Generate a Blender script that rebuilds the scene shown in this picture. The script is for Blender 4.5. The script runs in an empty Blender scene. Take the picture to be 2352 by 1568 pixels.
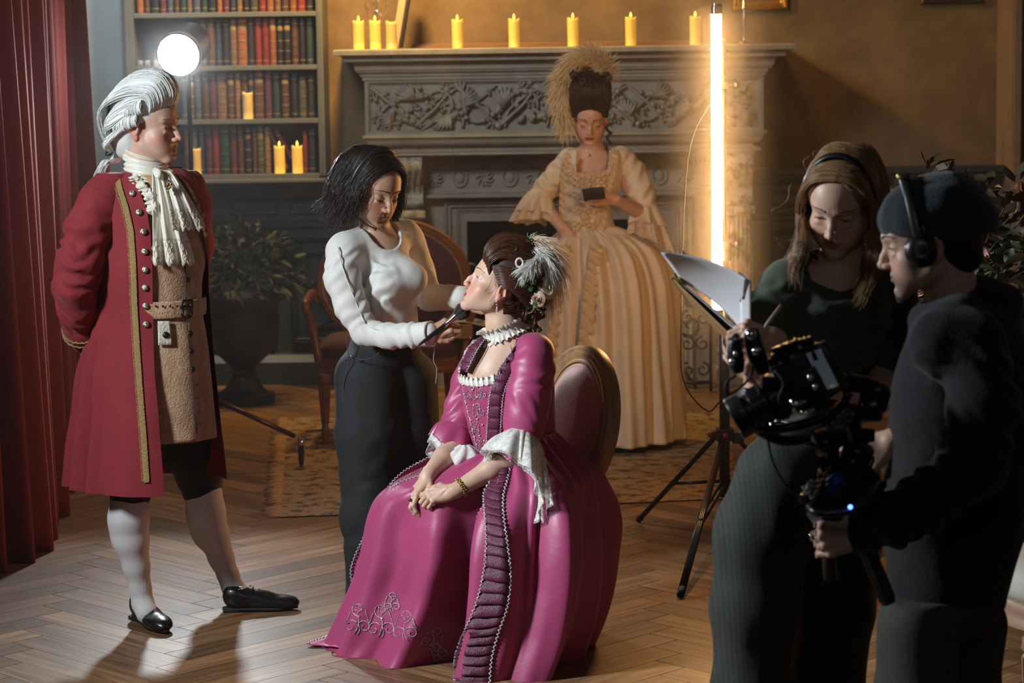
import bpy,bmesh,math,random,sys
import numpy as np
from mathutils import Vector,Matrix
random.seed(7)
SC=bpy.context.scene
COL=SC.collection
#camera
W_PX,H_PX=2352,1568
FPX=5550.0
CAM=np.array([0.0,0.0,1.97])
PITCH=math.atan((784-90)/FPX)
ROLL=math.radians(0.80)
_f=np.array([0,math.cos(PITCH),-math.sin(PITCH)])
_u0=np.array([0,math.sin(PITCH),math.cos(PITCH)])
_r0=np.array([1.0,0,0])
CR=_r0*math.cos(ROLL)-_u0*math.sin(ROLL)
CU=_r0*math.sin(ROLL)+_u0*math.cos(ROLL)
CF=_f
cd=bpy.data.cameras.new('camera')
cam=bpy.data.objects.new('camera',cd)
COL.objects.link(cam)
m=Matrix.Identity(4)
for i in range(3):
 m[i][0],m[i][1],m[i][2],m[i][3]=CR[i],CU[i],-CF[i],CAM[i]
cam.matrix_world=m
cd.sensor_width=36.0
cd.lens=FPX/W_PX*36.0
cd.clip_start,cd.clip_end=0.1,100
cd.dof.use_dof=True
cd.dof.focus_distance=8.0
cd.dof.aperture_fstop=5.0
SC.camera=cam
#view, world, lights
vs=SC.view_settings
vs.view_transform='Standard'
vs.look='None'
vs.gamma=1.0
vs.use_curve_mapping=False
vs.exposure=0.0
SC.display_settings.display_device='sRGB'
cy=SC.cycles
cy.use_denoising=True
cy.use_adaptive_sampling=True
cy.adaptive_threshold=0.04
cy.max_bounces=6
cy.diffuse_bounces=3
cy.glossy_bounces=3
cy.transmission_bounces=4
cy.transparent_max_bounces=8
cy.volume_bounces=0
cy.sample_clamp_indirect=4.0
cy.caustics_reflective=False
cy.caustics_refractive=False
wd=bpy.data.worlds.new('world')
SC.world=wd
wd.use_nodes=True
wd.node_tree.nodes['Background'].inputs[0].default_value=(0.55,0.72,1.0,1)
wd.node_tree.nodes['Background'].inputs[1].default_value=0.012
def aim(o,target):
 d=Vector(target)-o.location
 o.rotation_euler=d.to_track_quat('-Z','Y').to_euler()
def light(name,kind,loc,target,energy,color,size=0.3,size_y=None,spot=60,blend=0.5):
 ld=bpy.data.lights.new(name,kind)
 ld.energy=energy
 ld.color=color
 if kind=='AREA':
  ld.size=size
  if size_y:
   ld.shape='RECTANGLE'
   ld.size_y=size_y
 else:
  ld.shadow_soft_size=size
 if kind=='SPOT':
  ld.spot_size=math.radians(spot)
  ld.spot_blend=blend
 o=bpy.data.objects.new(name,ld)
 o.location=loc
 COL.objects.link(o)
 aim(o,target)
 return o
def P(px,py,Y):
 d=CF*FPX+(px-W_PX/2)*CR+(H_PX/2-py)*CU
 return CAM+d*(Y/d[1])
def PF(px,py,z=0.0):
 d=CF*FPX+(px-W_PX/2)*CR+(H_PX/2-py)*CU
 return CAM+d*((z-CAM[2])/d[2])
COOL=(0.86,0.95,1.0)
WARM=(1.0,0.56,0.20)
light('key_softbox','AREA',(-3.0,5.9,2.55),(0.45,7.05,1.0),66,COOL,0.40,0.5).data.spread=math.radians(98)
bl=P(411,125,11.0)
light('back_spot','SPOT',tuple(bl+np.array([0,-0.16,0])),(-1.0,6.4,0.0),160,COOL,0.09,spot=75,blend=0.4)
light('mantel_spot','AREA',(-0.75,12.9,3.35),(-0.8,14.15,2.2),90,(1.0,0.60,0.17),0.25,0.2)
light('mantel_spot','AREA',(0.95,13.3,3.25),(1.05,14.15,2.2),9,(1.0,0.56,0.17),0.25,0.2)
light('fireplace_wash','AREA',(-1.5,10.2,3.4),(0.25,13.6,1.75),12,(0.92,0.96,0.92),0.8,0.5).data.spread=math.radians(75)
light('wall_wash','AREA',(-1.95,12.7,3.3),(-2.3,13.9,1.9),9,(0.85,0.95,1.0),0.3,0.3).data.spread=math.radians(90)  # added lamp that brightens the grey wall in place of bounced light
light('room_fill','AREA',(0.6,2.0,3.2),(0.3,9.0,1.0),5,(0.9,0.95,1.0),1.4,1.0)
#object helpers
def tag(o,label=None,cat=None,group=None,kind=None):
 if label:o['label']=label
 if cat:o['category']=cat
 if group:o['group']=group
 if kind:o['kind']=kind
 return o
def empty(name,loc,label=None,cat=None,group=None):
 o=bpy.data.objects.new(name,None)
 o.empty_display_size=0.05
 o.location=tuple(loc)
 COL.objects.link(o)
 return tag(o,label,cat,group)
def link(name,me,mat=None,parent=None,smooth=True):
 """one mesh object; vertices are in world space, kept there under the parent"""
 if mat is not None:
  for mm in(mat if isinstance(mat,(list,tuple))else[mat]):
   me.materials.append(mm)
 if len(me.polygons):
  me.polygons.foreach_set('use_smooth',np.full(len(me.polygons),bool(smooth)))
 o=bpy.data.objects.new(name,me)
 COL.objects.link(o)
 if parent is not None:
  o.parent=parent
  o.matrix_parent_inverse=Matrix.Identity(4)
  q=o
  off=Vector((0,0,0))
  p=parent
  while p is not None:
   off+=p.location
   p=p.parent
  o.location=-off
 return o
def copy_tree(o,parent=None):
 c=o.copy()
 COL.objects.link(c)
 if parent is not None:
  c.parent=parent
 for ch in list(o.children):
  copy_tree(ch,c)
 return c
def np_mesh(name,V,Q,cols=None,mats=None):
 """V (n,3), Q list/array of faces (all the same length k) or a list of arrays"""
 me=bpy.data.meshes.new(name)
 V=np.asarray(V,dtype=np.float32)
 groups=Q if isinstance(Q,list)and len(Q)and isinstance(Q[0],np.ndarray)and Q[0].ndim==2 else[np.asarray(Q,dtype=np.int32)]
 groups=[g for g in groups if len(g)]
 me.vertices.add(len(V))
 me.vertices.foreach_set('co',V.ravel())
 nl=sum(g.size for g in groups)
 nf=sum(len(g)for g in groups)
 me.loops.add(nl)
 me.loops.foreach_set('vertex_index',np.concatenate([g.ravel()for g in groups]).astype(np.int32))
 starts,tot=[],0
 for g in groups:
  starts.append(tot+np.arange(len(g))*g.shape[1])
  tot+=g.size
 me.polygons.add(nf)
 me.polygons.foreach_set('loop_start',np.concatenate(starts).astype(np.int32))
 me.update(calc_edges=True)
 if cols is not None:
  ca=me.color_attributes.new('col','FLOAT_COLOR','POINT')
  c4=np.ones((len(V),4),dtype=np.float32)
  c4[:,:3]=cols
  ca.data.foreach_set('color',c4.ravel())
 if mats is not None:
  me.polygons.foreach_set('material_index',np.asarray(mats,dtype=np.int32))
 return me
class MB:
 """collects shapes into ONE mesh"""
 def __init__(self):
  self.V,self.F,self.C,self.n=[],{},[],0
  self.col=(1,1,1)
 def raw(self,V,F):
  V=np.asarray(V,dtype=float).reshape(-1,3)
  F=np.asarray(F,dtype=np.int64)
  self.V.append(V)
  self.C.append(np.tile(np.array(self.col,dtype=float),(len(V),1)))
  self.F.setdefault(F.shape[1],[]).append(F+self.n)
  self.n+=len(V)
  return self
 def raw2(self,V,FQ,FT):
  V=np.asarray(V,dtype=float).reshape(-1,3)
  self.V.append(V)
  self.C.append(np.tile(np.array(self.col,dtype=float),(len(V),1)))
  for F in(FQ,FT):
   F=np.asarray(F,dtype=np.int64)
   if F.size:
    self.F.setdefault(F.shape[1],[]).append(F+self.n)
  self.n+=len(V)
  return self
 def box(self,lo,hi,M=None,ch=0.0):
  lo,hi=np.array(lo,float),np.array(hi,float)
  if ch>0:
   c=min(ch,0.49*float(np.min(np.abs(hi-lo))))
   bm=bmesh.new()
   bmesh.ops.create_cube(bm,size=1.0)
   for v in bm.verts:
    v.co=Vector(((lo+hi)/2+np.array(v.co)*(hi-lo)).tolist())
   bmesh.ops.bevel(bm,geom=list(bm.edges),offset=c,segments=2,affect='EDGES',profile=0.6)
   self.bm(bm,M)
   return self
  x0,y0,z0=lo
  x1,y1,z1=hi
  V=np.array([[x0,y0,z0],[x1,y0,z0],[x1,y1,z0],[x0,y1,z0],[x0,y0,z1],[x1,y0,z1],[x1,y1,z1],[x0,y1,z1]])
  if M is not None:
   V=xf(M,V)
  return self.raw(V,[[0,3,2,1],[4,5,6,7],[0,1,5,4],[1,2,6,5],[2,3,7,6],[3,0,4,7]])
 def bm(self,bm,M=None):
  bm.verts.ensure_lookup_table()
  V=np.array([v.co[:]for v in bm.verts])
  if M is not None:
   V=xf(M,V)
  by={}
  for f in bm.faces:
   by.setdefault(len(f.verts),[]).append([v.index for v in f.verts])
  bm.verts.index_update()
  self.V.append(V)
  self.C.append(np.tile(np.array(self.col,dtype=float),(len(V),1)))
  for k,F in by.items():
   self.F.setdefault(k,[]).append(np.array(F,dtype=np.int64)+self.n)
  self.n+=len(V)
  bm.free()
  return self
 def rings(self,R,closed=True,cap=True,loop=False):
  """R: (m, n, 3) rings lofted"""
  R=np.asarray(R,dtype=float)
  m_,n_=R.shape[:2]
  idx=np.arange(m_*n_).reshape(m_,n_)
  if loop:
   idx=np.vstack([idx,idx[:1]])
  if closed:
   idx=np.hstack([idx,idx[:,:1]])
  a,b,c,d=idx[:-1,:-1],idx[:-1,1:],idx[1:,1:],idx[1:,:-1]
  Q=np.stack([a,b,c,d],-1).reshape(-1,4)
  V=R.reshape(-1,3)
  T=[]
  if cap and closed and not loop:
   c0,c1=len(V),len(V)+1
   V=np.vstack([V,R[0].mean(0),R[-1].mean(0)])
   i0,i1=idx[0],idx[-1]
   for k in range(n_):
    T.append([i0[k+1],i0[k],c0])
    T.append([i1[k],i1[k+1],c1])
  return self.raw2(V,Q,T if T else np.zeros((0,3),int))
 def tube(self,pts,r,n=8,cap=True,flat=1.0,up=None,loop=False):
  """r: number, list or (k,2)"""
  P_=np.asarray(pts,dtype=float)
  k=len(P_)
  r=np.asarray(r,dtype=float)
  if r.ndim==0:r=np.full(k,float(r))
  if loop:
   T_=np.roll(P_,-1,0)-np.roll(P_,1,0)
  else:
   T_=np.gradient(P_,axis=0)
  T_/=np.linalg.norm(T_,axis=1)[:,None]+1e-12
  u=np.array(up,float)if up is not None else(np.array([0,0,1.0])if abs(T_[0][2])<0.9 else np.array([1.0,0,0]))
  a=np.linspace(0,2*math.pi,n,endpoint=False)
  R=np.empty((k,n,3))
  for i in range(k):
   t=T_[i]
   u=u-t*np.dot(u,t)
   u/=np.linalg.norm(u)+1e-12
   v=np.cross(t,u)
   R[i]=P_[i]+r[i]*(np.cos(a)[:,None]*v+np.sin(a)[:,None]*u*flat)
   if up is not None:u=np.array(up,float)
  return self.rings(R,True,cap,loop)
 def lathe(self,prof,c=(0,0,0),n=24,M=None,cap=True):
  prof=np.asarray(prof,float)
  a=np.linspace(0,2*math.pi,n,endpoint=False)
  R=np.empty((len(prof),n,3))
  R[:,:,0]=prof[:,0][:,None]*np.cos(a)
  R[:,:,1]=prof[:,0][:,None]*np.sin(a)
  R[:,:,2]=prof[:,1][:,None]
  if M is not None:
   R=xf(M,R.reshape(-1,3)).reshape(R.shape)
  return self.rings(R+np.array(c,float),True,cap)
 def ball(self,c,r,n=10,m_=6,M=None):
  r=np.ones(3)*r if np.ndim(r)==0 else np.array(r,float)
  th=np.linspace(0,math.pi,m_+1)[1:-1]
  a=np.linspace(0,2*math.pi,n,endpoint=False)
  R=np.stack([np.outer(np.sin(th),np.cos(a)),np.outer(np.sin(th),np.sin(a)),np.outer(np.cos(th),np.ones(n))],-1)
  pol=np.array([[0,0,1.0],[0,0,-1.0]])
  V=np.vstack([R.reshape(-1,3),pol])*r
  if M is not None:V=V@np.asarray(M)[:3,:3].T
  V=V+np.array(c,float)
  mm=m_-1
  idx=np.arange(mm*n).reshape(mm,n)
  idx=np.hstack([idx,idx[:,:1]])
  Q=np.stack([idx[:-1,:-1],idx[1:,:-1],idx[1:,1:],idx[:-1,1:]],-1).reshape(-1,4)
  T=[[mm*n,idx[0,k],idx[0,k+1]]for k in range(n)]+[[mm*n+1,idx[-1,k+1],idx[-1,k]]for k in range(n)]
  return self.raw2(V,Q,T)
 def sheet(self,G,thick=0.0):
  """G (m,n,3) open grid; thick gives it two faces"""
  G=np.asarray(G,float)
  m_,n_=G.shape[:2]
  idx=np.arange(m_*n_).reshape(m_,n_)
  Q=np.stack([idx[:-1,:-1],idx[:-1,1:],idx[1:,1:],idx[1:,:-1]],-1).reshape(-1,4)
  if thick<=0:
   return self.raw(G.reshape(-1,3),Q)
  du=np.gradient(G,axis=0)
  dv=np.gradient(G,axis=1)
  N=np.cross(du,dv)
  N/=np.linalg.norm(N,axis=2)[:,:,None]+1e-12
  B=G+N*thick
  V=np.vstack([G.reshape(-1,3),B.reshape(-1,3)])
  o=m_*n_
  Q2=Q[:,::-1]+o
  rim=[]
  bd=list(idx[0,:])+list(idx[1:,-1])+list(idx[-1,::-1][1:])+list(idx[::-1,0][1:])
  for a_,b_ in zip(bd[:-1],bd[1:]):
   rim.append([b_,a_,a_+o,b_+o])
  return self.raw(V,np.vstack([Q,Q2,np.array(rim)]))
 def poly(self,pts,M,t):
  """extruded polygon: pts (n,2) in local xy, thickness t in z"""
  n=len(pts)
  V=np.array([[p[0],p[1],0]for p in pts]+[[p[0],p[1],t]for p in pts],float)
  V=xf(M,V)if M is not None else V
  self.V.append(V)
  self.C.append(np.tile(np.array(self.col,dtype=float),(len(V),1)))
  self.F.setdefault(n,[]).append(np.array([list(range(n))[::-1],[n+i for i in range(n)]])+self.n)
  self.F.setdefault(4,[]).append(np.array([[i,(i+1)%n,n+(i+1)%n,n+i]for i in range(n)])+self.n)
  self.n+=len(V)
  return self
 def build(self,name,mat,parent=None,smooth=True,colors=False,auto=None):
  V=np.vstack(self.V)
  F=[np.vstack(f)for f in self.F.values()]
  if mat is not None and not isinstance(mat,(list,tuple))and any(n_.type=='ATTRIBUTE' for n_ in mat.node_tree.nodes):
   colors=True
  me=np_mesh(name,V,F,np.vstack(self.C)if colors else None)
  o=link(name,me,mat,parent,smooth)
  if auto is not None and smooth:
   me.set_sharp_from_angle(angle=math.radians(auto))
  return o
def xf(M,V):
 M=np.asarray(M,float)
 return np.asarray(V,float)@M[:3,:3].T+M[:3,3]
def rotz(a,loc=(0,0,0)):
 c,s=math.cos(a),math.sin(a)
 return np.array([[c,-s,0,loc[0]],[s,c,0,loc[1]],[0,0,1,loc[2]],[0,0,0,1.0]])
def frame(x,y,z,o=(0,0,0)):
 M=np.eye(4)
 M[:3,0],M[:3,1],M[:3,2],M[:3,3]=x,y,z,o
 return M
def unit(v):
 v=np.asarray(v,float)
 return v/(np.linalg.norm(v)+1e-12)
def look(fwd,up=(0,0,1),o=(0,0,0),s=1.0):
 """local y = fwd, local z ~ up"""
 y=unit(fwd)
 z=np.asarray(up,float)
 z=unit(z-y*np.dot(z,y))
 x=np.cross(y,z)
 M=frame(x*s,y*s,z*s,o)
 return M
def spline(pts,n=24,closed=False):
 """Catmull-Rom through pts (any dimension)"""
 p=np.asarray(pts,float)
 if closed:
  q=np.vstack([p[-1],p,p[0],p[1]])
 else:
  q=np.vstack([2*p[0]-p[1],p,2*p[-1]-p[-2]])
 k=len(q)-3
 t=np.linspace(0,k,n,endpoint=not closed)
 i=np.minimum(t.astype(int),k-1)
 u=(t-i)[:,None]
 a,b,c,d=q[i],q[i+1],q[i+2],q[i+3]
 return 0.5*(2*b+(c-a)*u+(2*a-5*b+4*c-d)*u**2+(3*b-a-3*c+d)*u**3)
def sstep(a,b,x):
 t=np.clip((x-a)/(b-a),0,1)
 return t*t*(3-2*t)
#smooth value noise
_rng=np.random.RandomState(3)
_lat=_rng.rand(32,32,32).astype(np.float32)
def noise3(X,Y,Z):
 X,Y,Z=np.broadcast_arrays(X,Y,Z)
 xi,yi,zi=np.floor(X).astype(int),np.floor(Y).astype(int),np.floor(Z).astype(int)
 fx,fy,fz=X-xi,Y-yi,Z-zi
 fx,fy,fz=[f*f*(3-2*f)for f in(fx,fy,fz)]
 r=0
 for a in(0,1):
  wx=fx if a else 1-fx
  for b in(0,1):
   wy=fy if b else 1-fy
   for c in(0,1):
    wz=fz if c else 1-fz
    r=r+wx*wy*wz*_lat[(xi+a)&31,(yi+b)&31,(zi+c)&31]
 return r*2-1
#distance-field modelling
class Field:
 def __init__(self,lo,hi,h,fine=None,hf=None):
  """fine: list of (lo, hi) boxes where the spacing is hf"""
  ax=[]
  for k in range(3):
   g=[lo[k]]
   while g[-1]<hi[k]:
    s=h
    if fine:
     for fl,fh in fine:
      if fl[k]-h<=g[-1]<=fh[k]:
       s=hf
    g.append(g[-1]+s)
   ax.append(np.array(g,dtype=np.float32))
  self.ax=ax
  self.D=np.full([len(a)for a in ax],1.0,dtype=np.float32)
  self.h=h
 def _sl(self,lo,hi):
  s=[]
  for k in range(3):
   a=int(np.searchsorted(self.ax[k],lo[k]))-1
   b=int(np.searchsorted(self.ax[k],hi[k]))+1
   s.append(slice(max(a,0),max(min(b,len(self.ax[k])),0)))
  return tuple(s)
 def _g(self,sl):
  return(self.ax[0][sl[0]][:,None,None],self.ax[1][sl[1]][None,:,None],self.ax[2][sl[2]][None,None,:])
 def _mix(self,sl,d,k,op):
  A=self.D[sl]
  if A.size==0:return
  d=np.asarray(d,dtype=np.float32)
  if op=='sub':
   B=-d
   if k>0:
    hh=np.clip(0.5-0.5*(A-B)/k,0,1)
    self.D[sl]=A*(1-hh)+B*hh+k*hh*(1-hh)
   else:
    self.D[sl]=np.maximum(A,B)
  else:
   if k>0:
    hh=np.clip(0.5+0.5*(A-d)/k,0,1)
    self.D[sl]=A*(1-hh)+d*hh-k*hh*(1-hh)
   else:
    self.D[sl]=np.minimum(A,d)
 def cone(self,a,b,ra,rb=None,k=0.01,op='add'):
  a,b=np.array(a,float),np.array(b,float)
  rb=ra if rb is None else rb
  m_=max(ra,rb)+k+2.5*self.h
  sl=self._sl(np.minimum(a,b)-m_,np.maximum(a,b)+m_)
  X,Y,Z=self._g(sl)
  ba=b-a
  L=float(np.dot(ba,ba))+1e-12
  t=np.clip(((X-a[0])*ba[0]+(Y-a[1])*ba[1]+(Z-a[2])*ba[2])/L,0,1)
  d=np.sqrt((X-a[0]-ba[0]*t)**2+(Y-a[1]-ba[1]*t)**2+(Z-a[2]-ba[2]*t)**2)-(ra+(rb-ra)*t)
  self._mix(sl,d,k,op)
  return self
 def chain(self,pts,rs,k=0.01,op='add'):
  rs=[rs]*len(pts)if np.ndim(rs)==0 else rs
  for i in range(len(pts)-1):
   self.cone(pts[i],pts[i+1],rs[i],rs[i+1],k,op)
  return self
 def ell(self,c,r,R=None,k=0.01,op='add'):
  """ellipsoid; R: 3x3 whose columns are the axes"""
  c=np.array(c,float)
  r=np.ones(3)*r if np.ndim(r)==0 else np.array(r,float)
  R=np.eye(3)if R is None else np.asarray(R,float)[:3,:3]
  s=np.linalg.norm(R,axis=0)
  R=R/s
  r=r*s
  ext=np.sqrt(((R*r)**2).sum(1))+k+2.5*self.h
  sl=self._sl(c-ext,c+ext)
  X,Y,Z=self._g(sl)
  x,y,z=X-c[0],Y-c[1],Z-c[2]
  q=[(x*R[0,i]+y*R[1,i]+z*R[2,i])/r[i]for i in range(3)]
  k0=np.sqrt(q[0]**2+q[1]**2+q[2]**2)
  k1=np.sqrt((q[0]/r[0])**2+(q[1]/r[1])**2+(q[2]/r[2])**2)+1e-9
  self._mix(sl,k0*(k0-1)/k1,k,op)
  return self
 def func(self,lo,hi,fn,k=0.0,op='add'):
  sl=self._sl(lo,hi)
  X,Y,Z=self._g(sl)
  d=fn(X,Y,Z)
  self._mix(sl,np.broadcast_to(d,self.D[sl].shape),k,op)
  return self
 def warp(self,lo,hi,fn):
  """D += fn(X, Y, Z) inside the box"""
  sl=self._sl(lo,hi)
  X,Y,Z=self._g(sl)
  self.D[sl]=self.D[sl]+fn(X,Y,Z,self.D[sl]).astype(np.float32)
  return self
 def band(self,t):
  """turn the solid into a shell from -t to 0"""
  self.D=np.maximum(self.D,-(self.D+t))
  return self
 def mesh(self,smooth=1):
  D=self.D
  D[0],D[-1],D[:,0],D[:,-1],D[:,:,0],D[:,:,-1]=1,1,1,1,1,1
  S=D<0
  c=S[:-1,:-1,:-1].astype(np.int8)
  for dx,dy,dz in((1,0,0),(0,1,0),(0,0,1),(1,1,0),(1,0,1),(0,1,1),(1,1,1)):
   c=c+S[dx:S.shape[0]-1+dx,dy:S.shape[1]-1+dy,dz:S.shape[2]-1+dz]
  I=np.argwhere((c>0)&(c<8))
  idx=np.full(c.shape,-1,dtype=np.int32)
  idx[I[:,0],I[:,1],I[:,2]]=np.arange(len(I))
  corner={}
  for dx in(0,1):
   for dy in(0,1):
    for dz in(0,1):
     corner[dx,dy,dz]=D[I[:,0]+dx,I[:,1]+dy,I[:,2]+dz]
  acc=np.zeros((len(I),3))
  cnt=np.zeros(len(I))
  for(p,q)in[((0,0,0),(1,0,0)),((0,1,0),(1,1,0)),((0,0,1),(1,0,1)),((0,1,1),(1,1,1)),((0,0,0),(0,1,0)),((1,0,0),(1,1,0)),((0,0,1),(0,1,1)),((1,0,1),(1,1,1)),((0,0,0),(0,0,1)),((1,0,0),(1,0,1)),((0,1,0),(0,1,1)),((1,1,0),(1,1,1))]:
   a,b=corner[p],corner[q]
   mk=(a<0)!=(b<0)
   t=np.where(mk,a/np.where(mk,a-b,1),0)
   pp=np.array(p)[None,:]+t[:,None]*(np.array(q)-np.array(p))[None,:]
   acc+=np.where(mk[:,None],pp,0)
   cnt+=mk
  loc=acc/cnt[:,None]
  V=np.empty((len(I),3))
  for k in range(3):
   g=self.ax[k]
   V[:,k]=g[I[:,k]]+loc[:,k]*(g[I[:,k]+1]-g[I[:,k]])
  Q=[]
  for axis in range(3):
   a=np.take(S,range(S.shape[axis]-1),axis)
   b=np.take(S,range(1,S.shape[axis]),axis)
   E=np.argwhere(a!=b)
   o=[(0,0),(0,0),(0,0)]
   u,v=[k for k in range(3)if k!=axis]
   ok=(E[:,u]>0)&(E[:,v]>0)&(E[:,u]<c.shape[u])&(E[:,v]<c.shape[v])
   E=E[ok]
   inside=a[E[:,0],E[:,1],E[:,2]]
   qs=[]
   for du,dv in((1,1),(0,1),(0,0),(1,0)):
    e=E.copy()
    e[:,u]-=du
    e[:,v]-=dv
    qs.append(idx[e[:,0],e[:,1],e[:,2]])
   q=np.stack(qs,1)
   flip=inside if axis!=1 else~inside
   q[~flip]=q[~flip][:,::-1]
   Q.append(q)
  Q=np.vstack(Q)
  Q=Q[(Q>=0).all(1)]
  for _ in range(smooth):
   E=np.vstack([Q[:,[0,1]],Q[:,[1,2]],Q[:,[2,3]],Q[:,[3,0]]])
   n=np.bincount(E.ravel(),minlength=len(V))+1e-9
   A=np.stack([np.bincount(E[:,0],V[E[:,1],k],len(V))+np.bincount(E[:,1],V[E[:,0],k],len(V))for k in range(3)],1)/n[:,None]
   V=V*0.5+A*0.5
  self.D=None
  return V,Q
def field_obj(F,name,mat,parent,smooth=1,paint=None):
 V,Q=F.mesh(smooth)
 cols=paint(V)if paint else None
 return link(name,np_mesh(name,V,Q,cols),mat,parent)
#materials
def srgb(r,g,b):
 f=lambda c:((c/255+0.055)/1.055)**2.4 if c/255>0.04045 else c/255/12.92
 return(f(r),f(g),f(b))
def mat(name,color=(0.5,0.5,0.5),rough=0.6,metal=0.0,bump=0.0,bscale=40,bdetail=3,stretch=None,vary=0.0,vscale=3.0,color2=None,attr=False,sheen=0.0,emit=None,estr=1.0,spec=None,trans=0.0,sss=0.0,coat=0.0,sheen_tint=None,alpha=None,vstretch=None,weave=0.0,wscale=700,vlo=0.35,vhi=0.65,rvary=0.0,thin=False):
 m_=bpy.data.materials.new(name)
 m_.use_nodes=True
 nt=m_.node_tree
 b=nt.nodes['Principled BSDF']
 N,L=nt.nodes.new,nt.links.new
 b.inputs['Base Color'].default_value=(*color,1)
 b.inputs['Roughness'].default_value=rough
 b.inputs['Metallic'].default_value=metal
 if spec is not None:b.inputs['Specular IOR Level'].default_value=spec
 if sheen:b.inputs['Sheen Weight'].default_value=sheen
 if sheen_tint:b.inputs['Sheen Tint'].default_value=(*sheen_tint,1)
 if trans:b.inputs['Transmission Weight'].default_value=trans
 if coat:b.inputs['Coat Weight'].default_value=coat
 if sss:
  b.inputs['Subsurface Weight'].default_value=sss
  b.inputs['Subsurface Radius'].default_value=(1.0,0.35,0.2)
  b.inputs['Subsurface Scale'].default_value=0.006
 if emit is not None:
  b.inputs['Emission Color'].default_value=(*emit,1)
  b.inputs['Emission Strength'].default_value=estr
 if alpha is not None:b.inputs['Alpha'].default_value=alpha
 tc=N('ShaderNodeTexCoord')
 def mapped(st):
  mp=N('ShaderNodeMapping')
  L(tc.outputs['Object'],mp.inputs['Vector'])
  if st is not None:mp.inputs['Scale'].default_value=st
  return mp.outputs['Vector']
 base=None
 if attr:
  at=N('ShaderNodeAttribute')
  at.attribute_name='col'
  base=at.outputs['Color']
 if vary or color2 is not None:
  nz=N('ShaderNodeTexNoise')
  nz.inputs['Scale'].default_value=vscale
  nz.inputs['Detail'].default_value=5
  nz.inputs['Roughness'].default_value=0.65
  L(mapped(vstretch),nz.inputs['Vector'])
  cr=N('ShaderNodeMapRange')
  cr.inputs['From Min'].default_value=vlo
  cr.inputs['From Max'].default_value=vhi
  L(nz.outputs['Fac'],cr.inputs['Value'])
  mx=N('ShaderNodeMix')
  mx.data_type='RGBA'
  if color2 is not None:
   L(cr.outputs['Result'],mx.inputs['Factor'])
   if base is not None:
    L(base,mx.inputs['A'])
   else:
    mx.inputs['A'].default_value=(*color,1)
   mx.inputs['B'].default_value=(*color2,1)
  else:
   mx.blend_type='MULTIPLY'
   mx.inputs['Factor'].default_value=vary
   if base is not None:
    L(base,mx.inputs['A'])
   else:
    mx.inputs['A'].default_value=(*color,1)
   L(cr.outputs['Result'],mx.inputs['B'])
  base=mx.outputs['Result']
 if base is not None:L(base,b.inputs['Base Color'])
 nrm=None
 if bump:
  nz=N('ShaderNodeTexNoise')
  nz.inputs['Scale'].default_value=bscale
  nz.inputs['Detail'].default_value=bdetail
  L(mapped(stretch),nz.inputs['Vector'])
  bp=N('ShaderNodeBump')
  bp.inputs['Strength'].default_value=min(bump,1.0)
  bp.inputs['Distance'].default_value=0.01*max(1.0,bump)
  L(nz.outputs['Fac'],bp.inputs['Height'])
  nrm=bp.outputs['Normal']
  if rvary:
   mr=N('ShaderNodeMapRange')
   mr.inputs['To Min'].default_value=max(rough-rvary,0.02)
   mr.inputs['To Max'].default_value=min(rough+rvary,1)
   L(nz.outputs['Fac'],mr.inputs['Value'])
   L(mr.outputs['Result'],b.inputs['Roughness'])
 if weave:
  wv=N('ShaderNodeTexNoise')
  wv.inputs['Scale'].default_value=wscale
  L(mapped(None),wv.inputs['Vector'])
  bp=N('ShaderNodeBump')
  bp.inputs['Strength'].default_value=weave
  bp.inputs['Distance'].default_value=0.001
  L(wv.outputs['Fac'],bp.inputs['Height'])
  if nrm is not None:L(nrm,bp.inputs['Normal'])
  nrm=bp.outputs['Normal']
 if nrm is not None:L(nrm,b.inputs['Normal'])
 return m_
#MATERIALS (shared)
M={}
M['plaster']=mat('plaster',(0.25,0.165,0.085),0.85,bump=0.25,bscale=14,bdetail=6,color2=(0.12,0.078,0.042),vscale=1.6)
M['grey_paint']=mat('grey_paint',(0.24,0.27,0.275),0.6,bump=0.05,bscale=60,vary=0.15)
M['shelf_paint']=mat('shelf_paint',(0.125,0.125,0.11),0.5,bump=0.06,bscale=60,vary=0.15)
M['dark_paint']=mat('dark_paint',(0.036,0.052,0.060),0.42,bump=0.05,bscale=50,vary=0.2)
M['stone']=mat('stone',(0.31,0.285,0.24),0.7,bump=0.12,bscale=70,color2=(0.23,0.21,0.175),vscale=9)
M['marble']=mat('marble',(0.36,0.33,0.27),0.45,bump=0.08,bscale=50,color2=(0.10,0.092,0.08),vscale=16,vlo=0.45,vhi=0.62)
M['soot']=mat('soot',(0.008,0.007,0.007),0.9)
M['iron']=mat('iron',(0.02,0.02,0.022),0.45,metal=0.6)
M['wax']=mat('wax',(0.70,0.50,0.17),0.5,sss=0.4)
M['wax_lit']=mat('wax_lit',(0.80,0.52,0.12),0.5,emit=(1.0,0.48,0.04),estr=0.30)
M['flame']=mat('flame',(1,0.7,0.2),0.5,emit=(1.0,0.62,0.07),estr=3.0)
M['chrome']=mat('chrome',(0.75,0.75,0.75),0.12,metal=1.0)
M['brass']=mat('brass',(0.62,0.42,0.16),0.28,metal=1.0)
M['gold']=mat('gold',(0.72,0.47,0.14),0.35,metal=1.0,bump=0.4,bscale=60)
M['black_plastic']=mat('black_plastic',(0.012,0.012,0.013),0.35)
M['black_metal']=mat('black_metal',(0.012,0.012,0.014),0.28,metal=0.3)
M['rubber']=mat('rubber',(0.01,0.01,0.01),0.7)
M['velvet_red']=mat('velvet_red',(0.17,0.008,0.005),0.85,sheen=0.2,sheen_tint=(1,0.25,0.2),bump=0.05,bscale=120)
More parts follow.
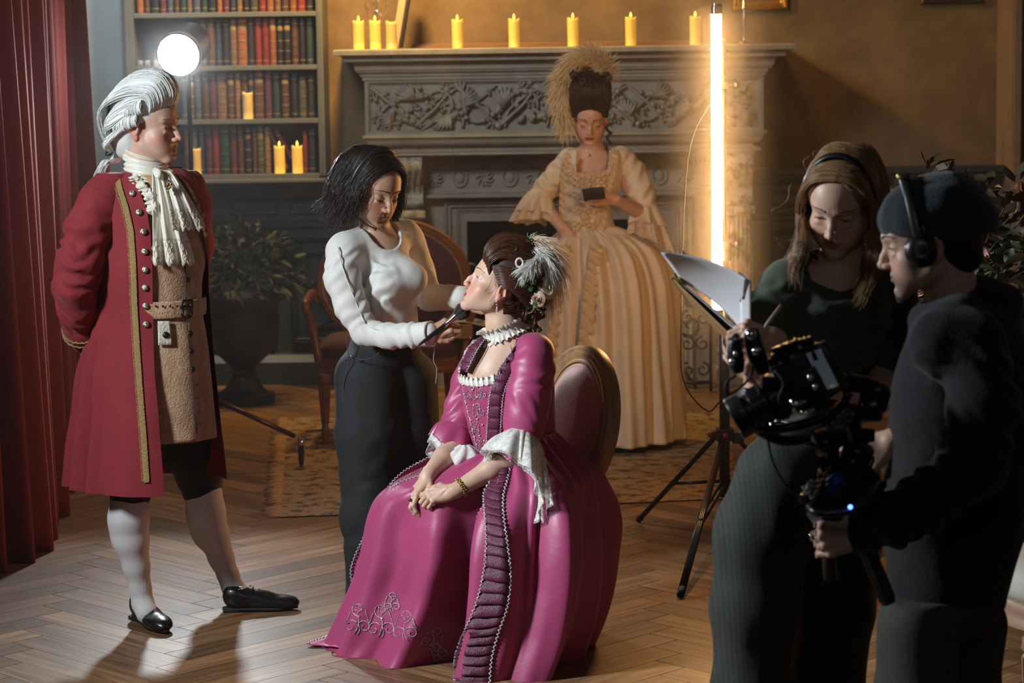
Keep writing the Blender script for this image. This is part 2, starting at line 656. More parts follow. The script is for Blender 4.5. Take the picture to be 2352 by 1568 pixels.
M['glass']=mat('glass',(0.95,0.95,0.95),0.05,trans=1.0)
M['paper']=mat('paper',(0.72,0.72,0.76),0.7)
M['walnut']=mat('walnut',(0.16,0.055,0.02),0.35,bump=0.1,bscale=20,stretch=(1,1,0.1),vary=0.5,vscale=12)
def wood_floor(name,ang):
 m_=bpy.data.materials.new(name)
 m_.use_nodes=True
 nt=m_.node_tree
 b=nt.nodes['Principled BSDF']
 N,L=nt.nodes.new,nt.links.new
 tc=N('ShaderNodeTexCoord')
 mp0=N('ShaderNodeMapping')
 mp0.inputs['Rotation'].default_value=(0,0,ang)
 L(tc.outputs['Object'],mp0.inputs['Vector'])
 mp=N('ShaderNodeMapping')
 mp.inputs['Scale'].default_value=(1.6,26,1)
 L(mp0.outputs['Vector'],mp.inputs['Vector'])
 at=N('ShaderNodeAttribute')
 at.attribute_name='col'
 add=N('ShaderNodeVectorMath')
 add.operation='MULTIPLY_ADD'
 L(at.outputs['Vector'],add.inputs[0])
 add.inputs[1].default_value=(60,60,60)
 L(mp.outputs['Vector'],add.inputs[2])
 nz=N('ShaderNodeTexNoise')
 nz.inputs['Scale'].default_value=1.5
 nz.inputs['Detail'].default_value=6
 nz.inputs['Roughness'].default_value=0.62
 nz.inputs['Distortion'].default_value=0.6
 L(add.outputs[0],nz.inputs['Vector'])
 cr=N('ShaderNodeValToRGB')
 cr.color_ramp.elements[0].position=0.33
 cr.color_ramp.elements[0].color=(0.13,0.062,0.026,1)
 cr.color_ramp.elements[1].position=0.68
 cr.color_ramp.elements[1].color=(0.38,0.215,0.105,1)
 L(nz.outputs['Fac'],cr.inputs['Fac'])
 mx=N('ShaderNodeMix')
 mx.data_type='RGBA'
 mx.blend_type='MULTIPLY'
 mx.inputs['Factor'].default_value=1
 L(cr.outputs['Color'],mx.inputs['A'])
 mr=N('ShaderNodeMapRange')
 mr.inputs['To Min'].default_value=0.5
 mr.inputs['To Max'].default_value=1.15
 L(at.outputs['Fac'],mr.inputs['Value'])
 L(mr.outputs['Result'],mx.inputs['B'])
 L(mx.outputs['Result'],b.inputs['Base Color'])
 b.inputs['Roughness'].default_value=0.42
 bp=N('ShaderNodeBump')
 bp.inputs['Strength'].default_value=0.12
 bp.inputs['Distance'].default_value=0.004
 L(nz.outputs['Fac'],bp.inputs['Height'])
 L(bp.outputs['Normal'],b.inputs['Normal'])
 return m_
#ROOM SHELL
YW=14.15
XL,XR=-3.35,4.6
def struct(o):
 o['kind']='structure'
 return o
def make_floor():
 w,n=0.125,6
 Ln=w*n
 g=0.0009
 V,Q,C,MI=[],[],[],[]
 rr=random.Random(4)
 ca,sa=math.cos(math.radians(45)),math.sin(math.radians(45))
 for b in range(-14,15):
  for i in range(-110,170):
   for kind in(0,1):
    ox,oy=(i*w+b*Ln,i*w-b*Ln)if kind==0 else(i*w+b*Ln,i*w+w-b*Ln)
    sx,sy=(Ln,w)if kind==0 else(w,Ln)
    pts=[(ox+g,oy+g),(ox+sx-g,oy+g),(ox+sx-g,oy+sy-g),(ox+g,oy+sy-g)]
    P2=[(x*ca-y*sa,x*sa+y*ca)for x,y in pts]
    cx=sum(p[0]for p in P2)/4
    cy_=sum(p[1]for p in P2)/4
    if not(XL+0.3<cx<XR-0.3 and 4.2<cy_<13.85):continue
    c=rr.random()
    k=len(V)
    e=0.0016
    mx_,my_=cx,cy_
    for x,y in P2:
     V.append((x,y,-0.0022))
    for x,y in P2:
     d=math.hypot(mx_-x,my_-y)
     V.append((x+(mx_-x)/d*e,y+(my_-y)/d*e,0))
    C+=[(c,c,c)]*8
    Q+=[[k+4,k+5,k+6,k+7]]+[[k+j,k+(j+1)%4,k+4+(j+1)%4,k+4+j]for j in range(4)]
    MI+=[kind]*5
 k=len(V)
 V+=[(XL-.2,3.9,-0.003),(XR+.2,3.9,-0.003),(XR+.2,YW+0.1,-0.003),(XL-.2,YW+0.1,-0.003)]
 C+=[(0,0,0)]*4
 Q.append([k,k+1,k+2,k+3])
 MI.append(2)
 me=np_mesh('floor',V,np.array(Q),np.array(C),MI)
 dark=mat('floor_gap',(0.02,0.012,0.007),0.8)
 o=link('floor',me,[wood_floor('floor_wood_a',-math.radians(45)),wood_floor('floor_wood_b',math.radians(45)),dark],None,smooth=False)
 return struct(o)
make_floor()
b=MB();b.box((XL-0.2,YW,-0.003),(XR+0.2,YW+0.15,3.7))
struct(b.build('wall_back',M['plaster'],smooth=False))
b=MB();b.box((XL-0.2,3.9,-0.003),(XL-0.05,YW,3.7))
struct(b.build('wall_left',M['plaster'],smooth=False))
b=MB();b.box((XR,3.9,-0.003),(XR+0.15,YW,3.7))
struct(b.build('wall_right',M['plaster'],smooth=False))
b=MB();b.box((XL-0.2,3.9,3.7),(XR+0.2,YW+0.15,3.8))
struct(b.build('ceiling',mat('ceiling_paint',(0.10,0.09,0.075),0.9),smooth=False))
def rect_frame(mb,x0,x1,z0,z1,y,w,d,prof=None,corners=None):
 """mitred moulding around a rectangle (or polygon 'corners' in xz); w wide, d proud of y"""
 pts=corners or[(x0,z0),(x1,z0),(x1,z1),(x0,z1)]
 prof=prof or[(0,0),(0.12,0.75),(0.3,1.0),(0.45,0.55),(0.62,0.5),(0.75,0.9),(0.9,0.7),(1,0)]
 n=len(pts)
 R=np.empty((n,len(prof),3))
 P_=np.array(pts,float)
 for i in range(n):
  a,b_,c=P_[i-1],P_[i],P_[(i+1)%n]
  e0,e1=unit(b_-a),unit(c-b_)
  n0,n1=np.array([-e0[1],e0[0]]),np.array([-e1[1],e1[0]])
  bis=unit(n0+n1)
  sc=1/max(np.dot(bis,n0),0.2)
  for j,(u,v)in enumerate(prof):
   q=b_+bis*sc*w*u
   R[i,j]=(q[0],y-d*v,q[1])
 mb.rings(R,closed=False,cap=False,loop=True)
def zpx(py,Y,px=1176):
 return P(px,py,Y)[2]
#wainscot
def wainscot(x0,x1,name,ztop=1.215,panels=(),smalls=()):
 mb=MB()
 yf=13.93
 mb.box((x0,yf,0),(x1,YW-0.002,ztop-0.03))
 for prof in([(0.05,0.0),(0.05,0.13),(0.035,0.15),(0.02,0.17),(0.0,0.18)],[(0.0,0.90),(0.018,0.905),(0.03,0.92),(0.03,0.935),(0.0,0.95)],[(0.0,ztop-.105),(0.015,ztop-.10),(0.03,ztop-.08),(0.05,ztop-.06),(0.05,ztop-.045),(0.085,ztop-.035),(0.085,ztop-.002),(0.0,ztop)]):
  R=np.array([[(x,yf-o,z)for(o,z)in prof]for x in(x0,x1)])
  mb.sheet(R)
 for(a,c)in smalls:
  rect_frame(mb,a,c,0.985,1.08,yf,0.024,0.018)
  mb.box((a+.04,yf-0.012,1.02),(c-.04,yf,1.045))
 for(a,c)in panels:
  rect_frame(mb,a,c,0.235,0.86,yf,0.035,0.03)
  rect_frame(mb,a+.085,c-.085,0.32,0.775,yf,0.028,0.025)
  xm,zm=(a+c)/2,0.5475
  hw,hh=(c-a)/2-.115,0.195
  k=0.16
  pts=[(xm-hw+k,zm-hh),(xm+hw-k,zm-hh),(xm+hw,zm-hh+k),(xm+hw,zm+hh-k),(xm+hw-k,zm+hh),(xm-hw+k,zm+hh),(xm-hw,zm+hh-k),(xm-hw,zm-hh+k)]
  rect_frame(mb,0,0,0,0,yf,0.035,0.028,corners=pts)
 o=mb.build(name,M['dark_paint'],smooth=False)
 return o
o=wainscot(-2.45,-0.70,'trim_1',panels=[(-2.32,-1.92),(-1.88,-1.36),(-1.275,-0.78)],smalls=[(-2.3,-2.0),(-1.93,-1.72),(-1.62,-1.335),(-1.275,-0.98)])
struct(o)
o=wainscot(1.40,XR,'trim_2',panels=[(1.5,2.0),(2.08,2.62),(2.70,3.2)],smalls=[(1.5,1.75),(1.85,2.1),(2.2,2.55),(2.62,2.86),(2.95,3.2)])
struct(o)
b=MB()
xa=P(2318,100,13.8)[0]
xb=P(2344,100,13.8)[0]
b.box((xa,13.72,0),(xb,YW-.002,3.6),ch=0.006)
b.box((xa+.012,13.705,0),(xb-.012,13.72,3.6),ch=0.003)
struct(b.build('door_1',mat('jamb_paint',(0.30,0.20,0.13),0.6,vary=0.2),smooth=False))
b=MB()
xg0,xg1=P(150,100,13.8)[0]-1.2,P(283,60,13.8)[0]
b.box((xg0,13.86,1.215),(xg1+.003,YW-.002,3.7))
b.box((xg0,13.93,0),(-2.45,YW-.002,1.215))
struct(b.build('wall_panel',M['grey_paint'],smooth=False))
#bookcase
YB=13.74
bx0,bx1=P(283,60,YB)[0],P(742,100,YB)[0]
op0,op1=P(307,60,YB)[0],P(727,100,YB)[0]
SH=[zpx(398,YB,560),zpx(274,YB,560),zpx(151,YB,560),zpx(28,YB,560)]
SH=[SH[0]-.006,SH[1],SH[2],SH[3],SH[3]+0.305,SH[3]+.61]
bc=empty('bookcase',((bx0+bx1)/2,YB,1.216),'tall grey built-in bookcase of open shelves above the dark panelling','bookcase')
b=MB()
b.box((bx0,YB,1.216),(op0,YW-.003,3.4),ch=.003)
b.box((op1,YB,1.216),(bx1,YW-.003,3.4),ch=.003)
b.box((op0,YW-.03,1.216),(op1,YW-.003,3.4))
for x in(bx0+.010,op1+.008):
 b.box((x,YB-.008,1.23),(x+.012,YB,3.4),ch=.003)
b.build('carcass',M['shelf_paint'],bc,smooth=False)
for i,z in enumerate(SH):
 b=MB()
 b.box((op0+.0005,YB+.012,z-.024),(op1-.0005,YW-.031,z),ch=.004)
 b.box((op0+.0005,YB+.004,z-.026),(op1-.0005,YB+.013,z+.001),ch=.003)
 if i==0:
  b.box((bx0-.01,YB-.02,z-.05),(bx1+.01,YB+.02,z-.026),ch=.006)
 b.build('shelf',M['shelf_paint'],bc,smooth=False)
#books
BM=mat('book_leather',rough=0.5,attr=True,bump=0.2,bscale=90,vary=0.35,vscale=30)
BG=mat('book_gilt',(0.45,0.30,0.12),0.45,metal=0.6)
BP=mat('book_pages',(0.45,0.38,0.27),0.9)
def book(w,h,d,col,bands,style,label,name='book'):
 """spine faces -y; origin at the foot of the spine"""
 r=empty(name,(0,0,0),label,'book',None)
 mb=MB()
 mb.col=col
 n=7
 a=np.linspace(0,math.pi,n)
 t=0.004
 outer=[(-w/2,d)]+[(-w/2*math.cos(x),0.012-0.012*math.sin(x))for x in a]+[(w/2,d)]
 inner=[(-w/2+t,d)]+[(-(w/2-t)*math.cos(x),0.014-0.010*math.sin(x))for x in a]+[(w/2-t,d)]
 k=len(outer)
 for(z0,z1)in[(0,h)]:
  V=[(x,y,z0)for x,y in outer]+[(x,y,z0)for x,y in inner]+[(x,y,z1)for x,y in outer]+[(x,y,z1)for x,y in inner]
  Q=[]
  for i in range(k-1):
   Q+=[[i,i+1,2*k+i+1,2*k+i],[k+i+1,k+i,3*k+i,3*k+i+1],[2*k+i,2*k+i+1,3*k+i+1,3*k+i],[i+1,i,k+i,k+i+1]]
  Q+=[[0,2*k,3*k,k],[k-1,2*k-1,4*k-1,3*k-1]]
  mb.raw(V,Q)
 for z in bands:
  R=[[(-(w/2+.0012)*math.cos(x),0.012-0.0145*math.sin(x),h*z+dz)for x in a]for dz in(-.003,-.0015,.0015,.003)]
  R[0]=[(x*.985,y+.0015,z_)for x,y,z_ in R[0]]
  R[3]=[(x*.985,y+.0015,z_)for x,y,z_ in R[3]]
  mb.sheet(np.array(R))
 mb.build('cover',BM,r,colors=True,auto=40)
 mb=MB()
 mb.box((-w/2+t,0.013,0.004),(w/2-t,d-.004,h-.004))
 mb.build('pages',BP,r,smooth=False)
 if style:
  mb=MB()
  zs=(0.10,0.88)if style==1 else(0.08,0.3,0.52,0.74,0.92)
  for z in zs:
   R=[[(-(w/2+.0006)*math.cos(x),0.0119-0.0127*math.sin(x),h*z+dz)for x in a[1:-1]]for dz in(-.0018,.0018)]
   mb.sheet(np.array(R))
  if style==3 or style==2:
   R=[[(-(w/2+.0006)*math.cos(x),0.0119-0.0127*math.sin(x),h*z)for x in a[1:-1]]for z in(.76,.84)]
   mb.sheet(np.array(R))
  mb.build('gilding',BG,r)
 return r
PAL={'red':(0.30,0.030,0.022),'brown':(0.12,0.055,0.03),'tan':(0.26,0.15,0.08),'dark green':(0.025,0.06,0.045),'navy':(0.03,0.045,0.075),'maroon':(0.13,0.03,0.04),'black':(0.022,0.022,0.026),'slate blue':(0.08,0.11,0.15),'plum':(0.11,0.035,0.065),'olive':(0.09,0.085,0.045),'orange':(0.36,0.12,0.035)}
rows=[(0,[(418,432,.27,'brown',4,1),(433,450,.265,'slate blue',0,1),(452,466,.26,'navy',3,1),(468,484,.27,'plum',4,1),(484,500,.27,'red',0,1),(501,524,.275,'dark green',4,1),(525,541,.275,'maroon',0,1),(542,556,.27,'brown',5,1),(558,574,.262,'black',3,2),(576,587,.255,'brown',3,1),(587,603,.27,'olive',4,2),(604,617,.262,'tan',5,1),(693,703,.24,'red',0,1),(704,722,.25,'black',2,1)]),(1,[(415,430,.25,'slate blue',0,1),(431,446,.25,'brown',3,2),(447,462,.255,'slate blue',3,1),(464,480,.26,'brown',2,1),(481,497,.262,'plum',0,1),(498,520,.265,'tan',5,1),(522,538,.262,'brown',0,3),(539,553,.262,'tan',2,3),(554,569,.26,'brown',4,1),(570,583,.262,'navy',6,2),(584,606,.27,'brown',5,3),(608,624,.27,'plum',0,1),(626,643,.265,'dark green',0,1),(646,664,.258,'brown',3,3),(668,684,.25,'black',0,1),(686,704,.235,'olive',3,1),(706,722,.24,'black',2,1)]),(2,[(318,332,.03,'x',0,0),(460,478,.262,'slate blue',0,1),(479,497,.265,'brown',3,1),(498,512,.26,'navy',0,1),(514,530,.262,'black',3,1),(531,547,.265,'tan',0,3),(548,571,.27,'orange',5,2),(572,587,.265,'black',0,1),(588,604,.265,'red',0,1),(605,621,.265,'red',2,1),(622,637,.262,'orange',0,3),(639,653,.262,'black',6,2),(655,670,.262,'black',6,2),(672,688,.262,'brown',4,1),(690,704,.262,'black',3,1),(706,722,.262,'dark green',0,1)]),(3,[(320,336,.25,'orange',0,1),(338,350,.25,'brown',2,1),(352,372,.26,'black',0,1),(374,388,.255,'maroon',3,3),(390,404,.255,'slate blue',0,1),(406,418,.26,'brown',3,1),(420,434,.25,'dark green',0,1),(435,447,.255,'tan',0,2),(449,466,.26,'slate blue',0,1),(468,482,.26,'dark green',3,1),(484,502,.25,'black',4,2),(504,516,.25,'orange',2,1),(518,532,.255,'maroon',3,1),(534,547,.26,'navy',2,3),(549,562,.26,'tan',3,1),(564,578,.26,'black',4,2),(580,598,.262,'olive',2,3),(600,616,.262,'red',3,1),(618,634,.262,'orange',0,3),(636,650,.262,'tan',4,2),(652,668,.262,'brown',0,1),(670,686,.262,'orange',3,1),(688,706,.262,'red',0,1),(708,724,.262,'black',2,1)]),]
rowname={0:'lowest shelf',1:'second shelf up',2:'third shelf up',3:'top visible shelf'}
beside={'red':'crimson red','x':''}
for si,L_ in rows:
 prev=None
 for k,(xa,xb,h,c,nb,st)in enumerate(L_):
  if c=='x':continue
  x0,x1=P(xa,200,YB+.05)[0],P(xb,200,YB+.05)[0]
  col=tuple(np.array(PAL[c])*random.uniform(0.62,0.95))
  bands=[(i+1)/(nb+1)for i in range(nb)]
  nx=L_[k+1][3]if k+1<len(L_)else None
  if prev and nx and nx!='x':
   lab='%s book %d from the left, between %s and %s books, %s'%(c,k+1,prev,nx,rowname[si])
  elif nx and nx!='x':
   lab='%s book first in the row beside a %s one on the %s'%(c,nx,rowname[si])
  else:
   lab='%s book last in the row at the right end of the %s'%(c,rowname[si])
  r=book(x1-x0-.0012,h,0.17,col,bands,st,lab)
  r.location=((x0+x1)/2,YB+.035+random.uniform(0,.012),SH[si]+.0015)
  r['group']='old books on the '+rowname[si]
  prev=c
for(xa,za,ang,c,lab)in[(612,0,-24,'brown','brown book leaning left behind the two lit candles on the lowest shelf'),(640,0,-30,'maroon','maroon book leaning steeply behind the two lit candles on the lowest shelf')]:
 r=book(.028,.255,.16,PAL[c],[.3,.5,.7],1,lab)
 r.rotation_euler=(0,math.radians(ang),0)
 r.location=(P(xa+40,200,YB+.05)[0],YB+.10,SH[0]+.018)
 r['group']='leaning books on the lowest shelf'
for j,xa in enumerate((322,338,358)):
 b=MB()
 x0=P(xa,200,YB)[0]
 b.box((x0-.014,YB+.03,SH[2]+.001),(x0+.014,YB+.06,SH[2]+.038),ch=.004)
 b.box((x0-.010,YB+.026,SH[2]+.010),(x0+.010,YB+.031,SH[2]+.030),ch=.002)
 o=b.build('small_box',M['grey_paint'])
 tag(o,['small pale grey box nearest the left side of the third shelf','small pale grey box between two others on the third shelf','small pale grey box closest to the bright lamp on the third shelf'][j],'box','small boxes on the third shelf')
#candles
def make_candle(r=.0300,h=.155,lit=True):
 c=empty('candle',(0,0,0))
 b=MB()
 n=22
 z=[0,0.001,h*.3,h*.6,h*.9,h]
 R=[]
 for i,zz in enumerate(z):
  a=np.linspace(0,2*math.pi,n,endpoint=False)
  rr_=r*(1+.03*np.sin(a*5+i)+(0.05 if i==0 else 0))
  top=(0.004*np.sin(2*a+1)+.002*np.sin(5*a))if i==5 else 0
  R.append(np.stack([rr_*np.cos(a),rr_*np.sin(a),zz+top+0*a],1))
 a=np.linspace(0,2*math.pi,n,endpoint=False)
 R.append(np.stack([r*.8*np.cos(a),r*.8*np.sin(a),h-.004+0*a],1))
 R.append(np.stack([r*.3*np.cos(a),r*.3*np.sin(a),h-.008+0*a],1))
 b.rings(R)
 b.build('wax',M['wax_lit']if lit else M['wax'],c)
 b=MB()
 b.tube([(0,0,h-.01),(0.0005,0,h+.004)],.0012,6)
 b.build('wick',M['rubber'],c)
 if lit:
  b=MB()
  b.lathe([(0.0002,h-.002),(.0055,h+.004),(.0070,h+.010),(.0045,h+.020),(.0004,h+.030)],n=10)
  b.build('flame',M['flame'],c)
 return c
def place_candle(c,px,py,Y,z,label,group):
 c.location=(P(px,py,Y)[0],Y,z)
 tag(c,label,'candle',group)
MS_Z=None
cl0=make_candle(lit=True)
cu0=make_candle(r=.0290,h=.150,lit=False)
place_candle(cu0,569,240,YB+.035,SH[1]+.001,'unlit cream pillar candle standing in front of the books on the second shelf','candles in the bookcase')
c=copy_tree(cu0);place_candle(c,450,360,YB+.035,SH[0]+.001,'pale pillar candle on the lowest shelf beside the man\'s cravat','candles in the bookcase')
place_candle(cl0,642,360,YB+.04,SH[0]+.001,'lit candle, the left one of the pair on the lowest bookshelf','candles in the bookcase')
c=copy_tree(cl0);place_candle(c,683,360,YB+.04,SH[0]+.001,'lit candle, the right one of the pair on the lowest bookshelf','candles in the bookcase')
#fireplace
fp=empty('fireplace',(0.31,13.6,0),'massive carved grey stone fireplace with a bird and vine frieze','fireplace')
YM=13.34
xl,xr=P(777,112,YM)[0],P(1834,108,YM)[0]
ztop=zpx(109,YM,1176)
YF=13.50
fxl,fxr=P(838,230,YF)[0],P(1754,230,YF)[0]
zf1,zf0=zpx(178,YF,1176),zpx(308,YF,1176)
def mould(prof,parent,name,m_=None,yf=YF,x0=None,x1=None,yback=YW-.003):
 """prof: (offset, z) around three sides of the block"""
 x0=fxl if x0 is None else x0
 x1=fxr if x1 is None else x1
 mb=MB()
 R=[[(x0-o,yback,z),(x0-o,yf-o,z),(x1+o,yf-o,z),(x1+o,yback,z)]for o,z in prof]
 mb.sheet(np.array(R))
 for o,z in(prof[0],prof[-1]):
  mb.raw([(x0-o,yback,z),(x0-o,yf-o,z),(x1+o,yf-o,z),(x1+o,yback,z)],[[0,1,2,3]])
 return mb.build(name,m_ or M['stone'],parent,smooth=False)
def curve_prof(pts,n=5):
 """quarter round between listed points: (o, z, kind) kind c=cove, o=ovolo, l=line"""
 out=[pts[0][:2]]
 for p,q in zip(pts[:-1],pts[1:]):
  kd=q[2]
  if kd=='l':
   out.append(q[:2])
   continue
  for i in range(1,n+1):
   t=i/n*math.pi/2
   if kd=='c':
    out.append((p[0]+(q[0]-p[0])*math.sin(t)if False else p[0]+(q[0]-p[0])*(1-math.cos(t)),p[1]+(q[1]-p[1])*math.sin(t)))
   else:
    out.append((p[0]+(q[0]-p[0])*math.sin(t),p[1]+(q[1]-p[1])*(1-math.cos(t))))
 return out
MSZ=ztop
dO=(YF-YM)
cor=curve_prof([(0.012,zf1-.005,'l'),(0.012,zf1+.012,'l'),(0.022,zf1+.016,'l'),(0.022,zf1+.030,'l'),(0.045,zf1+.052,'o'),(0.052,zf1+.052,'l'),(0.052,zf1+.066,'l'),(0.095,zf1+.100,'c'),(0.110,zf1+.100,'l'),(0.110,zf1+.112,'l'),(0.135,ztop-.034,'c'),(dO,ztop-.030,'l'),(dO,ztop-.006,'l'),(dO-.006,ztop,'l')])
mould(cor,fp,'cornice')
b=MB()
b.box((fxl,YF+.02,zf0),(fxr,YW-.003,zf1))
b.build('frieze',M['stone'],fp,smooth=False)
b=MB()
rect_frame(b,fxl,fxr,zf0,zf1,YF+.02,.035,.022,[(0,0),(0,1),(.5,1),(.7,.6),(1,0)])
b.build('frieze_border',M['stone'],fp,smooth=False)
zl=zpx(354,YF,1176)
low=curve_prof([(-0.045,zl-.012,'l'),(-.045,zl,'l'),(-.012,zl,'l'),(-.012,zl+.012,'l'),(-.055,zl+.016,'l'),(-.055,zl+.042,'l'),(-.045,zl+.046,'l'),(-.005,zl+.085,'o'),(.0,zl+.085,'l'),(0.0,zf0-.012,'l'),(.018,zf0-.012,'l'),(.018,zf0,'l'),(0,zf0+.004,'l')])
mould(low,fp,'lower_cornice')
def carving():
 mb=MB()
 rr=random.Random(11)
 y=YF+.018
 x0,x1,z0,z1=fxl+.045,fxr-.045,zf0+.04,zf1-.04
 H_=z1-z0
 def vine(pts,r0,r1):
  s=spline([(p[0],y-p[2]if len(p)>2 else y-.006,p[1])for p in pts],18)
  mb.tube(s,np.linspace(r0,r1,18),6)
 def berries(cx,cz,n=6,r=.0085):
  for i in range(n):
   a=i*2.4
   d=.011*math.sqrt(i)
   mb.ball((cx+d*math.cos(a),y-.006-.004*(i%2),cz+d*math.sin(a)),r,8,5)
 def leaf(cx,cz,a,L=.06,w=.017):
  ca,sa=math.cos(a),math.sin(a)
  s=np.linspace(0,1,8)
  c_=np.stack([cx+ca*L*s,y-.003-.014*np.sin(s*3.1),cz+sa*L*s],1)
  mb.tube(c_,w*np.sin(np.clip(s,.03,.97)*math.pi)**.8+.001,6,flat=1,up=(0,1,0))if False else mb.tube(c_,w*np.sin(np.clip(s,.03,.97)*math.pi)**.8+.001,8,flat=0.45,up=(0,1,0))
 def bird(cx,cz,a,s=1.0,fl=1):
  ca,sa=math.cos(a),math.sin(a)
  X=lambda u,v:(cx+s*(ca*u-sa*v*fl),cz+s*(sa*u+ca*v*fl))
  t=np.linspace(0,1,12)
  body=[(*X(-.075+.15*k,0.012*math.sin(k*3)),)for k in t]
  rad=s*np.interp(t,[0,.2,.5,.75,.85,.95,1],[.006,.015,.024,.018,.015,.012,.002])
  mb.tube([(p[0],y-.012,p[1])for p in body],rad,10,flat=.7,up=(0,1,0))
  h=X(.085,.012)
  mb.ball((h[0],y-.018,h[1]),.015*s,10,6)
  bk=X(.118,.008)
  mb.tube([(h[0],y-.018,h[1]),(bk[0],y-.016,bk[1])],[.006*s,.001],6)
  for j in range(5):
   a_=1.9+j*.22
   p0=X(.02-.008*j,.008)
   p1=X(.02-.008*j+.085*math.cos(a_),.008+.095*math.sin(a_))
   pm=((p0[0]+p1[0])/2,(p0[1]+p1[1])/2)
   mb.tube([(p0[0],y-.026,p0[1]),(pm[0],y-.026+.002*j,pm[1]),(p1[0],y-.010,p1[1])],[s*.007,s*.010,s*.003],6,flat=.6,up=(0,1,0))
  for j in(-1,0,1):
   p0=X(-.06,0)
   p1=X(-.155,.028*j-.005)
   mb.tube([(p0[0],y-.012,p0[1]),(p1[0],y-.004,p1[1])],[s*.007,s*.009],6,flat=.5,up=(0,1,0))
 W_=x1-x0
 birds=[(.10,.70,.05,1.0,1),(.235,.60,-1.5,1.0,1),(.19,.27,.35,1.05,-1),(.345,.55,-2.3,1.05,-1),(.44,.83,2.6,.9,-1),(.46,.24,3.3,1.0,-1),(.60,.72,.1,1.0,1),(.66,.26,-.8,1.0,1),(.74,.68,3.0,1.0,-1),(.83,.32,.5,1.0,1),(.92,.72,2.6,1.0,-1),(.05,.25,1.3,.9,1),(.96,.22,1.9,.9,-1),(.53,.5,1.4,.9,1)]
 for(u,v,a,s,fl)in birds:
  bird(x0+W_*u,z0+H_*v,a,s,fl)
 for k in range(9):
  cx=x0+W_*(k+.5)/9
  up=1 if k%2 else-1
  cz=z0+H_*(.5+.08*up)
  sc=H_*.40
  a=np.linspace(-.4,4.6,10)
  pts=[(cx+sc*(1-.07*i)*math.cos(t)*(1 if k%2 else-1),cz+sc*(1-.07*i)*math.sin(t)*up,.008)for i,t in enumerate(a)]
  vine(pts,.0085,.0035)
  vine([(cx-W_/18,z0+H_*(.5-.45*up)),(cx-W_/40,z0+H_*(.5-.2*up),.012),(cx,z0+H_*.5,.014),(cx+W_/36,z0+H_*(.5+.3*up),.010),(cx+W_/18,z0+H_*(.5+.45*up))],.012,.006)
  vine([(cx-W_/22,z0),(cx-W_/30,z0+H_*.4,.010),(cx+W_/50,z0+H_*.8,.008),(cx+W_/22,z1)],.008,.004)
 for k in range(46):
  berries(x0+W_*rr.random(),z0+H_*rr.uniform(.05,.95),rr.choice((4,6,8)))
 for k in range(70):
  leaf(x0+W_*rr.random()*.98,z0+H_*rr.uniform(.08,.92),rr.uniform(0,6.3),rr.uniform(.04,.07),rr.uniform(.010,.016))
 V=np.vstack(mb.V)
 V[:,2]=np.clip(V[:,2],z0-.02,z1+.02)
 V[:,0]=np.clip(V[:,0],x0-.02,x1+.02)
 V[:,1]=YF+.02-(YF+.02-V[:,1])*1.7
 V[:,1]=np.clip(V[:,1],YF-.05,YF+.04)
 mb.V=[V]
 return mb.build('frieze_carving',M['stone'],fp)
carving()
pz1=zl-.012
for(pa,pb)in((880,973),(1657,1728)):
 x0,x1=P(pa,500,13.6)[0],P(pb,500,13.6)[0]
 if pa==880:x0=P(903,500,13.6)[0]
 pil=MB()
 yf=13.58
 pil.box((x0+.012,yf+.03,.26),(x1-.012,YW-.003,pz1-.28),ch=.003)
 nfl=5
 for j in range(nfl):
  xx=x0+.025+(x1-x0-.05)*(j+.5)/nfl
  pil.tube([(xx,yf+.03,.30),(xx,yf+.03,pz1-.36)],(x1-x0)/nfl*.34,8)
 po=pil.build('pilaster',M['marble'],fp,auto=40)
 c=MB()
 pts=[(yf-.055,pz1),(yf-.06,pz1-.05),(yf-.045,pz1-.10),(yf-.005,pz1-.15),(yf+.02,pz1-.20),(yf+.01,pz1-.235),(yf-.002,pz1-.262),(yf+.01,pz1-.285),(yf+.035,pz1-.29)]
 sp=spline(pts,24)
 c.sheet(np.array([[(x,p[0],p[1])for p in sp]for x in np.linspace(x0,x1,3)]),.0)
 for x in(x0,x1):
  V=[(x,p[0],p[1])for p in sp]+[(x,yf+.15,pz1-.29),(x,yf+.15,pz1)]
  k=len(V)
  c.V.append(np.array(V));c.C.append(np.ones((k,3)));c.F.setdefault(k,[]).append(np.array([list(range(k))])+c.n);c.n+=k
 for j in range(5):
  xx=x0+(x1-x0)*(j+.5)/5
  q=spline([(xx,yf-.058,pz1-.03),(xx+.006,yf-.056,pz1-.08),(xx-.004,yf-.02,pz1-.14),(xx,yf+.016,pz1-.20)],10)
  c.tube(q,np.array([.004,.009,.012,.013,.013,.012,.010,.008,.006,.003]),6)
 c.box((x0-.012,yf-.01,pz1-.345),(x1+.012,yf+.10,pz1-.30),ch=.008)
 c.build('console',M['marble'],po,auto=40)
 d=MB()
 d.box((x0-.03,yf-.04,0),(x1+.03,YW-.003,.10),ch=.006)
 d.box((x0-.018,yf-.02,.10),(x1+.018,YW-.003,.16),ch=.012)
 d.box((x0-.022,yf-.028,.165),(x1+.022,YW-.003,.20),ch=.014)
 d.box((x0-.004,yf+.005,.20),(x1+.004,YW-.003,.26),ch=.010)
 d.build('plinth',M['stone'],po,auto=40)
sx0,sx1=P(973,500,13.75)[0],P(1657,500,13.75)[0]
ox0,ox1=P(1074,600,13.8)[0],P(1512,600,13.8)[0]
oz=zpx(505,13.8,1176)
b=MB()
Y1=13.74
b.box((sx0-.02,Y1,0),(ox0,YW-.003,pz1))
b.box((ox1,Y1,0),(sx1+.02,YW-.003,pz1))
b.box((ox0,Y1,oz),(ox1,YW-.003,pz1))
so=b.build('surround',M['stone'],fp,smooth=False)
b=MB()
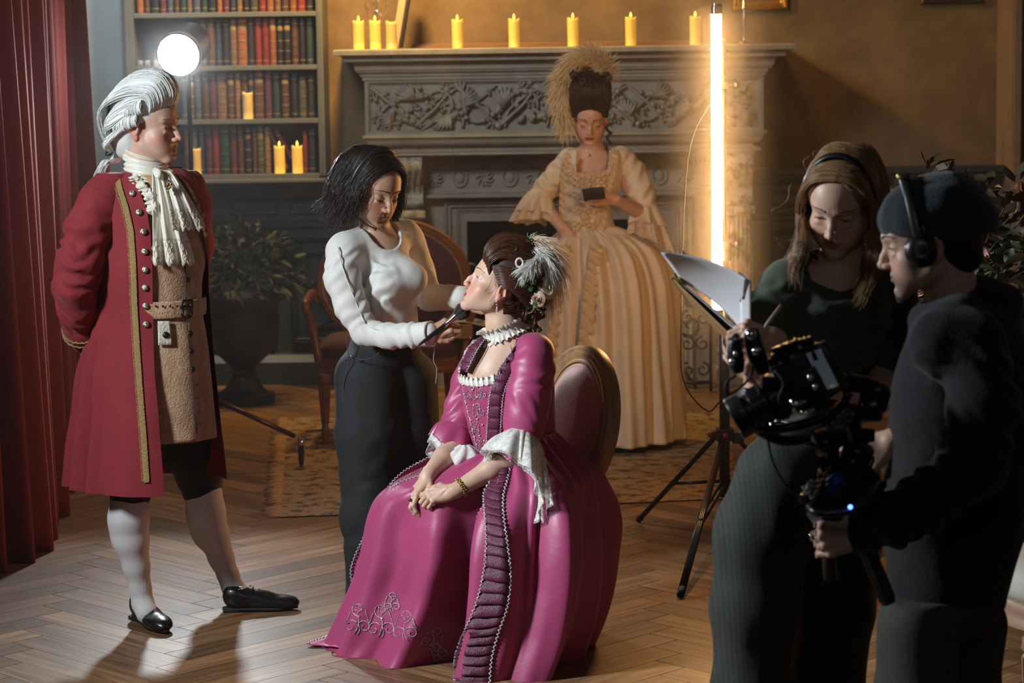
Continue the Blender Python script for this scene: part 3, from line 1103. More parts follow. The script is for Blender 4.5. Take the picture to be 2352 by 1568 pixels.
def three_side(mb,x0,x1,z1,y,w,d):
 prof=[(0,0),(0,.7),(.2,1.0),(.4,.8),(.5,.35),(.75,.3),(.85,.6),(1,0)]
 pts=[(x0,0.0),(x0,z1),(x1,z1),(x1,0.0)]
 R=np.empty((4,len(prof),3))
 for j,(u,v)in enumerate(prof):
  o_=w*u
  for i,(sx_,sz_)in enumerate(((1,0),(1,-1),(-1,-1),(-1,0))):
   R[i,j]=(pts[i][0]+sx_*o_,y-d*v,pts[i][1]+sz_*o_)
 mb.sheet(R)
three_side(b,P(1022,600,Y1)[0],P(1592,600,Y1)[0],zpx(458,Y1,1176),Y1,.045,.03)
three_side(b,P(1050,600,Y1)[0],P(1560,600,Y1)[0],zpx(478,Y1,1176),Y1,.022,.014)
b.build('surround_moulding',M['stone'],so,smooth=False)
b=MB()
za,zb_=zpx(432,13.7,1176),zpx(380,13.7,1176)
b.box((sx0,13.70,za),(sx1,Y1,zb_+.03))
b.box((sx0,13.66,za-.05),(sx1,Y1,za-.028),ch=.006)
b.box((sx0,13.68,za-.028),(sx1,Y1,za),ch=.004)
k=0
n=60
for i in range(n):
 x=sx0+(sx1-sx0)*(i+.5)/n
 b.ball((x,13.695,zb_+.012),(.010,.012,.012),8,5)
b.build('inner_frieze',M['stone'],fp,smooth=True,auto=40)
b=MB()
rr=random.Random(5)
zc,hh=(za+zb_)/2,(zb_-za)/2
for i in range(12):
 x=sx0+(sx1-sx0)*(i+.5)/12
 if i%2:
  b.tube([(x+.042*math.cos(t),13.694,zc+hh*.8*math.sin(t))for t in np.linspace(0,6.283,17)[:-1]],.006,6,loop=True)
  b.ball((x,13.70,zc),(.028,.012,hh*.55),12,7)
 else:
  for j in range(9):
   a=j*.7
   p=np.array([(x,13.695,zc),(x+.03*math.cos(a),13.690,zc+hh*.6*math.sin(a)),(x+.055*math.cos(a+.5),13.698,zc+hh*.95*math.sin(a+.5))])
   b.tube(spline(p,7),np.array([.006,.008,.009,.008,.007,.005,.002]),6,flat=.8)
b.build('frieze_ornament',M['stone'],fp)
b=MB()
b.box((ox0,YW-.03,0),(ox1,YW-.006,oz))
b.box((ox0,13.76,0.001),(ox1,YW-.03,0.012))
b.box((ox0,13.78,0),(ox0+.01,YW-.03,oz));b.box((ox1-.01,13.78,0),(ox1,YW-.03,oz))
b.build('firebox',M['soot'],fp,smooth=False)
def scroll_pts(c,r,turns=1.4,sgn=1,a0=0,n=22):
 t=np.linspace(0,1,n)
 return[(c[0]+r*(1-.8*u)*math.cos(a0+sgn*turns*6.283*u),c[1],c[2]+r*(1-.8*u)*math.sin(a0+sgn*turns*6.283*u))for u in t]
def andiron(px,label,flip):
 x=P(px,700,13.5)[0]
 r=empty('andiron',(x,13.48,0),label,'andiron','andirons in front of the firebox')
 b=MB()
 b.tube([(x,13.48,.06),(x,13.48,.62)],.014,10)
 b.tube([(x,13.48,.12),(x,13.72,.12)],.010,8)
 for s in(-1,1):
  b.tube(spline([(x,13.48,.14),(x+s*.05,13.47,.07),(x+s*.09,13.46,.0075)],8),.009,8)
 b.tube([(x,13.72,.12),(x,13.72,.008)],.008,8)
 b.build('stand',M['iron'],r)
 b=MB()
 b.tube(scroll_pts((x-.055*flip,13.475,.50),.065,1.3,flip,0 if flip>0 else math.pi),np.linspace(.011,.005,22),8)
 b.tube(scroll_pts((x-.06*flip,13.475,.36),.07,1.2,-flip,0 if flip>0 else math.pi),np.linspace(.011,.005,22),8)
 b.ball((x,13.48,.64),(.028,.028,.034),12,8)
 b.tube(spline([(x,13.48,.68),(x+.03*flip,13.47,.72),(x+.085*flip,13.46,.71),(x+.10*flip,13.46,.66)],12),np.linspace(.018,.012,12),8)
 b.build('scroll',M['iron'],r)
andiron(1062,'black iron scroll andiron standing left of the firebox behind the seated woman',1)
andiron(1560,'black iron scroll andiron right of the cream gown beside the glowing tube',-1)
xq=P(1600,800,13.3)[0]
r=empty('fire_screen',(xq,13.33,0),'dark wrought iron scrollwork fire screen leaning right of the firebox','fire screen')
b=MB()
X0,X1,Z1=P(1560,700,13.33)[0],P(1632,700,13.33)[0],.66
for(p,q)in(((X0,0.008),(X0,Z1)),((X1,0.008),(X1,Z1)),((X0,.06),(X1,.06)),((X0,Z1),(X1,Z1))):
 b.tube([(p[0],13.33,p[1]),(q[0],13.33,q[1])],.009,6)
b.build('frame',M['iron'],r)
b=MB()
for kk in range(4):
 for s in(-1,1):
  cx=(X0+X1)/2+s*.042
  b.tube(scroll_pts((cx,13.33,.13+kk*.145),.042,1.25,s*(1 if kk%2 else-1),math.pi/2),np.linspace(.008,.005,22),6)
b.build('scrollwork',M['iron'],r)
#things on the mantel
YC=13.50
for k,(px,lab)in enumerate([(824,'lit candle at the left end of the mantel, first of a close trio'),(862,'lit candle in the middle of the close trio on the mantel'),(899,'candle leaning book side, last of the close trio on the mantel'),(1051,'lit candle alone on the mantel right of the propped canvas'),(1181,'lit candle on the mantel, above the parting of the two carved birds'),(1316,'lit candle on the mantel above the white hair plume'),(1449,'lit candle on the mantel between the plume and the glowing tube'),(1597,'lit candle on the mantel closest left of the glowing tube')]):
 c=copy_tree(cl0 if k!=2 else cu0)
 place_candle(c,px,90,YC if k>2 else 13.46,MSZ+.001,lab,'candles on the mantel')
x=P(866,100,13.62)[0]
r=empty('candelabrum',(x,13.66,MSZ),'clear glass and chrome candelabrum with curling arms behind the candle trio','candelabrum')
b=MB()
zb=MSZ+.001
b.lathe([(0.0,zb),(.055,zb),(.055,zb+.006),(.03,zb+.014),(.008,zb+.02),(.006,zb+.09),(.011,zb+.10),(.006,zb+.11),(.005,zb+.19),(.012,zb+.205),(.004,zb+.22),(.004,zb+.46)],(x,13.66,0),16)
b.build('stem',M['chrome'],r)
b=MB()
for s in(-1,1):
 for dz,rr_ in((.26,.06),(.31,.04)):
  b.tube(spline([(x,13.66,zb+dz-.04),(x+s*rr_*.5,13.65,zb+dz-.075),(x+s*rr_,13.645,zb+dz-.03),(x+s*rr_*.9,13.645,zb+dz+.01)],12),.0045,8)
 b.lathe([(.002,zb+.22),(.02,zb+.235),(.024,zb+.25)],(x+s*.06*.95,13.645,.05),12)
b.build('arm',M['glass'],r)
b=MB()
rr=random.Random(8)
for k in range(10):
 a=k*.63
 b.ball((x+.065*math.cos(a),13.645+.03*math.sin(a),zb+.22+.03*(k%2)),(.006,.006,.011),6,4)
b.build('crystal_drop',M['glass'],r)
r=empty('propped_panel',(P(925,60,13.7)[0],13.7,MSZ),'thick pale canvas panel with dark side propped on the mantel','canvas')
x0=P(893,110,13.6)[0]
b=MB()
Mx=look((0,1,0),(.18,.0,1),(x0+.035,13.74,MSZ+.006))
b.box((-.028,0,0),(.012,.16,.42),Mx,ch=.002)
b.build('edge',mat('canvas_edge',(0.50,0.36,0.20),.7),r)
b=MB()
b.box((.0125,.004,.004),(.030,.19,.40),Mx,ch=.002)
b.build('panel',mat('canvas_dark',(0.02,0.014,0.010),.6),r)
x=P(1709,100,13.5)[0]
r=empty('candlestick',(x,13.5,MSZ),'tall chrome candlestick with a wide round foot right of the glowing tube','candlestick')
b=MB()
b.lathe([(0,zb),(.07,zb),(.078,zb+.004),(.06,zb+.010),(.02,zb+.014),(.009,zb+.022),(.007,zb+.03),(.0065,zb+.19),(.014,zb+.195),(.014,zb+.20),(.006,zb+.21),(.006,zb+.34)],(x,13.5,0),24)
b.build('stem',M['chrome'],r,auto=40)
b=MB()
for k in range(14):
 b.ball((x+.012*math.cos(k*2.4),13.5+.012*math.sin(k*2.4),zb+.215+k*.009),.0055,6,4)
b.build('crystal',M['glass'],r)
b=MB()
x0,x1=P(945,100,13.95)[0],P(1600,100,13.95)[0]
b.box((x0,13.98,MSZ+.001),(x1,YW-.003,MSZ+.012),ch=.004)
b.box((x0,14.03,MSZ+.012),(x1,YW-.003,MSZ+.024),ch=.004)
o=b.build('overmantel_ledge',mat('ledge_wood',(0.30,0.14,0.05),.45,vary=.3),smooth=False)
tag(o,'narrow brown wooden ledge running along the wall behind the mantel candles','ledge')
def picture_frame(pxa,pxb,pyb,label,m_,inner,name='picture_frame'):
 x0,x1=P(pxa,pyb,YW-.02)[0],P(pxb,pyb,YW-.02)[0]
 zb0=P((pxa+pxb)/2,pyb,YW-.02)[2]
 r=empty(name,((x0+x1)/2,YW-.02,zb0),label,'picture frame')
 b=MB()
 rect_frame(b,x0,x1,zb0,zb0+.5,YW-.003,.055,.035)
 b.build('frame',m_,r,smooth=False)
 b=MB()
 b.box((x0+.04,YW-.012,zb0+.04),(x1-.04,YW-.004,zb0+.46))
 b.build('canvas',inner,r,smooth=False)
picture_frame(1681,1811,24,'ornate gold picture frame hanging above the right end of the mantel',M['gold'],mat('painting_a',(.18,.09,.04),.5,vary=.5))
picture_frame(2113,2256,10,'dark bronze picture frame cut off by the top edge at the far right',mat('bronze',(.16,.12,.09),.4,metal=.7),mat('painting_b',(.04,.03,.02),.5,vary=.5))
x0,x1=P(1118,0,YW)[0],P(1200,0,YW)[0]
#rug
def rug():
 A,B,C_,D=[PF(*p)for p in((640,1190),(1700,1146),(1668,948),(655,962))]
 r=empty('rug',((A+C_)/2).tolist(),'worn beige and brown distressed rug with a fringed end in front of the fireplace','rug')
 n,m_=60,40
 G=np.empty((m_,n,3))
 for j in range(m_):
  for i in range(n):
   u,v=i/(n-1),j/(m_-1)
   p=(1-v)*((1-u)*A+u*B)+v*((1-u)*D+u*C_)
   G[j,i]=p
 G[:,:,2]=.006+.002*noise3(G[:,:,0]*3,G[:,:,1]*3,0)
 b=MB();b.sheet(G,-.005)
 rm=mat('rug_weave',(0.40,0.27,0.15),.95,bump=.5,bscale=160,color2=(0.07,0.055,0.045),vscale=15,vlo=.48,vhi=.62)
 b.build('pile',rm,r)
 b=MB()
 rr=random.Random(2)
 e=D-A
 for k in range(260):
  t=(k+rr.random())/260
  p=A+e*t
  if rr.random()<.12:continue
  L=rr.uniform(.03,.075)
  q=p+np.array([-L,rr.uniform(-.02,.02),0])
  b.tube([(p[0]+.01,p[1],.008),((p[0]+q[0])/2,(p[1]+q[1])/2+rr.uniform(-.006,.006),.009),(q[0],q[1],.003)],.0028,5)
 f=b.build('fringe',mat('fringe_yarn',(0.50,0.33,0.18),.95),r)
rug()
#curtain
def curtain():
 foot=[PF(-260,1480),PF(-60,1330),PF(60,1265),PF(104,1180),PF(150,1098),PF(215,1075),PF(262,1060)]
 foot=[np.array([p[0],p[1],0.0])for p in foot]
 top=[P(-330,0,foot[0][1]+.0),P(-120,0,foot[1][1]),P(-20,0,foot[2][1]),P(60,0,foot[3][1]),P(120,0,foot[4][1]),P(165,0,foot[5][1]),P(188,0,foot[6][1])]
 n,m_=420,44
 F=spline(foot,n)
 T=spline(top,n)
 zt=3.55
 dirv=(T-F)
 G=np.empty((m_,n,3))
 s=np.concatenate([[0],np.cumsum(np.linalg.norm(np.diff(F,axis=0),axis=1))])
 for j in range(m_):
  v=j/(m_-1)
  z=zt*(1-v)
  f=z/T[:,2]
  p=F+dirv*f[:,None]
  tan=np.gradient(p,axis=0)
  nrm=np.stack([tan[:,1],-tan[:,0],0*tan[:,0]],1)
  nrm/=np.linalg.norm(nrm,axis=1)[:,None]
  amp=.035+.045*v
  ph=s*2*math.pi/.21
  w=np.sin(ph+1.1*np.sin(s*5.1)+.5*math.sin(v*2))+.35*np.sin(2*ph+2+s*3)+.22*np.sin(s*9+v*1.3)
  w=np.sign(w)*np.abs(w)**.85
  p=p+nrm*(amp*w)[:,None]
  p[:,2]=z+.002
  G[j]=p
 b=MB();b.sheet(G,.004)
 o=b.build('curtain',M['velvet_red'])
 tag(o,'floor-length dark red velvet curtain hanging in deep folds at the left edge','curtain')
curtain()
#SET LIGHTS AS OBJECTS
YL=11.0
lc=P(411,125,YL)
r=empty('stage_light',(lc[0]+.02,YL+.22,0),'round white spotlight shining above the footman on a rolling stand','studio light')
LAMP=tuple(float(q)for q in lc)
aimv=unit(np.array([-0.10,-1,-.22]))
ML=look(aimv,(0,0,1),lc)
b=MB()
def lathe_y(prof,Mx,n=28):
 """profile (radius, y) turned about local y of Mx"""
 A=np.eye(4);A[:3,:3]=np.array([[1,0,0],[0,0,1],[0,-1,0]])
 return Mx@A
b.lathe([(0.0,-.30),(.07,-.30),(.085,-.28),(.088,-.05),(.100,-.03),(.102,.012),(.094,.014),(.093,-.004)],n=32,M=lathe_y(None,ML),cap=True)
for k in range(7):
 b.lathe([(.0885,-.26+k*.03),(.094,-.255+k*.03),(.094,-.248+k*.03),(.0885,-.244+k*.03)],n=32,M=lathe_y(None,ML),cap=False)
b.build('housing',M['black_metal'],r,auto=40)
b=MB()
b.lathe([(0.0,.014),(.04,.012),(.07,.008),(.0925,0.0),(.0925,-.004),(0,-.004)],n=40,M=lathe_y(None,ML))
b.build('lens',mat('lamp_lens',(1,1,1),.3,emit=(.93,.98,1.0),estr=140),r)
b=MB()
yb=np.array([lc[0]+.02,YL+.10,0])
base=np.array([P(452,808,YL+.15)[0],YL+.15,0])
b.tube([(base[0],base[1],.12),(base[0],base[1],1.35)],.016,12)
b.tube([(base[0],base[1],1.30),(base[0]-.0,base[1],lc[2]-.19)],.011,12)
b.tube([(base[0],base[1],1.27),(base[0],base[1],1.37)],.024,12)
b.build('pole',M['black_metal'],r)
b=MB()
yc=lc+np.array([0.0,.15,.035])
b.tube(spline([(base[0],base[1],lc[2]-.20),(base[0],base[1]+.02,lc[2]-.10),yc+np.array([.02,.03,-.06]),yc+np.array([.0,.02,-.02])],16),.009,8)
b.build('yoke',M['black_metal'],r)
cast=PF(692,1045,.062)
hub=P(470,826,YL+.15)
for k,e in enumerate([cast,np.array([base[0]-.55,base[1]+.35,.05]),np.array([base[0]-.35,base[1]-.45,.05])]):
 e=np.array(e)
 top=e+np.array([0,0,.045])
 b=MB()
 h_=np.array([base[0],base[1],.36 if k==0 else .30])
 d=unit(top+np.array([0,0,.02])-h_)
 b.tube([h_,top+np.array([0,0,.03])-d*.03],.012,10)
 lg=b.build('leg',mat('leg_bronze',(.10,.05,.025),.3,metal=.9)if k==0 else M['black_metal'],r)
 b=MB()
 b.tube([top+np.array([0,0,.035]),top-np.array([0,0,.01])],[.016,.014],10)
 b.box(tuple(e+[-.022,-.020,.010]),tuple(e+[-.012,.020,.045]),ch=.003)
 b.box(tuple(e+[.012,-.020,.010]),tuple(e+[.022,.020,.045]),ch=.003)
 cf=b.build('caster_fork',M['chrome'],lg)
 b=MB()
 A=np.eye(4);A[:3,:3]=np.array([[0,0,1],[0,1,0],[-1,0,0]]);A[:3,3]=e+np.array([0,0,-.004])
 b.lathe([(0,-.010),(.038,-.010),(.046,-.005),(.046,.005),(.038,.010),(0,.010)],n=24,M=A)
 b.build('wheel',M['rubber'],lg,auto=40)
#glowing tube on a tripod
YT=9.35
tt,tb=P(1645,8,YT),P(1643,700,YT)
r=empty('tube_light',(tt[0],YT,0),'tall glowing warm white light tube clamped upright to the black tripod stand','studio light')
b=MB()
zt_,zb_2=tt[2],tt[2]-1.20
ax=np.array([tt[0],YT,0])
TUBE=(float(tt[0]),YT,float(zb_2),float(zt_))
b.lathe([(.0,zb_2+.02),(.0200,zb_2+.02),(.0205,zb_2+.03),(.0205,zt_-.045),(.0200,zt_-.04),(0,zt_-.04)],tuple(ax),24)
tubeo=b.build('tube',mat('tube_glow',(1,.9,.7),.4,emit=(1.0,.51,.18),estr=125),r)
b=MB()
b.lathe([(0,zt_-.04),(.0235,zt_-.04),(.0235,zt_-.012),(.0215,zt_-.010),(.0215,zt_),(0,zt_)],tuple(ax),24)
b.build('top_cap',M['chrome'],r,auto=40)
b=MB()
b.lathe([(0,zb_2-.03),(.0225,zb_2-.03),(.0235,zb_2-.02),(.0235,zb_2+.02),(0,zb_2+.02)],tuple(ax),24)
b.build('bottom_cap',M['black_plastic'],r,auto=40)
sx=P(1664,700,YT+.06)[0]
r=empty('light_stand',(sx,YT+.07,0),'black tripod stand with spread legs behind the woman in green','light stand')
Y2=YT+.075
b=MB()
b.tube([(sx,Y2,.16),(sx,Y2,1.15)],.021,14)
b.tube([(sx,Y2,1.13),(sx,Y2,zpx(88,Y2,1664))],.0105,12)
b.build('pole',M['black_metal'],r)
b=MB()
hz=zpx(1000,Y2,1665)
b.box((sx-.035,Y2-.035,hz-.02),(sx+.035,Y2+.035,hz+.03),ch=.008)
b.box((sx-.05,Y2-.03,hz-.005),(sx-.03,Y2-.005,hz+.02),ch=.004)
b.box((sx+.03,Y2-.03,hz-.03),(sx+.075,Y2-.005,hz+.015),ch=.006)
b.tube([(sx,Y2,1.10),(sx,Y2,1.17)],.030,14)
b.build('collar',M['black_plastic'],r,auto=40)
for py in(195,560):
 b=MB()
 z=zpx(py,Y2,1664)
 b.box((sx-.045,Y2-.052,z-.014),(sx+.018,Y2+.018,z+.014),ch=.005)
 b.tube([(sx+.012,Y2,z),(sx+.045,Y2,z)],.006,8)
 b.ball((sx+.05,Y2,z),.012,8,6)
 b.build('clamp',M['black_plastic'],r,auto=40)
b=MB()
b.tube([(sx+.0,Y2-.045,hz+.008),(sx-.0,Y2-.06,hz+.008)],.011,10)
b.tube([(sx-.045,Y2-.02,hz+.008),(sx-.065,Y2-.025,hz+.008)],.010,10)
b.build('knob',mat('knob_red',(.25,.01,.01),.4),r)
lowz=.20
feet=[PF(1466,1196,.01),PF(1563,1368,.01)]
cxy=np.array([sx,Y2])
d0=feet[0][:2]-cxy
d1=feet[1][:2]-cxy
d2=-(unit(d0)+unit(d1))*np.linalg.norm(d0)
d2=unit(d2)*np.linalg.norm(d0)
for k,d in enumerate((d0,d1,d2)):
 ft=np.array([*(cxy+d),.012])
 u=unit(d)
 top=np.array([sx+u[0]*.035,Y2+u[1]*.035,hz])
 b=MB()
 for s in(-1,1):
  off=np.array([-u[1],u[0],0])*.006*s
  b.tube([top+off,ft+off],.0085,10)
 b.tube([top,ft],.0095,10)
 lg=b.build('leg',M['black_metal'],r)
 mid=top+(ft-top)*.56
 b=MB()
 for s in(-1,1):
  off=np.array([-u[1],u[0],0])*.010*s
  b.tube([mid+off,np.array([sx+u[0]*.02,Y2+u[1]*.02,lowz+.02])+off],.006,8)
 b.ball(mid,.014,8,6)
 b.build('brace',M['black_metal'],lg)
 b=MB()
 b.tube([ft+(top-ft)*.04,ft],.0125,10)
 b.build('rubber_foot',M['rubber'],lg)
q=[(sx-.03,Y2-.02,hz+1.35),(sx-.14,Y2-.02,hz+1.1),(sx-.17,Y2-.02,hz+.45),(sx-.16,Y2,hz+.22),(sx-.07,Y2,hz+.10),(sx-.02,Y2-.03,hz+.14)]
b=MB();b.tube(spline(q,40),.0032,6)
o=b.build('power_cable',M['rubber']);tag(o,'thin black cable looping beside the tripod pole behind the clipboard','cable')
#FURNITURE
def medallion_chair(name,c,yaw,back_h,back_w,seat_h,wood,cloth,label,cat='chair',seat_w=.52,seat_d=.50,leg_h=None,tilt=.16,parts_back=True,oval_z0=None,arms=False):
 """c: floor point under the seat centre; yaw: direction the sitter faces (angle of local y); oval padded back"""
 r=empty(name,c,label,cat)
 Mw=rotz(yaw,c)
 X=lambda p:xf(Mw,np.atleast_2d(p))
 leg_h=seat_h-.10
 for(lx,ly)in((-.5,.46),(.5,.46),(-.42,-.46),(.42,-.46)):
  b=MB()
  x,y=lx*seat_w*.88,ly*seat_d
  prof=[(.013,0.0),(.017,.012),(.020,.05),(.018,.056),(.022,.066),(.018,.076),(.0155,.09),(.026,leg_h-.05),(.020,leg_h-.045),(.030,leg_h-.03),(.028,leg_h)]
  A=rotz(0,(x,y,0))
  b.lathe(prof,n=14,M=Mw@A)
  for k in range(8):
   a=k*math.pi/4
   q0=[(x+.0165*math.cos(a),y+.0165*math.sin(a),.095),(x+.0265*math.cos(a),y+.0265*math.sin(a),leg_h-.055)]
   b.tube(X(q0),[.003,.0045],5)
  b.build('leg',wood,r,auto=50)
 a=np.linspace(0,2*math.pi,48,endpoint=False)
 ex=.62
 ring=np.stack([seat_w/2*np.sign(np.cos(a))*np.abs(np.cos(a))**ex,seat_d/2*np.sign(np.sin(a))*np.abs(np.sin(a))**ex],1)
 def rr_(s,z):return np.concatenate([ring*s,np.full((48,1),z)],1)
 b=MB()
 zs=seat_h
 R=[rr_(.94,zs-.105),rr_(.99,zs-.10),rr_(1.0,zs-.088),rr_(.975,zs-.078),rr_(.975,zs-.062),rr_(1.0,zs-.052),rr_(1.0,zs-.036),rr_(.975,zs-.03),rr_(.96,zs-.028)]
 b.rings([X(q)for q in R])
 b.build('seat_rail',wood,r,auto=50)
 b=MB()
 R=[rr_(.955,zs-.03),rr_(.985,zs-.005),rr_(.99,zs+.012),rr_(.965,zs+.035),rr_(.88,zs+.055),rr_(.70,zs+.066),rr_(.4,zs+.072)]
 b.rings([X(q)for q in R])
 b.build('seat_cushion',cloth,r)
 cz=(oval_z0 if oval_z0 else zs+.12)+back_h/2
 Mb=Mw@frame((1,0,0),(0,math.cos(tilt),math.sin(tilt)),(0,-math.sin(tilt),math.cos(tilt)),(0,-seat_d*.5-math.tan(tilt)*(cz-zs)*.8,cz))
 n=64
 a=np.linspace(0,2*math.pi,n,endpoint=False)
 def ov(s,y,ex_=0.0):
  return np.stack([(back_w/2+s)*np.cos(a)*(1-.06*(np.sin(a)<0)*np.abs(np.sin(a))**2),y+0*a,(back_h/2+s)*np.sin(a)],1)
 prof=[(-.062,.012),(-.060,.022),(-.052,.024),(-.046,.018),(-.036,.026),(-.028,.028),(-.022,.020),(-.012,.026),(-.003,.018),(0,.004),(0,-.018),(-.008,-.026),(-.05,-.026),(-.062,-.018)]
 R=np.array([xf(Mb,ov(s,y))for s,y in prof])
 b=MB()
 b.rings(np.transpose(R,(1,0,2)),closed=True,cap=False,loop=True)
 b.build('back_frame',wood,r,auto=60)
 b=MB()
 cush=[(-.066,.010,1),(-.064,.020,1),(-.070,.023,1)]
 R=[ov(-.067,.006),ov(-.0625,.016),ov(-.066,.022),ov(-.075,.022),ov(-.085,.028),ov(-.12,.045),ov(-.17,.054)]
 b.rings([xf(Mb,q)for q in R])
 R=[ov(-.066,-.008),ov(-.075,-.020),ov(-.15,-.030)]
 b.rings([xf(Mb,q)for q in R])
 b.build('back_pad',cloth,r)
 for s in(-1,1):
  b=MB()
  p0=X([(s*seat_w*.37,-seat_d*.46,zs-.09)])[0]
  th=-math.pi/2+s*.62
  q=xf(Mb,np.array([[(back_w/2-.03)*math.cos(th),-.004,(back_h/2-.03)*math.sin(th)]]))[0]
  b.tube(spline([p0,(p0+q)/2+np.array([0,0,-.01]),q],8),[.022,.021,.020,.019,.019,.020,.022,.024],10)
  b.build('back_post',wood,r)
 if arms:
  for s in(-1,1):
   b=MB()
   th=s*-.15
   q=xf(Mb,np.array([[s*(back_w/2-.01),.0,-.08]]))[0]
   pts=[q,*X([(s*seat_w*.54,-.05,zs+.27),(s*seat_w*.56,seat_d*.25,zs+.25),(s*seat_w*.56,seat_d*.36,zs+.23),(s*seat_w*.52,seat_d*.30,zs+.12),(s*seat_w*.48,seat_d*.34,zs-.05)])]
   b.tube(spline(pts,26),.021,10)
   b.build('armrest',wood,r)
 return r
M['chair_wood']=mat('chair_wood',(0.42,0.24,0.115),.38,bump=.08,bscale=30,vary=.45,vscale=14,vstretch=(1,1,.3))
M['chair_leather']=mat('chair_leather',(0.36,0.19,0.15),.62,bump=.15,bscale=220)
CH_YAW=math.radians(90+28)
seat_c=(-0.02,7.88,0)
medallion_chair('medallion_chair',seat_c,CH_YAW,.53,.49,.43,M['chair_wood'],M['chair_leather'],'gilded wooden chair with an oval pink padded back under the seated woman',tilt=.20,oval_z0=.425,seat_d=.44)
M['cream_cloth']=mat('cream_cloth',(0.42,0.40,0.35),.8,weave=.6)
medallion_chair('medallion_chair',(1.565,6.56,0),math.radians(100),.52,.48,.47,mat('pale_wood',(.36,.22,.15),.45,vary=.3,vscale=12),M['cream_cloth'],'cream padded seat of a chair cut off by the right edge behind the cameraman')
AR_Y=12.0
ax0=P(900,700,AR_Y)[0]
medallion_chair('armchair',(ax0,AR_Y,.012),math.radians(180),.66,.80,.44,mat('armchair_wood',(.22,.085,.03),.35,bump=.1,bscale=30,vary=.4,vscale=10),mat('armchair_velvet',(.055,.012,.016),.8,sheen=.2),'dark red armchair with a carved oval wooden back behind the makeup artist','armchair',seat_w=.74,seat_d=.58,arms=True,tilt=.12,oval_z0=.40)
b=MB()
q=P(1052,792,AR_Y-.12)
b.box((q[0]-.065,AR_Y-.24,.515),(q[0]+.075,AR_Y-.06,.585),ch=.004)
r=empty('cardboard_box',(q[0],AR_Y-.15,.515),'small brown cardboard box lying on the dark red armchair seat','box')
b.build('carton',mat('carton',(.22,.12,.05),.8),r)
b=MB();b.box((q[0]-.05,AR_Y-.243,.525),(q[0]+.02,AR_Y-.2405,.578))
b.build('paper_label',mat('carton_label',(.42,.33,.20),.8),r,smooth=False)
b=MB()
G=np.array([[(q[0]-.02+.26*u,AR_Y-.22+.14*v,.588+.012*math.sin(u*9+v*4)*.5+.006-(.05*max(0,u-.4)))for u in np.linspace(0,1,20)]for v in np.linspace(0,1,8)])
b.sheet(G,.006)
o=b.build('folded_cloth',mat('folded_cloth',(.45,.42,.36),.9));tag(o,'crumpled pale cloth lying over the cardboard box on the armchair','cloth')
#urn with a bushy plant, left of centre
def leafy(mb,c,rad,n,L,w,seed,squash=.8,down=.1):
 rr=random.Random(seed)
 for k in range(n):
  a=rr.uniform(0,6.283)
  e=math.acos(rr.uniform(-.35,1))
  d=np.array([math.sin(e)*math.cos(a),math.sin(e)*math.sin(a),math.cos(e)*squash])
  p=np.array(c)+d*rad*rr.uniform(.55,1.0)
  dirv=unit(d+np.array([rr.uniform(-.7,.7),rr.uniform(-.7,.7),rr.uniform(-.6,.4)]))
  s=unit(np.cross(dirv,np.array([rr.uniform(-1,1),rr.uniform(-1,1),rr.uniform(-.3,1)])))
  nn=np.cross(dirv,s)
  l,ww=L*rr.uniform(.7,1.3),w*rr.uniform(.7,1.3)
  V=[p,p+dirv*l*.35+s*ww*.5-nn*ww*.12,p+dirv*l*.7+s*ww*.4-nn*ww*.12-np.array([0,0,l*.06]),p+dirv*l-np.array([0,0,l*.15]),p+dirv*l*.7-s*ww*.4-nn*ww*.12-np.array([0,0,l*.06]),p+dirv*l*.35-s*ww*.5-nn*ww*.12,p+dirv*l*.35,p+dirv*l*.7-np.array([0,0,l*.05])]
  g=rr.uniform(.6,1.3)
  mb.col=(g,g,g)
  mb.raw2(V,[[0,1,6,5],[1,2,7,6],[6,7,4,5]],[[0,0,0]][:0]+[[2,3,7],[7,3,4]])
  mb.raw([p,p-d*rad*.3+s*.001,p-d*rad*.3-s*.001],[[0,1,2]])
 mb.col=(1,1,1)
YU=13.2
ux=P(556,700,YU)[0]
r=empty('urn_planter',(ux,YU,0),'dark classical urn planter with bushy foliage in front of the dark panelling','planter')
b=MB()
b.lathe([(0,.001),(.17,.001),(.17,.05),(.13,.06),(.10,.09),(.065,.15),(.075,.17),(.06,.19),(.10,.23),(.17,.30),(.20,.40),(.205,.47),(.19,.52),(.20,.55),(.235,.575),(.24,.59),(.215,.595),(.19,.56),(0,.55)],(ux,YU,0),32)
b.build('urn',mat('urn_dark',(.018,.017,.017),.5,bump=.1,bscale=30),r,auto=40)
b=MB()
leafy(b,(ux,YU,.70),.34,900,.07,.022,3,.85)
b.build('foliage',mat('foliage_dark',(.02,.03,.014),.6),r)['kind']='thing'
#ornate table behind the cameraman
tq0,tq1=P(2028,882,8.55),P(2352,1045,7.05)
zt=.77
p0=PF(2022,872,zt);p1=PF(2360,1052,zt)
d=unit((p1-p0)[:2])
nrm=np.array([-d[1],d[0]])
if nrm[0]<0:nrm=-nrm
r=empty('console_table',(*(p0[:2]+(p1[:2]-p0[:2])*.5+nrm*.3),0),'ornate golden brown wooden table partly hidden behind the cameraman','table')
A=frame((d[0],d[1],0),(nrm[0],nrm[1],0),(0,0,1),(p0[0],p0[1],0))
Lt=float(np.linalg.norm((p1-p0)[:2]))-.02
TW=mat('table_wood',(.40,.21,.07),.32,bump=.08,bscale=18,stretch=(1,1,1),vary=.5,vscale=10)
b=MB();b.box((0,0,zt-.022),(Lt,.55,zt),A,ch=.006);b.box((.008,.008,zt-.036),(Lt-.008,.542,zt-.022),A,ch=.004)
b.build('tabletop',TW,r,auto=40)
b=MB();b.box((.04,.035,zt-.15),(Lt-.04,.51,zt-.036),A,ch=.004)
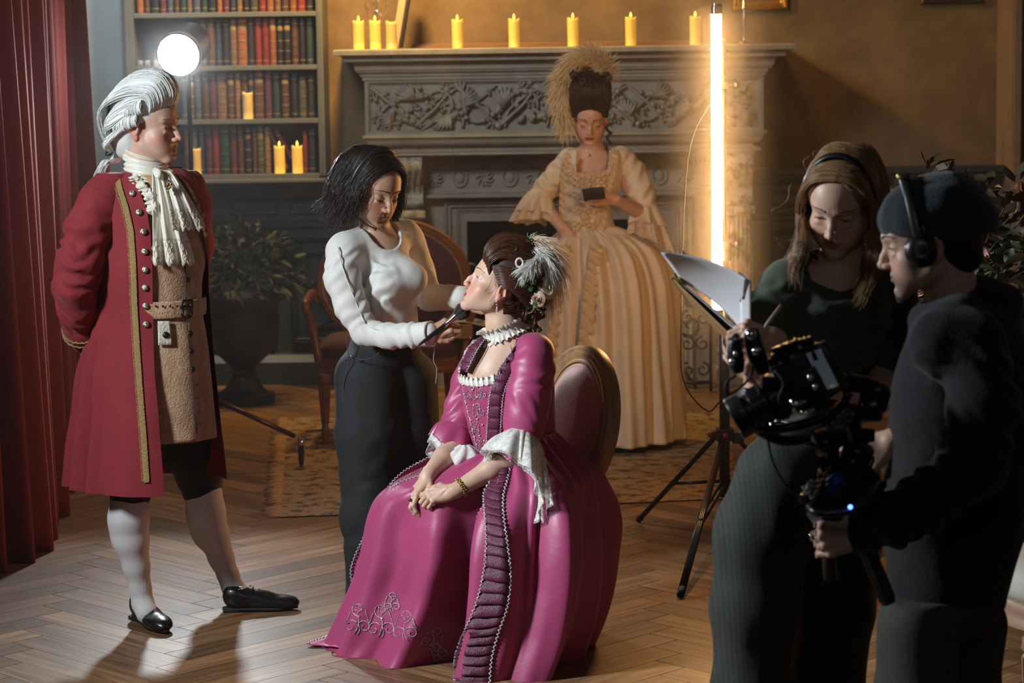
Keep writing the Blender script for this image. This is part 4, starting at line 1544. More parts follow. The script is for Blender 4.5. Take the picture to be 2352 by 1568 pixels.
for k in range(int(Lt/.05)):
 b.ball(xf(A,np.array([[.06+k*.05,.030,zt-.09]]))[0],(.016,.010,.022),8,5)
b.box((.04,.025,zt-.155),(Lt-.04,.05,zt-.14),A,ch=.004)
b.build('apron',mat('apron_wood',(.26,.13,.05),.45,bump=.9,bscale=60,vary=.6,vscale=40),r,auto=40)
for(u,v)in((.09,.08),(Lt-.09,.08),(.09,.46),(Lt-.09,.46)):
 b=MB();b.lathe([(.018,0),(.03,.02),(.026,.06),(.034,.08),(.024,.1),(.03,.3),(.045,.5),(.03,.56),(.045,zt-.15)],n=16,M=A@rotz(0,(u,v,0)))
 b.build('leg',TW,r)
#bouquet on the table
bq=P(2195,660,8.05)
bx,by=bq[0],8.05
inT=xf(np.linalg.inv(A),np.array([[bx,by,0]]))[0]
r=empty('bouquet',(bx,by,zt),'large dark bouquet of leaves with peach flowers standing behind the cameraman','flowers')
b=MB()
b.lathe([(0,zt+.001),(.06,zt+.001),(.075,zt+.03),(.095,zt+.12),(.085,zt+.18),(.06,zt+.20),(.065,zt+.215),(.055,zt+.21),(0,zt+.19)],(bx,by,0),24)
b.build('vase',mat('vase_dark',(.03,.025,.02),.3),r)
b=MB()
rr=random.Random(21)
for k in range(46):
 a=rr.uniform(0,6.283);e=rr.uniform(.1,1.15)
 L=rr.uniform(.25,.55)
 d_=np.array([math.sin(e)*math.cos(a),math.sin(e)*math.sin(a),math.cos(e)])
 tip=np.array([bx,by,zt+.2])+d_*L
 b.tube(spline([(bx,by,zt+.15),np.array([bx,by,zt+.2])+d_*L*.5+np.array([0,0,.03]),tip],8),[.003]*7+[.001],5)
 leafy(b,tip,.06,8,.075,.035,100+k,.9)
leafy(b,(bx,by,zt+.36),.26,160,.08,.04,31,.9)
b.build('foliage',mat('foliage_mid',(.035,.055,.022),.55,color2=(.09,.05,.02),vscale=6),r)
def bloom(c,n_,rad,m_,name='flower',layers=4,seed=1,up=(0,-.6,1)):
 b=MB()
 rr=random.Random(seed)
 Mf=look(up,(0,1,.2),c)
 for l in range(layers):
  nn=n_-l
  for k in range(nn):
   a=k/nn*6.283+l*.35+rr.uniform(-.06,.06)
   op=.25+.95*(1-l/layers)
   L=rad*(1-.13*l)
   pts=[]
   for t in(0.0,.35,.7,1.0):
    rr_=L*t*math.sin(op*(1 if t<.8 else .85))
    zz=L*t*math.cos(op)*.9
    pts.append((rr_*math.cos(a),zz,rr_*math.sin(a)))
   pts=xf(Mf,np.array(pts))
   w=rad*.22
   side=np.cross(unit(pts[-1]-pts[0]),xf(Mf,np.array([[0,1,0]]))[0]-np.array(c))
   side=unit(side)
   G=[[p-side*w*s_,p,p+side*w*s_]for p,s_ in zip(pts,(.25,.8,1.0,.25))]
   b.sheet(np.array(G))
 return b.build(name,m_,r)
PEACH=mat('petal_peach',(.60,.27,.16),.6,color2=(.70,.45,.33),vscale=30,sss=.1)
PINK=mat('petal_pink',(.55,.22,.20),.6,color2=(.75,.50,.42),vscale=30)
DRED=mat('petal_red',(.22,.02,.03),.6)
bloom(P(2255,600,7.85),18,.062,PINK,seed=2,up=(.1,-.7,1),layers=5)
bloom(P(2116,668,7.85),9,.036,PEACH,seed=3,up=(-.7,-.6,.6),layers=4)
for(px,py,s)in((2060,640,.02),(2075,655,.018),(2090,668,.02),(2068,668,.018),(2292,528,.014),(2272,566,.014),(2100,690,.02),(2085,700,.02)):
 bloom(P(px,py,7.9),7,s,DRED,seed=px,layers=2)
#PEOPLE: shared anatomy
def mp(Mx,p):
 """local point -> world"""
 return(np.asarray(Mx)[:3,:3]@np.asarray(p,float))+np.asarray(Mx)[:3,3]
def msc(Mx):
 return float(np.linalg.norm(np.asarray(Mx)[:3,0]))
def rot_local(ax,ay,az):
 return np.array(Matrix.Rotation(az,3,'Z')@Matrix.Rotation(ay,3,'Y')@Matrix.Rotation(ax,3,'X'))
def head_sdf(F,Mx,male=False,eyes='open',smile=0.0,neck_to=None,neck_r=.052,ears=True,jaw=1.0,mouth=0.0,nose=1.0,neck_base=None):
 """head with its face; local x right of the head, y forward, z up, eyes at z = 0, crown at +.115"""
 s=msc(Mx)
 R=np.asarray(Mx)[:3,:3]/s
 def E(c,r,k=.012,rot=None,op='add'):
  RR=R if rot is None else R@rot_local(*rot)
  F.ell(mp(Mx,c),np.array(r)*s,RR,k*s,op)
 def C(a,b,ra,rb,k=.008,op='add'):
  F.cone(mp(Mx,a),mp(Mx,b),ra*s,rb*s,k*s,op)
 jw=(1.08 if male else 1.0)*jaw
 E((0,-.014,.036),(.0745,.094,.079),.001)
 E((0,.026,.030),(.062,.0625,.064),.02)
 E((0,.030,-.035),(.053*jw,.056,.064),.025)
 for sx in(-1,1):
  C((sx*.056*jw,-.008,-.018),(sx*.048*jw,.004,-.060),.013,.012,.025)
  C((sx*.048*jw,.004,-.060),(sx*.015*jw,.066,-.098),.012,.012,.025)
  E((sx*.041,.050,-.030),(.020,.020,.018),.022)
  E((sx*.030,.057,-.058),(.020,.018,.024),.02)
  E((sx*.038,.028,-.050),(.022,.034,.036),.02)
 E((0,.0735,-.099),(.019*jw,.0145,.0145),.018)
 C((-.012,.058,-.066),(.012,.058,-.066),.026,.026,.02)
 br=.0075 if male else .005
 for sx in(-1,1):
  C((sx*.010,.0835,.020),(sx*.040,.069,.026),br,br*.9,.016)
 for sx in(-1,1):
  E((sx*.031,.0895,.001),(.0185,.0125,.0115),.016,rot=(0,0,-sx*.35),op='sub')
 n_=nose
 C((0,.078,.012),(0,.096+.004*(n_-1),-.016),.0065,.0075,.012)
 C((0,.095,-.016),(0,.1045+.006*(n_-1),-.033),.0072,.0080*n_,.008)
 for sx in(-1,1):
  E((sx*.0105,.0935,-.0375),(.0075,.0105,.0072),.006)
 E((0,.096,-.041),(.0045,.011,.0045),.005)
 for sx in(-1,1):
  E((sx*.0062,.0985,-.0435),(.0032,.0052,.0035),.002,rot=(.3,0,sx*.35),op='sub')
 open_={'open':.0,'down':1.0,'half':.5}[eyes]
 for sx in(-1,1):
  c=np.array((sx*.0315,.0655,.000))
  E(c+[0,0,.0015],(.0148,.0142,.0132),.006)
  C(c+[-.013,.011,.0095],c+[.013,.011,.0095],.0012,.0012,.003,'sub')
  if open_<.9:
   w=.0095
   C(c+[-w,.0135,-.0015],c+[w,.0135,-.0015],.0030*(1-open_*.6),.0030*(1-open_*.6),.0015,'sub')
  else:
   C(c+[-.0115,.0105,-.0055],c+[0,.0135,-.0075],.0009,.0009,.002,'sub')
   C(c+[0,.0135,-.0075],c+[.0115,.0105,-.0055],.0009,.0009,.002,'sub')
  E(c+[0,.010,-.013],(.012,.005,.004),.008)
 up=.0024*smile
 zm=-.0655
 mw=.0225+.003*smile
 for sx in(-1,1):
  C((sx*.006,.0865,zm+.0052),(sx*mw,.0735,zm+.0005+up),.0042,.0018,.005)
  C((0,.0850,zm-.0058),(sx*mw*.9,.0735,zm-.002+up),.0052,.0018,.006)
  C((0,.0915,zm),(sx*(mw+.002),.0755,zm+.001+up*1.6),.0010+mouth*.002,.0008,.0022,'sub')
 C((0,.0880,zm+.0135),(0,.0905,zm+.0085),.0018,.0022,.005,'sub')
 E((0,.0845,zm-.0165),(.012,.0050,.0040),.010,op='sub')
 if smile>0:
  for sx in(-1,1):
   C((sx*.018,.088,-.040),(sx*.034,.072,-.066),.0014,.0010,.007,'sub')
 if ears:
  for sx in(-1,1):
   c=np.array((sx*.0755,-.012,-.010))
   rt=(-.22,0,-sx*.35)
   E(c+[0,0,.004],(.0085,.0175,.031),.006,rt)
   E(c+[sx*.009,.003,.007],(.006,.0105,.019),.004,rt,'sub')
   E(c+[sx*.003,.004,-.008],(.005,.006,.008),.004,rt)
   E(c+[0,.004,-.024],(.006,.009,.010),.006,rt)
   C(c+[sx*.006,-.004,.022],c+[sx*.006,-.012,-.004],.0028,.0026,.003)
 if neck_to is not None:
  nb=np.array(neck_to,float)
  F.cone(mp(Mx,(0,-.022,-.035)),nb,neck_r*s,neck_r*1.06*s,.022*s)
  if male:
   a_=mp(Mx,(0,.030,-.118))
   F.ell(a_*.65+(nb+R@np.array([0,.036*s,0]))*.35,(.010,.010,.015),R,.02)
def surf_fn(Mx,body):
 n=len(body.data.vertices)
 V=np.empty(n*3)
 body.data.vertices.foreach_get('co',V)
 V=V.reshape(-1,3)
 L=xf(np.linalg.inv(np.asarray(Mx,float)),V)
 L=L[(np.abs(L[:,0])<.08)&(L[:,1]>.03)&(np.abs(L[:,2])<.08)]
 def f(x,z,y0):
  d=(L[:,0]-x)**2+(L[:,2]-z)**2
  k=np.argsort(d)[:4]
  return float(L[k,1].max())if len(k)else y0
 return f
def eye_parts(Mx,parent,eyes='open',iris=(.10,.16,.20),gaze=(0,1,0),brow=(.10,.05,.03),lash=True,brow_w=.0028,liner=(.02,.012,.01)):
 s=msc(Mx)
 R=np.asarray(Mx)[:3,:3]/s
 bodies=[c for c in parent.children if c.name.startswith('body')]
 sf_=surf_fn(Mx,bodies[0])
 if eyes!='down':
  for sx in(-1,1):
   b=MB()
   c=mp(Mx,(sx*.0315,.0655,-.0005))
   b.ball(c,.0128*s,20,14)
   e=b.build('eye',M['eye_white'],parent)
   g=unit(R@unit(np.array(gaze,float)))
   b=MB()
   Mi=look(g,R[:,2],c)
   A=np.eye(4);A[:3,:3]=np.array([[1,0,0],[0,0,1],[0,-1,0]])
   b.lathe([(0,.0131*s),(.0022*s,.0131*s),(.0026*s,.0130*s)],n=16,M=Mi@A,cap=False)
   ir=b.build('pupil',M['pupil'],e)
   b=MB()
   b.lathe([(.0024*s,.01300*s),(.0060*s,.01175*s)],n=20,M=Mi@A,cap=False)
   b.build('iris',iris if isinstance(iris,bpy.types.Material)else mat('iris',iris,.2),e)
 for sx in(-1,1):
  if lash:
   b=MB()
   c=np.array((sx*.0315,.0655,0.0))
   n=14
   for i in range(n):
    t=i/(n-1)*2-1
    if eyes=='down':
     p=c+[t*.0120,.0142-.0035*t*t,-.0050-.0022*(1-t*t)]
     q=p+[t*.003,.0050,-.0045]
    else:
     p=c+[t*.0115,.0146-.0038*t*t,.0022-.0018*t*t]
     q=p+[t*.003,.0055,.0022]
    b.tube([mp(Mx,p),mp(Mx,(p+q)/2+[0,.0006,-.0006]),mp(Mx,q)],[.0005*s,.0004*s,.0002*s],4)
   edge=[]
   for i in range(9):
    t=i/8*2-1
    if eyes=='down':
     edge.append(mp(Mx,c+[t*.0125,.0138-.0036*t*t,-.0050-.0022*(1-t*t)]))
    else:
     edge.append(mp(Mx,c+[t*.0120,.0143-.0040*t*t,.0020-.0022*t*t]))
   b.tube(edge,.0007*s,5)
   b.build('eyelashes',M['lash'],parent)
  b=MB()
  rr=random.Random(5)
  for i in range(110):
   t=rr.random()
   base=np.array((sx*(.013+.034*t),.0925-.0165*t-.006*t*t,.0255+.0035*math.sin(t*2.6)))
   base=base+[0,0,rr.uniform(-1,1)*brow_w*(1.1-t)]
   q=base+np.array([sx*.0065,-.0022,.0018*(1-2*t)])
   base[1]=sf_(base[0],base[2],base[1])+.0002
   q[1]=sf_(q[0],q[2],q[1])+.0005
   b.tube([mp(Mx,base),mp(Mx,q)],[.0007*s,.0004*s],4)
  b.build('eyebrow',mat('eyebrow_hair',brow,.7),parent)
def skin_paint(base,Mx,lip=(.42,.08,.07),blush=.25,lipw=1.0,others=(),stubble=None):
 base=np.array(base,float)
 inv=np.linalg.inv(np.asarray(Mx,float))
 def f(V):
  n=noise3(V[:,0]*60,V[:,1]*60,V[:,2]*60)
  C=base[None,:]*(1+.05*n[:,None])
  L=xf(inv,V)
  x,y,z=np.abs(L[:,0]),L[:,1],L[:,2]
  def blob(c,r,soft=.5):
   d=np.sqrt(((x-c[0])/r[0])**2+((y-c[1])/r[1])**2+((z-c[2])/r[2])**2)
   return np.clip((1+soft-d)/soft,0,1)
  red=np.array([1.0,.55,.5])
  w=blob((.038,.068,-.038),(.020,.03,.018),1.2)*blush
  w=np.maximum(w,blob((0,.106,-.036),(.010,.012,.010),1.0)*blush*.7)
  w=np.maximum(w,blob((.077,-.012,-.005),(.012,.03,.035),.5)*blush*1.1)
  C=C*(1-w[:,None])+C*red*w[:,None]
  zc=-.0655
  wl=(x<.023)&(y>.070)
  th_u=.0062*lipw*np.clip(1-(x/.0245)**2,0,1)**.6
  th_l=.0088*lipw*np.clip(1-(x/.0235)**2,0,1)**.6
  dz=z-zc
  il=wl&(((dz>=0)&(dz<th_u+.001))|((dz<0)&(-dz<th_l)))
  C[il]=np.array(lip)
  if stubble is not None:
   w=np.clip(blob((0,.07,-.085),(.04,.04,.03),.6),0,1)*stubble
   C=C*(1-w[:,None])+np.array([.10,.07,.06])*w[:,None]
  for fn in others:
   C=fn(C,V,L)
  return C
 return f
HN=[]
def hand_sdf(F,Mx,side=1,curl=(.3,.3,.3,.3),spread=.06,thumb=None,s=1.0,k=.004,palm_only=False,curls=None):
 """local: y towards the fingers from the wrist at the origin, x to the thumb (side=+1) , z = back of the hand.
    curls: per finger (base, middle, tip) bends in radians towards -z. returns joints"""
 sc=msc(Mx)*s
 R=np.asarray(Mx)[:3,:3]/msc(Mx)
 W=lambda p:mp(Mx,np.array([p[0]*side,p[1],p[2]])*s)
 out=[]
 HN.clear()
 F.cone(W((0,-.012,0)),W((0,.012,0)),.0235*sc,.0255*sc,.01)
 bx=[.029,.0098,-.010,-.028]
 by=[.088,.092,.087,.076]
 for i in range(4):
  F.cone(W((bx[i]*.55,.012,-.001)),W((bx[i]*.93,by[i]-.004,0)),.0135*sc,.0105*sc,.010*sc)
 F.ell(W((.022,.038,-.009)),np.array([.016,.030,.013])*sc,R,.012*sc)
 F.ell(W((-.022,.035,-.008)),np.array([.012,.030,.011])*sc,R,.012*sc)
 L_=[(.042,.025,.021),(.046,.029,.022),(.042,.027,.021),(.033,.020,.019)]
 rad=[.0092,.0093,.0088,.0078]
 for i in range(4):
  cc=curls[i]if curls is not None else(curl[i],curl[i]*1.15,curl[i]*.7)
  a=0.0
  sp=(1.5-i)*spread
  p=np.array([bx[i],by[i],0.0])
  js=[W(p)]
  F.ell(W(p+[0,0,.002]),np.array([.0098,.011,.0098])*sc,R,.004)
  for j in range(3):
   a+=cc[j]
   d=np.array([math.sin(sp)*math.cos(a),math.cos(sp)*math.cos(a),-math.sin(a)])
   q=p+d*L_[i][j]
   r0,r1=rad[i]*(1-.09*j),rad[i]*(1-.09*(j+1))
   F.cone(W(p),W(q),r0*sc,r1*sc,k*sc*.6)
   if j<2:
    F.ell(W(q+[0,0,.001]),np.array([1,1,1])*r1*1.08*sc,R,.002)
   p=q
   js.append(W(p))
  out.append(js)
  HN.append(R@np.array([math.sin(sp)*math.sin(a)*side,math.cos(sp)*math.sin(a),math.cos(a)]))
 t=thumb or[(.024,.016,-.008),(.045,.048,-.020),(.052,.078,-.026),(.052,.103,-.030)]
 tr=[.0125,.0112,.0105,.0085]
 for j in range(3):
  F.cone(W(t[j]),W(t[j+1]),tr[j]*sc,tr[j+1]*sc,.004*sc)
 out.append([W(q)for q in t])
 return out
def nails(joints,Mx,parent,m_,r=.0062):
 """small nail plates at finger tips; back of the finger found from the bend"""
 b=MB()
 R=np.asarray(Mx)[:3,:3]/msc(Mx)
 for i,js in enumerate(joints):
  p,q=np.array(js[-2]),np.array(js[-1])
  d=unit(q-p)
  ref=HN[i]if i<4 else R[:,2]
  u=unit(ref-d*np.dot(ref,d))
  c=q+u*(.0066 if i<4 else .0078)+d*.001
  Mn=frame(np.cross(d,u),d,u)
  b.ball(c,(.0048 if i<4 else .006,.0075,.0018),10,6,Mn)
 return b.build('fingernails',m_,parent)
def strands(guides,n,r,seed=1,jit=.004,m=20,taper=.3,frizz=0.0,lenv=.15,nside=4,clump=0.0):
 """hair: guides is a list of rows of polylines (k,3); strands interpolate between neighbours of a row"""
 rr=np.random.RandomState(seed)
 b=MB()
 rows=[np.array([spline(g,m)for g in row])for row in guides]
 tot=sum(len(r_)-1 for r_ in rows)
 for row in rows:
  for s in range(int(n*(len(row)-1)/max(tot,1))):
   u=rr.rand()*(len(row)-1)
   i=min(int(u),len(row)-2)
   f=u-i
   c=row[i]*(1-f)+row[i+1]*f
   off=rr.randn(3)*jit
   t=np.linspace(0,1,m)[:,None]
   L=1-lenv*rr.rand()*1.0
   c=c+off*(0.25+.75*t)
   if frizz:
    ph=rr.rand(3)*6.28
    c=c+frizz*np.sin(t*np.array([9,11,13])+ph)*t
   idx=np.linspace(0,(m-1)*L,m)
   i0=np.minimum(idx.astype(int),m-2)
   c=c[i0]*(1-(idx-i0))[:,None]+c[i0+1]*(idx-i0)[:,None]
   rad=r*(1-(1-taper)*np.linspace(0,1,m)**2)*(0.7+.6*rr.rand())
   g=.75+.5*rr.rand()
   b.col=(g,g,g)
   b.tube(c,rad,nside,cap=False)
 return b
def hair_mat(name,c,rough=.38,spec=.5,sheen=0.0):
 m_=mat(name,c,rough,attr=True,spec=spec,sheen=sheen)
 nt=m_.node_tree
 b=nt.nodes['Principled BSDF']
 at=[n for n in nt.nodes if n.type=='ATTRIBUTE'][0]
 mx=nt.nodes.new('ShaderNodeMix')
 mx.data_type='RGBA'
 mx.blend_type='MULTIPLY'
 mx.inputs['Factor'].default_value=1
 mx.inputs['A'].default_value=(*c,1)
 nt.links.new(at.outputs['Color'],mx.inputs['B'])
 nt.links.new(mx.outputs['Result'],b.inputs['Base Color'])
 b.inputs['Anisotropic'].default_value=.5
 return m_
def skin_mat(name):
 return mat(name,rough=.46,attr=True,sss=.12,spec=.45,bump=.05,bscale=220,bdetail=2)
M['eye_white']=mat('eye_white',(.62,.60,.58),.15)
M['pupil']=mat('pupil',(.004,.004,.004),.05)
M['lash']=mat('lash',(.02,.012,.01),.6)
M['skin']=skin_mat('skin')
SKIN_LIGHT=(.62,.40,.30)
SKIN_MID=(.50,.30,.20)
def fold_noise(V3,scale,seed=0):
 X,Y,Z=V3
 return noise3(X*scale+seed,Y*scale+seed*1.7,Z*scale*.6+seed)
def limb_folds(a,b,n,amp,r,seed=0,tilt=.4):
 """ring-shaped cloth folds round a limb segment a-b: returns f(X,Y,Z,D)"""
 a,b=np.array(a,float),np.array(b,float)
 L=np.linalg.norm(b-a)
 u=(b-a)/L
 ref=unit(np.cross(u,[0.3,1,.2]))
 ref2=np.cross(u,ref)
 def f(X,Y,Z,D):
  dx,dy,dz=X-a[0],Y-a[1],Z-a[2]
  t=dx*u[0]+dy*u[1]+dz*u[2]
  p=dx*ref[0]+dy*ref[1]+dz*ref[2]
  q=dx*ref2[0]+dy*ref2[1]+dz*ref2[2]
  ang=np.arctan2(q,p)
  w=np.sin((t/L*n+tilt*np.sin(ang+seed)+.35*np.sin(2*ang+seed*2)+.5*noise3(X*14+seed,Y*14,Z*14))*6.283)
  m_=sstep(-.05,.08,t/L)*(1-sstep(.92,1.05,t/L))*(1-sstep(r*1.3,r*2.0,np.sqrt(p*p+q*q)))
  env=.45+.55*noise3(X*9+seed*3,Y*9,Z*9)
  return-amp*w*m_*np.clip(env,0,1)
 return f
def proj(p):
 d=np.asarray(p,float)-CAM
 z=d@CF
 return W_PX/2+FPX*(d@CR)/z,H_PX/2-FPX*(d@CU)/z
class Loft:
 """garment body: rows (py, xl, xr, depth, [dy]) seen from the front, turned into rings in the room"""
 def __init__(self,rows,Y,e=1.0,disp=None,m=80,n=96):
  self.Y,self.e,self.disp,self.m,self.n=Y,e,disp,m,n
  R=[]
  for r_ in rows:
   py,xl,xr,b_=r_[:4]
   dy=r_[4]if len(r_)>4 else 0
   L_,R_=P(xl,py,Y+dy),P(xr,py,Y+dy)
   R.append([(L_[0]+R_[0])/2,Y+dy,(L_[2]+R_[2])/2,(R_[0]-L_[0])/2,b_])
  self.R=np.array(R)
  self.tab=spline(self.R,400)
  self.pys=np.array([r_[0]for r_ in rows],float)
  self.pyt=spline(self.pys[:,None],400)[:,0]
 def row(self,v):
  x=np.clip(np.asarray(v,float),0,1)*399
  i=np.minimum(x.astype(int),398)
  f=(x-i)[...,None]
  return self.tab[i]*(1-f)+self.tab[i+1]*f
 def pos(self,v,th,off=0.0):
  v,th=np.broadcast_arrays(np.asarray(v,float),np.asarray(th,float))
  r_=self.row(v)
  c,s=np.cos(th),np.sin(th)
  e=self.e
  cc,ss=np.sign(c)*np.abs(c)**e,np.sign(s)*np.abs(s)**e
  nx,ny=c/np.maximum(r_[...,3],.01),-s/np.maximum(r_[...,4],.01)
  nl=np.sqrt(nx*nx+ny*ny)
  d=off
  if self.disp is not None:
   d=d+self.disp(v,th)
  return np.stack([r_[...,0]+r_[...,3]*cc+nx/nl*d,r_[...,1]-r_[...,4]*ss+ny/nl*d,r_[...,2]],-1)
 def vy(self,py):
  """v at an image height"""
  o=np.argsort(self.pyt)
  return np.interp(py,self.pyt[o],np.linspace(0,1,400)[o])
 def at(self,px,py,off=0.0,th0=1.5):
  v,th=float(self.vy(py)),th0
  for _ in range(25):
   q=proj(self.pos(v,th,off))
   ex,ey=px-q[0],py-q[1]
   if abs(ex)+abs(ey)<.05:break
   a=proj(self.pos(min(v+.002,1),th,off));b_=proj(self.pos(v,th+.01,off))
   J=np.array([[(a[0]-q[0])/.002,(b_[0]-q[0])/.01],[(a[1]-q[1])/.002,(b_[1]-q[1])/.01]])
   try:
    dv,dt=np.linalg.solve(J+np.eye(2)*1e-6,[ex,ey])
   except Exception:
    break
   v=float(np.clip(v+np.clip(dv,-.08,.08),0,.997))
   th=float(np.clip(th+np.clip(dt,-.3,.3),-.6,math.pi+.6))
  self.last=(v,th)
  return self.pos(v,th,off)
 def normal(self,v,th):
  p=self.pos(v,th)
  a=self.pos(min(v+.004,1),th)-self.pos(max(v-.004,0),th)
  b_=self.pos(v,th+.01)-self.pos(v,th-.01)
  n_=unit(np.cross(b_,a))
  c=self.row(v)
  if np.dot(n_[:2],p[:2]-c[:2])<0:n_=-n_
  return n_
 def grid(self,t0=0.0,t1=2*math.pi,v0=0.0,v1=1.0,off=0.0,m=None,n=None):
  m,n=m or self.m,n or self.n
  vs_=np.linspace(v0,v1,m)[:,None]
  if callable(t0)or callable(t1):
   A_=np.array([t0(v)if callable(t0)else t0 for v in vs_[:,0]])[:,None]
   B_=np.array([t1(v)if callable(t1)else t1 for v in vs_[:,0]])[:,None]
   th=A_+(B_-A_)*np.linspace(0,1,n)[None,:]
  else:
   th=np.linspace(t0,t1,n)[None,:]
  return self.pos(vs_+0*th,th+0*vs_,off)
def dome_button(mb,c,nrm,r=.011,h=.006):
 u=unit(np.cross(nrm,(0.1,0,1)))
 A=frame(u,np.cross(nrm,u),nrm,c)
 mb.lathe([(0,0),(r*.95,0),(r,h*.3),(r*.9,h*.65),(r*.6,h*.95),(0,h*1.1)],n=14,M=A)
def tag_person(name_at,label,group=None):
 return empty('person',name_at,label,'person',group)
def shoe(parent,heel,toe,m_,w=.046,lace=True,name='shoe'):
 heel,toe=np.array(heel,float),np.array(toe,float)
 d=toe-heel
 L=np.linalg.norm(d)
 u=d/L
 Mx=frame(np.array([u[1],-u[0],0]),u,(0,0,1),heel)
 lo,hi=np.minimum(heel,toe)-.09,np.maximum(heel,toe)+.09
 lo[2],hi[2]=-.01,.15
 F=Field(lo,hi,.0035)
 W=lambda x,y,z:mp(Mx,(x,y,z))
 F.ell(W(0,.045,.055),(.032,.045,.045),Mx[:3,:3],.02)
 F.ell(W(0,L*.40,.044),(.034,.075,.033),Mx[:3,:3],.03)
 F.ell(W(0,L*.68,.031),(w*.90,.075,.022),Mx[:3,:3],.03)
 F.ell(W(0,L*.86,.025),(w*.68,L*.155,.015),Mx[:3,:3],.03)
 F.ell(W(0,.05,.115),(.027,.038,.040),Mx[:3,:3],.012,'sub')
 F.func(lo,hi,lambda X,Y,Z:(Z-.012)+0*X+0*Y,0.006,'sub')if False else None
 F.D=np.maximum(F.D,.0105-F.ax[2][None,None,:])
 o=field_obj(F,name,m_,parent,2)
 b=MB()
 n=40
 a=np.linspace(0,2*math.pi,n,endpoint=False)
 yy=L*.5-L*.505*np.cos(a)
 ww=np.interp(yy/L,[-.05,0,.15,.4,.7,.9,1.02],[.008,.022,.030,.027,w*.86,w*.62,.006])
 xx=ww*np.sign(np.sin(a))*np.abs(np.sin(a))**.35
 R=[xf(Mx,np.stack([xx*s_,yy,np.full(n,z)],1))for s_,z in((.96,.006),(1.0,.007),(1.0,.013),(.95,.015))]
 b.rings(R)
 b.box((-.026,.002,.0005),(.026,.060,.010),Mx,ch=.003)
 b.build('sole',M['rubber'],o)
 if lace:
  b=MB()
  for k in range(4):
   y=L*(.40+.075*k)
   z=.083-.0085*k
   b.tube([W(-.018,y,z-.006),W(0,y+.004,z+.002),W(.018,y+.002,z-.006)],.0022,6)
  b.tube([W(-.018,L*.38,.084),W(-.03,L*.36,.082)],.002,6)
  b.tube([W(.018,L*.38,.084),W(.03,L*.36,.082)],.002,6)
  b.build('lace',M['rubber'],o)
 return o
def lace_mat(name,c,scale=230,hole=.30,thick=.12):
 m_=mat(name,c,.8)
 nt=m_.node_tree
 b=nt.nodes['Principled BSDF']
 tc=nt.nodes.new('ShaderNodeTexCoord')
 vo=nt.nodes.new('ShaderNodeTexVoronoi')
 vo.feature='DISTANCE_TO_EDGE'
 vo.inputs['Scale'].default_value=scale
 nt.links.new(tc.outputs['Object'],vo.inputs['Vector'])
 n2=nt.nodes.new('ShaderNodeTexNoise')
 n2.inputs['Scale'].default_value=55
 nt.links.new(tc.outputs['Object'],n2.inputs['Vector'])
 ad=nt.nodes.new('ShaderNodeMath')
 ad.operation='MULTIPLY_ADD'
 nt.links.new(n2.outputs['Fac'],ad.inputs[0])
 ad.inputs[1].default_value=.55
 ad.inputs[2].default_value=-.17
 lt=nt.nodes.new('ShaderNodeMath')
 lt.operation='LESS_THAN'
 nt.links.new(vo.outputs['Distance'],lt.inputs[0])
 nt.links.new(ad.outputs[0],lt.inputs[1])
 mr=nt.nodes.new('ShaderNodeMapRange')
 mr.inputs['To Min'].default_value=hole
 nt.links.new(lt.outputs[0],mr.inputs['Value'])
 nt.links.new(mr.outputs['Result'],b.inputs['Alpha'])
 return m_
def plume(name,path,L0,n,m_,parent,seed=0,width=.9,droop=.02,r=.0007,curl=.6,back=.35):
 """ostrich feather: quill along path, long soft barbs"""
 rr=np.random.RandomState(seed)
 p=spline(path,60)
 T=np.gradient(p,axis=0)
 T/=np.linalg.norm(T,axis=1)[:,None]
 b=MB()
 b.tube(p,np.linspace(.0018,.0006,60),5)
 for k in range(n):
  t=(k+rr.rand())/n
  i=min(int(t*59),58)
  c=p[i]+(p[i+1]-p[i])*(t*59-i)
  tan=T[i]
  d=rr.randn(3)
  d-=tan*d.dot(tan)
  d=unit(d)
  dirv=unit(d*width+tan*(.25+.7*t+back*rr.rand()))
  L=L0*(.35+.65*math.sin(min(1,t*1.3+.15)*math.pi*.62))*(.6+.55*rr.rand())
  u=np.linspace(0,1,7)[:,None]
  q=c+dirv*L*u+tan*L*curl*.35*u**2+np.array([0,0,-1])*droop*u**2*(L/L0)+rr.randn(3)*L*.10*u**2
  b.tube(q,r*np.array([1.3,1.2,1.1,1,.9,.7,.4]),3,cap=False)
 return b.build(name,m_,parent)
def beaded(mb,pts,r=.003,zig=.003,step=.006,flip=(0,-1,0)):
 """twisted silver trim along pts"""
 P_=np.asarray(pts)
 L=np.concatenate([[0],np.cumsum(np.linalg.norm(np.diff(P_,axis=0),axis=1))])
 n=max(int(L[-1]/step),4)
 s=np.linspace(0,L[-1],n)
 q=np.stack([np.interp(s,L,P_[:,k])for k in range(3)],1)
 T=np.gradient(q,axis=0)
 T/=np.linalg.norm(T,axis=1)[:,None]+1e-9
 side=np.cross(T,np.array(flip,float))
 side/=np.linalg.norm(side,axis=1)[:,None]+1e-9
 sg=np.where(np.arange(n)%2==0,1,-1)[:,None]
 mb.tube(q+side*zig*sg,r,5)
 return q
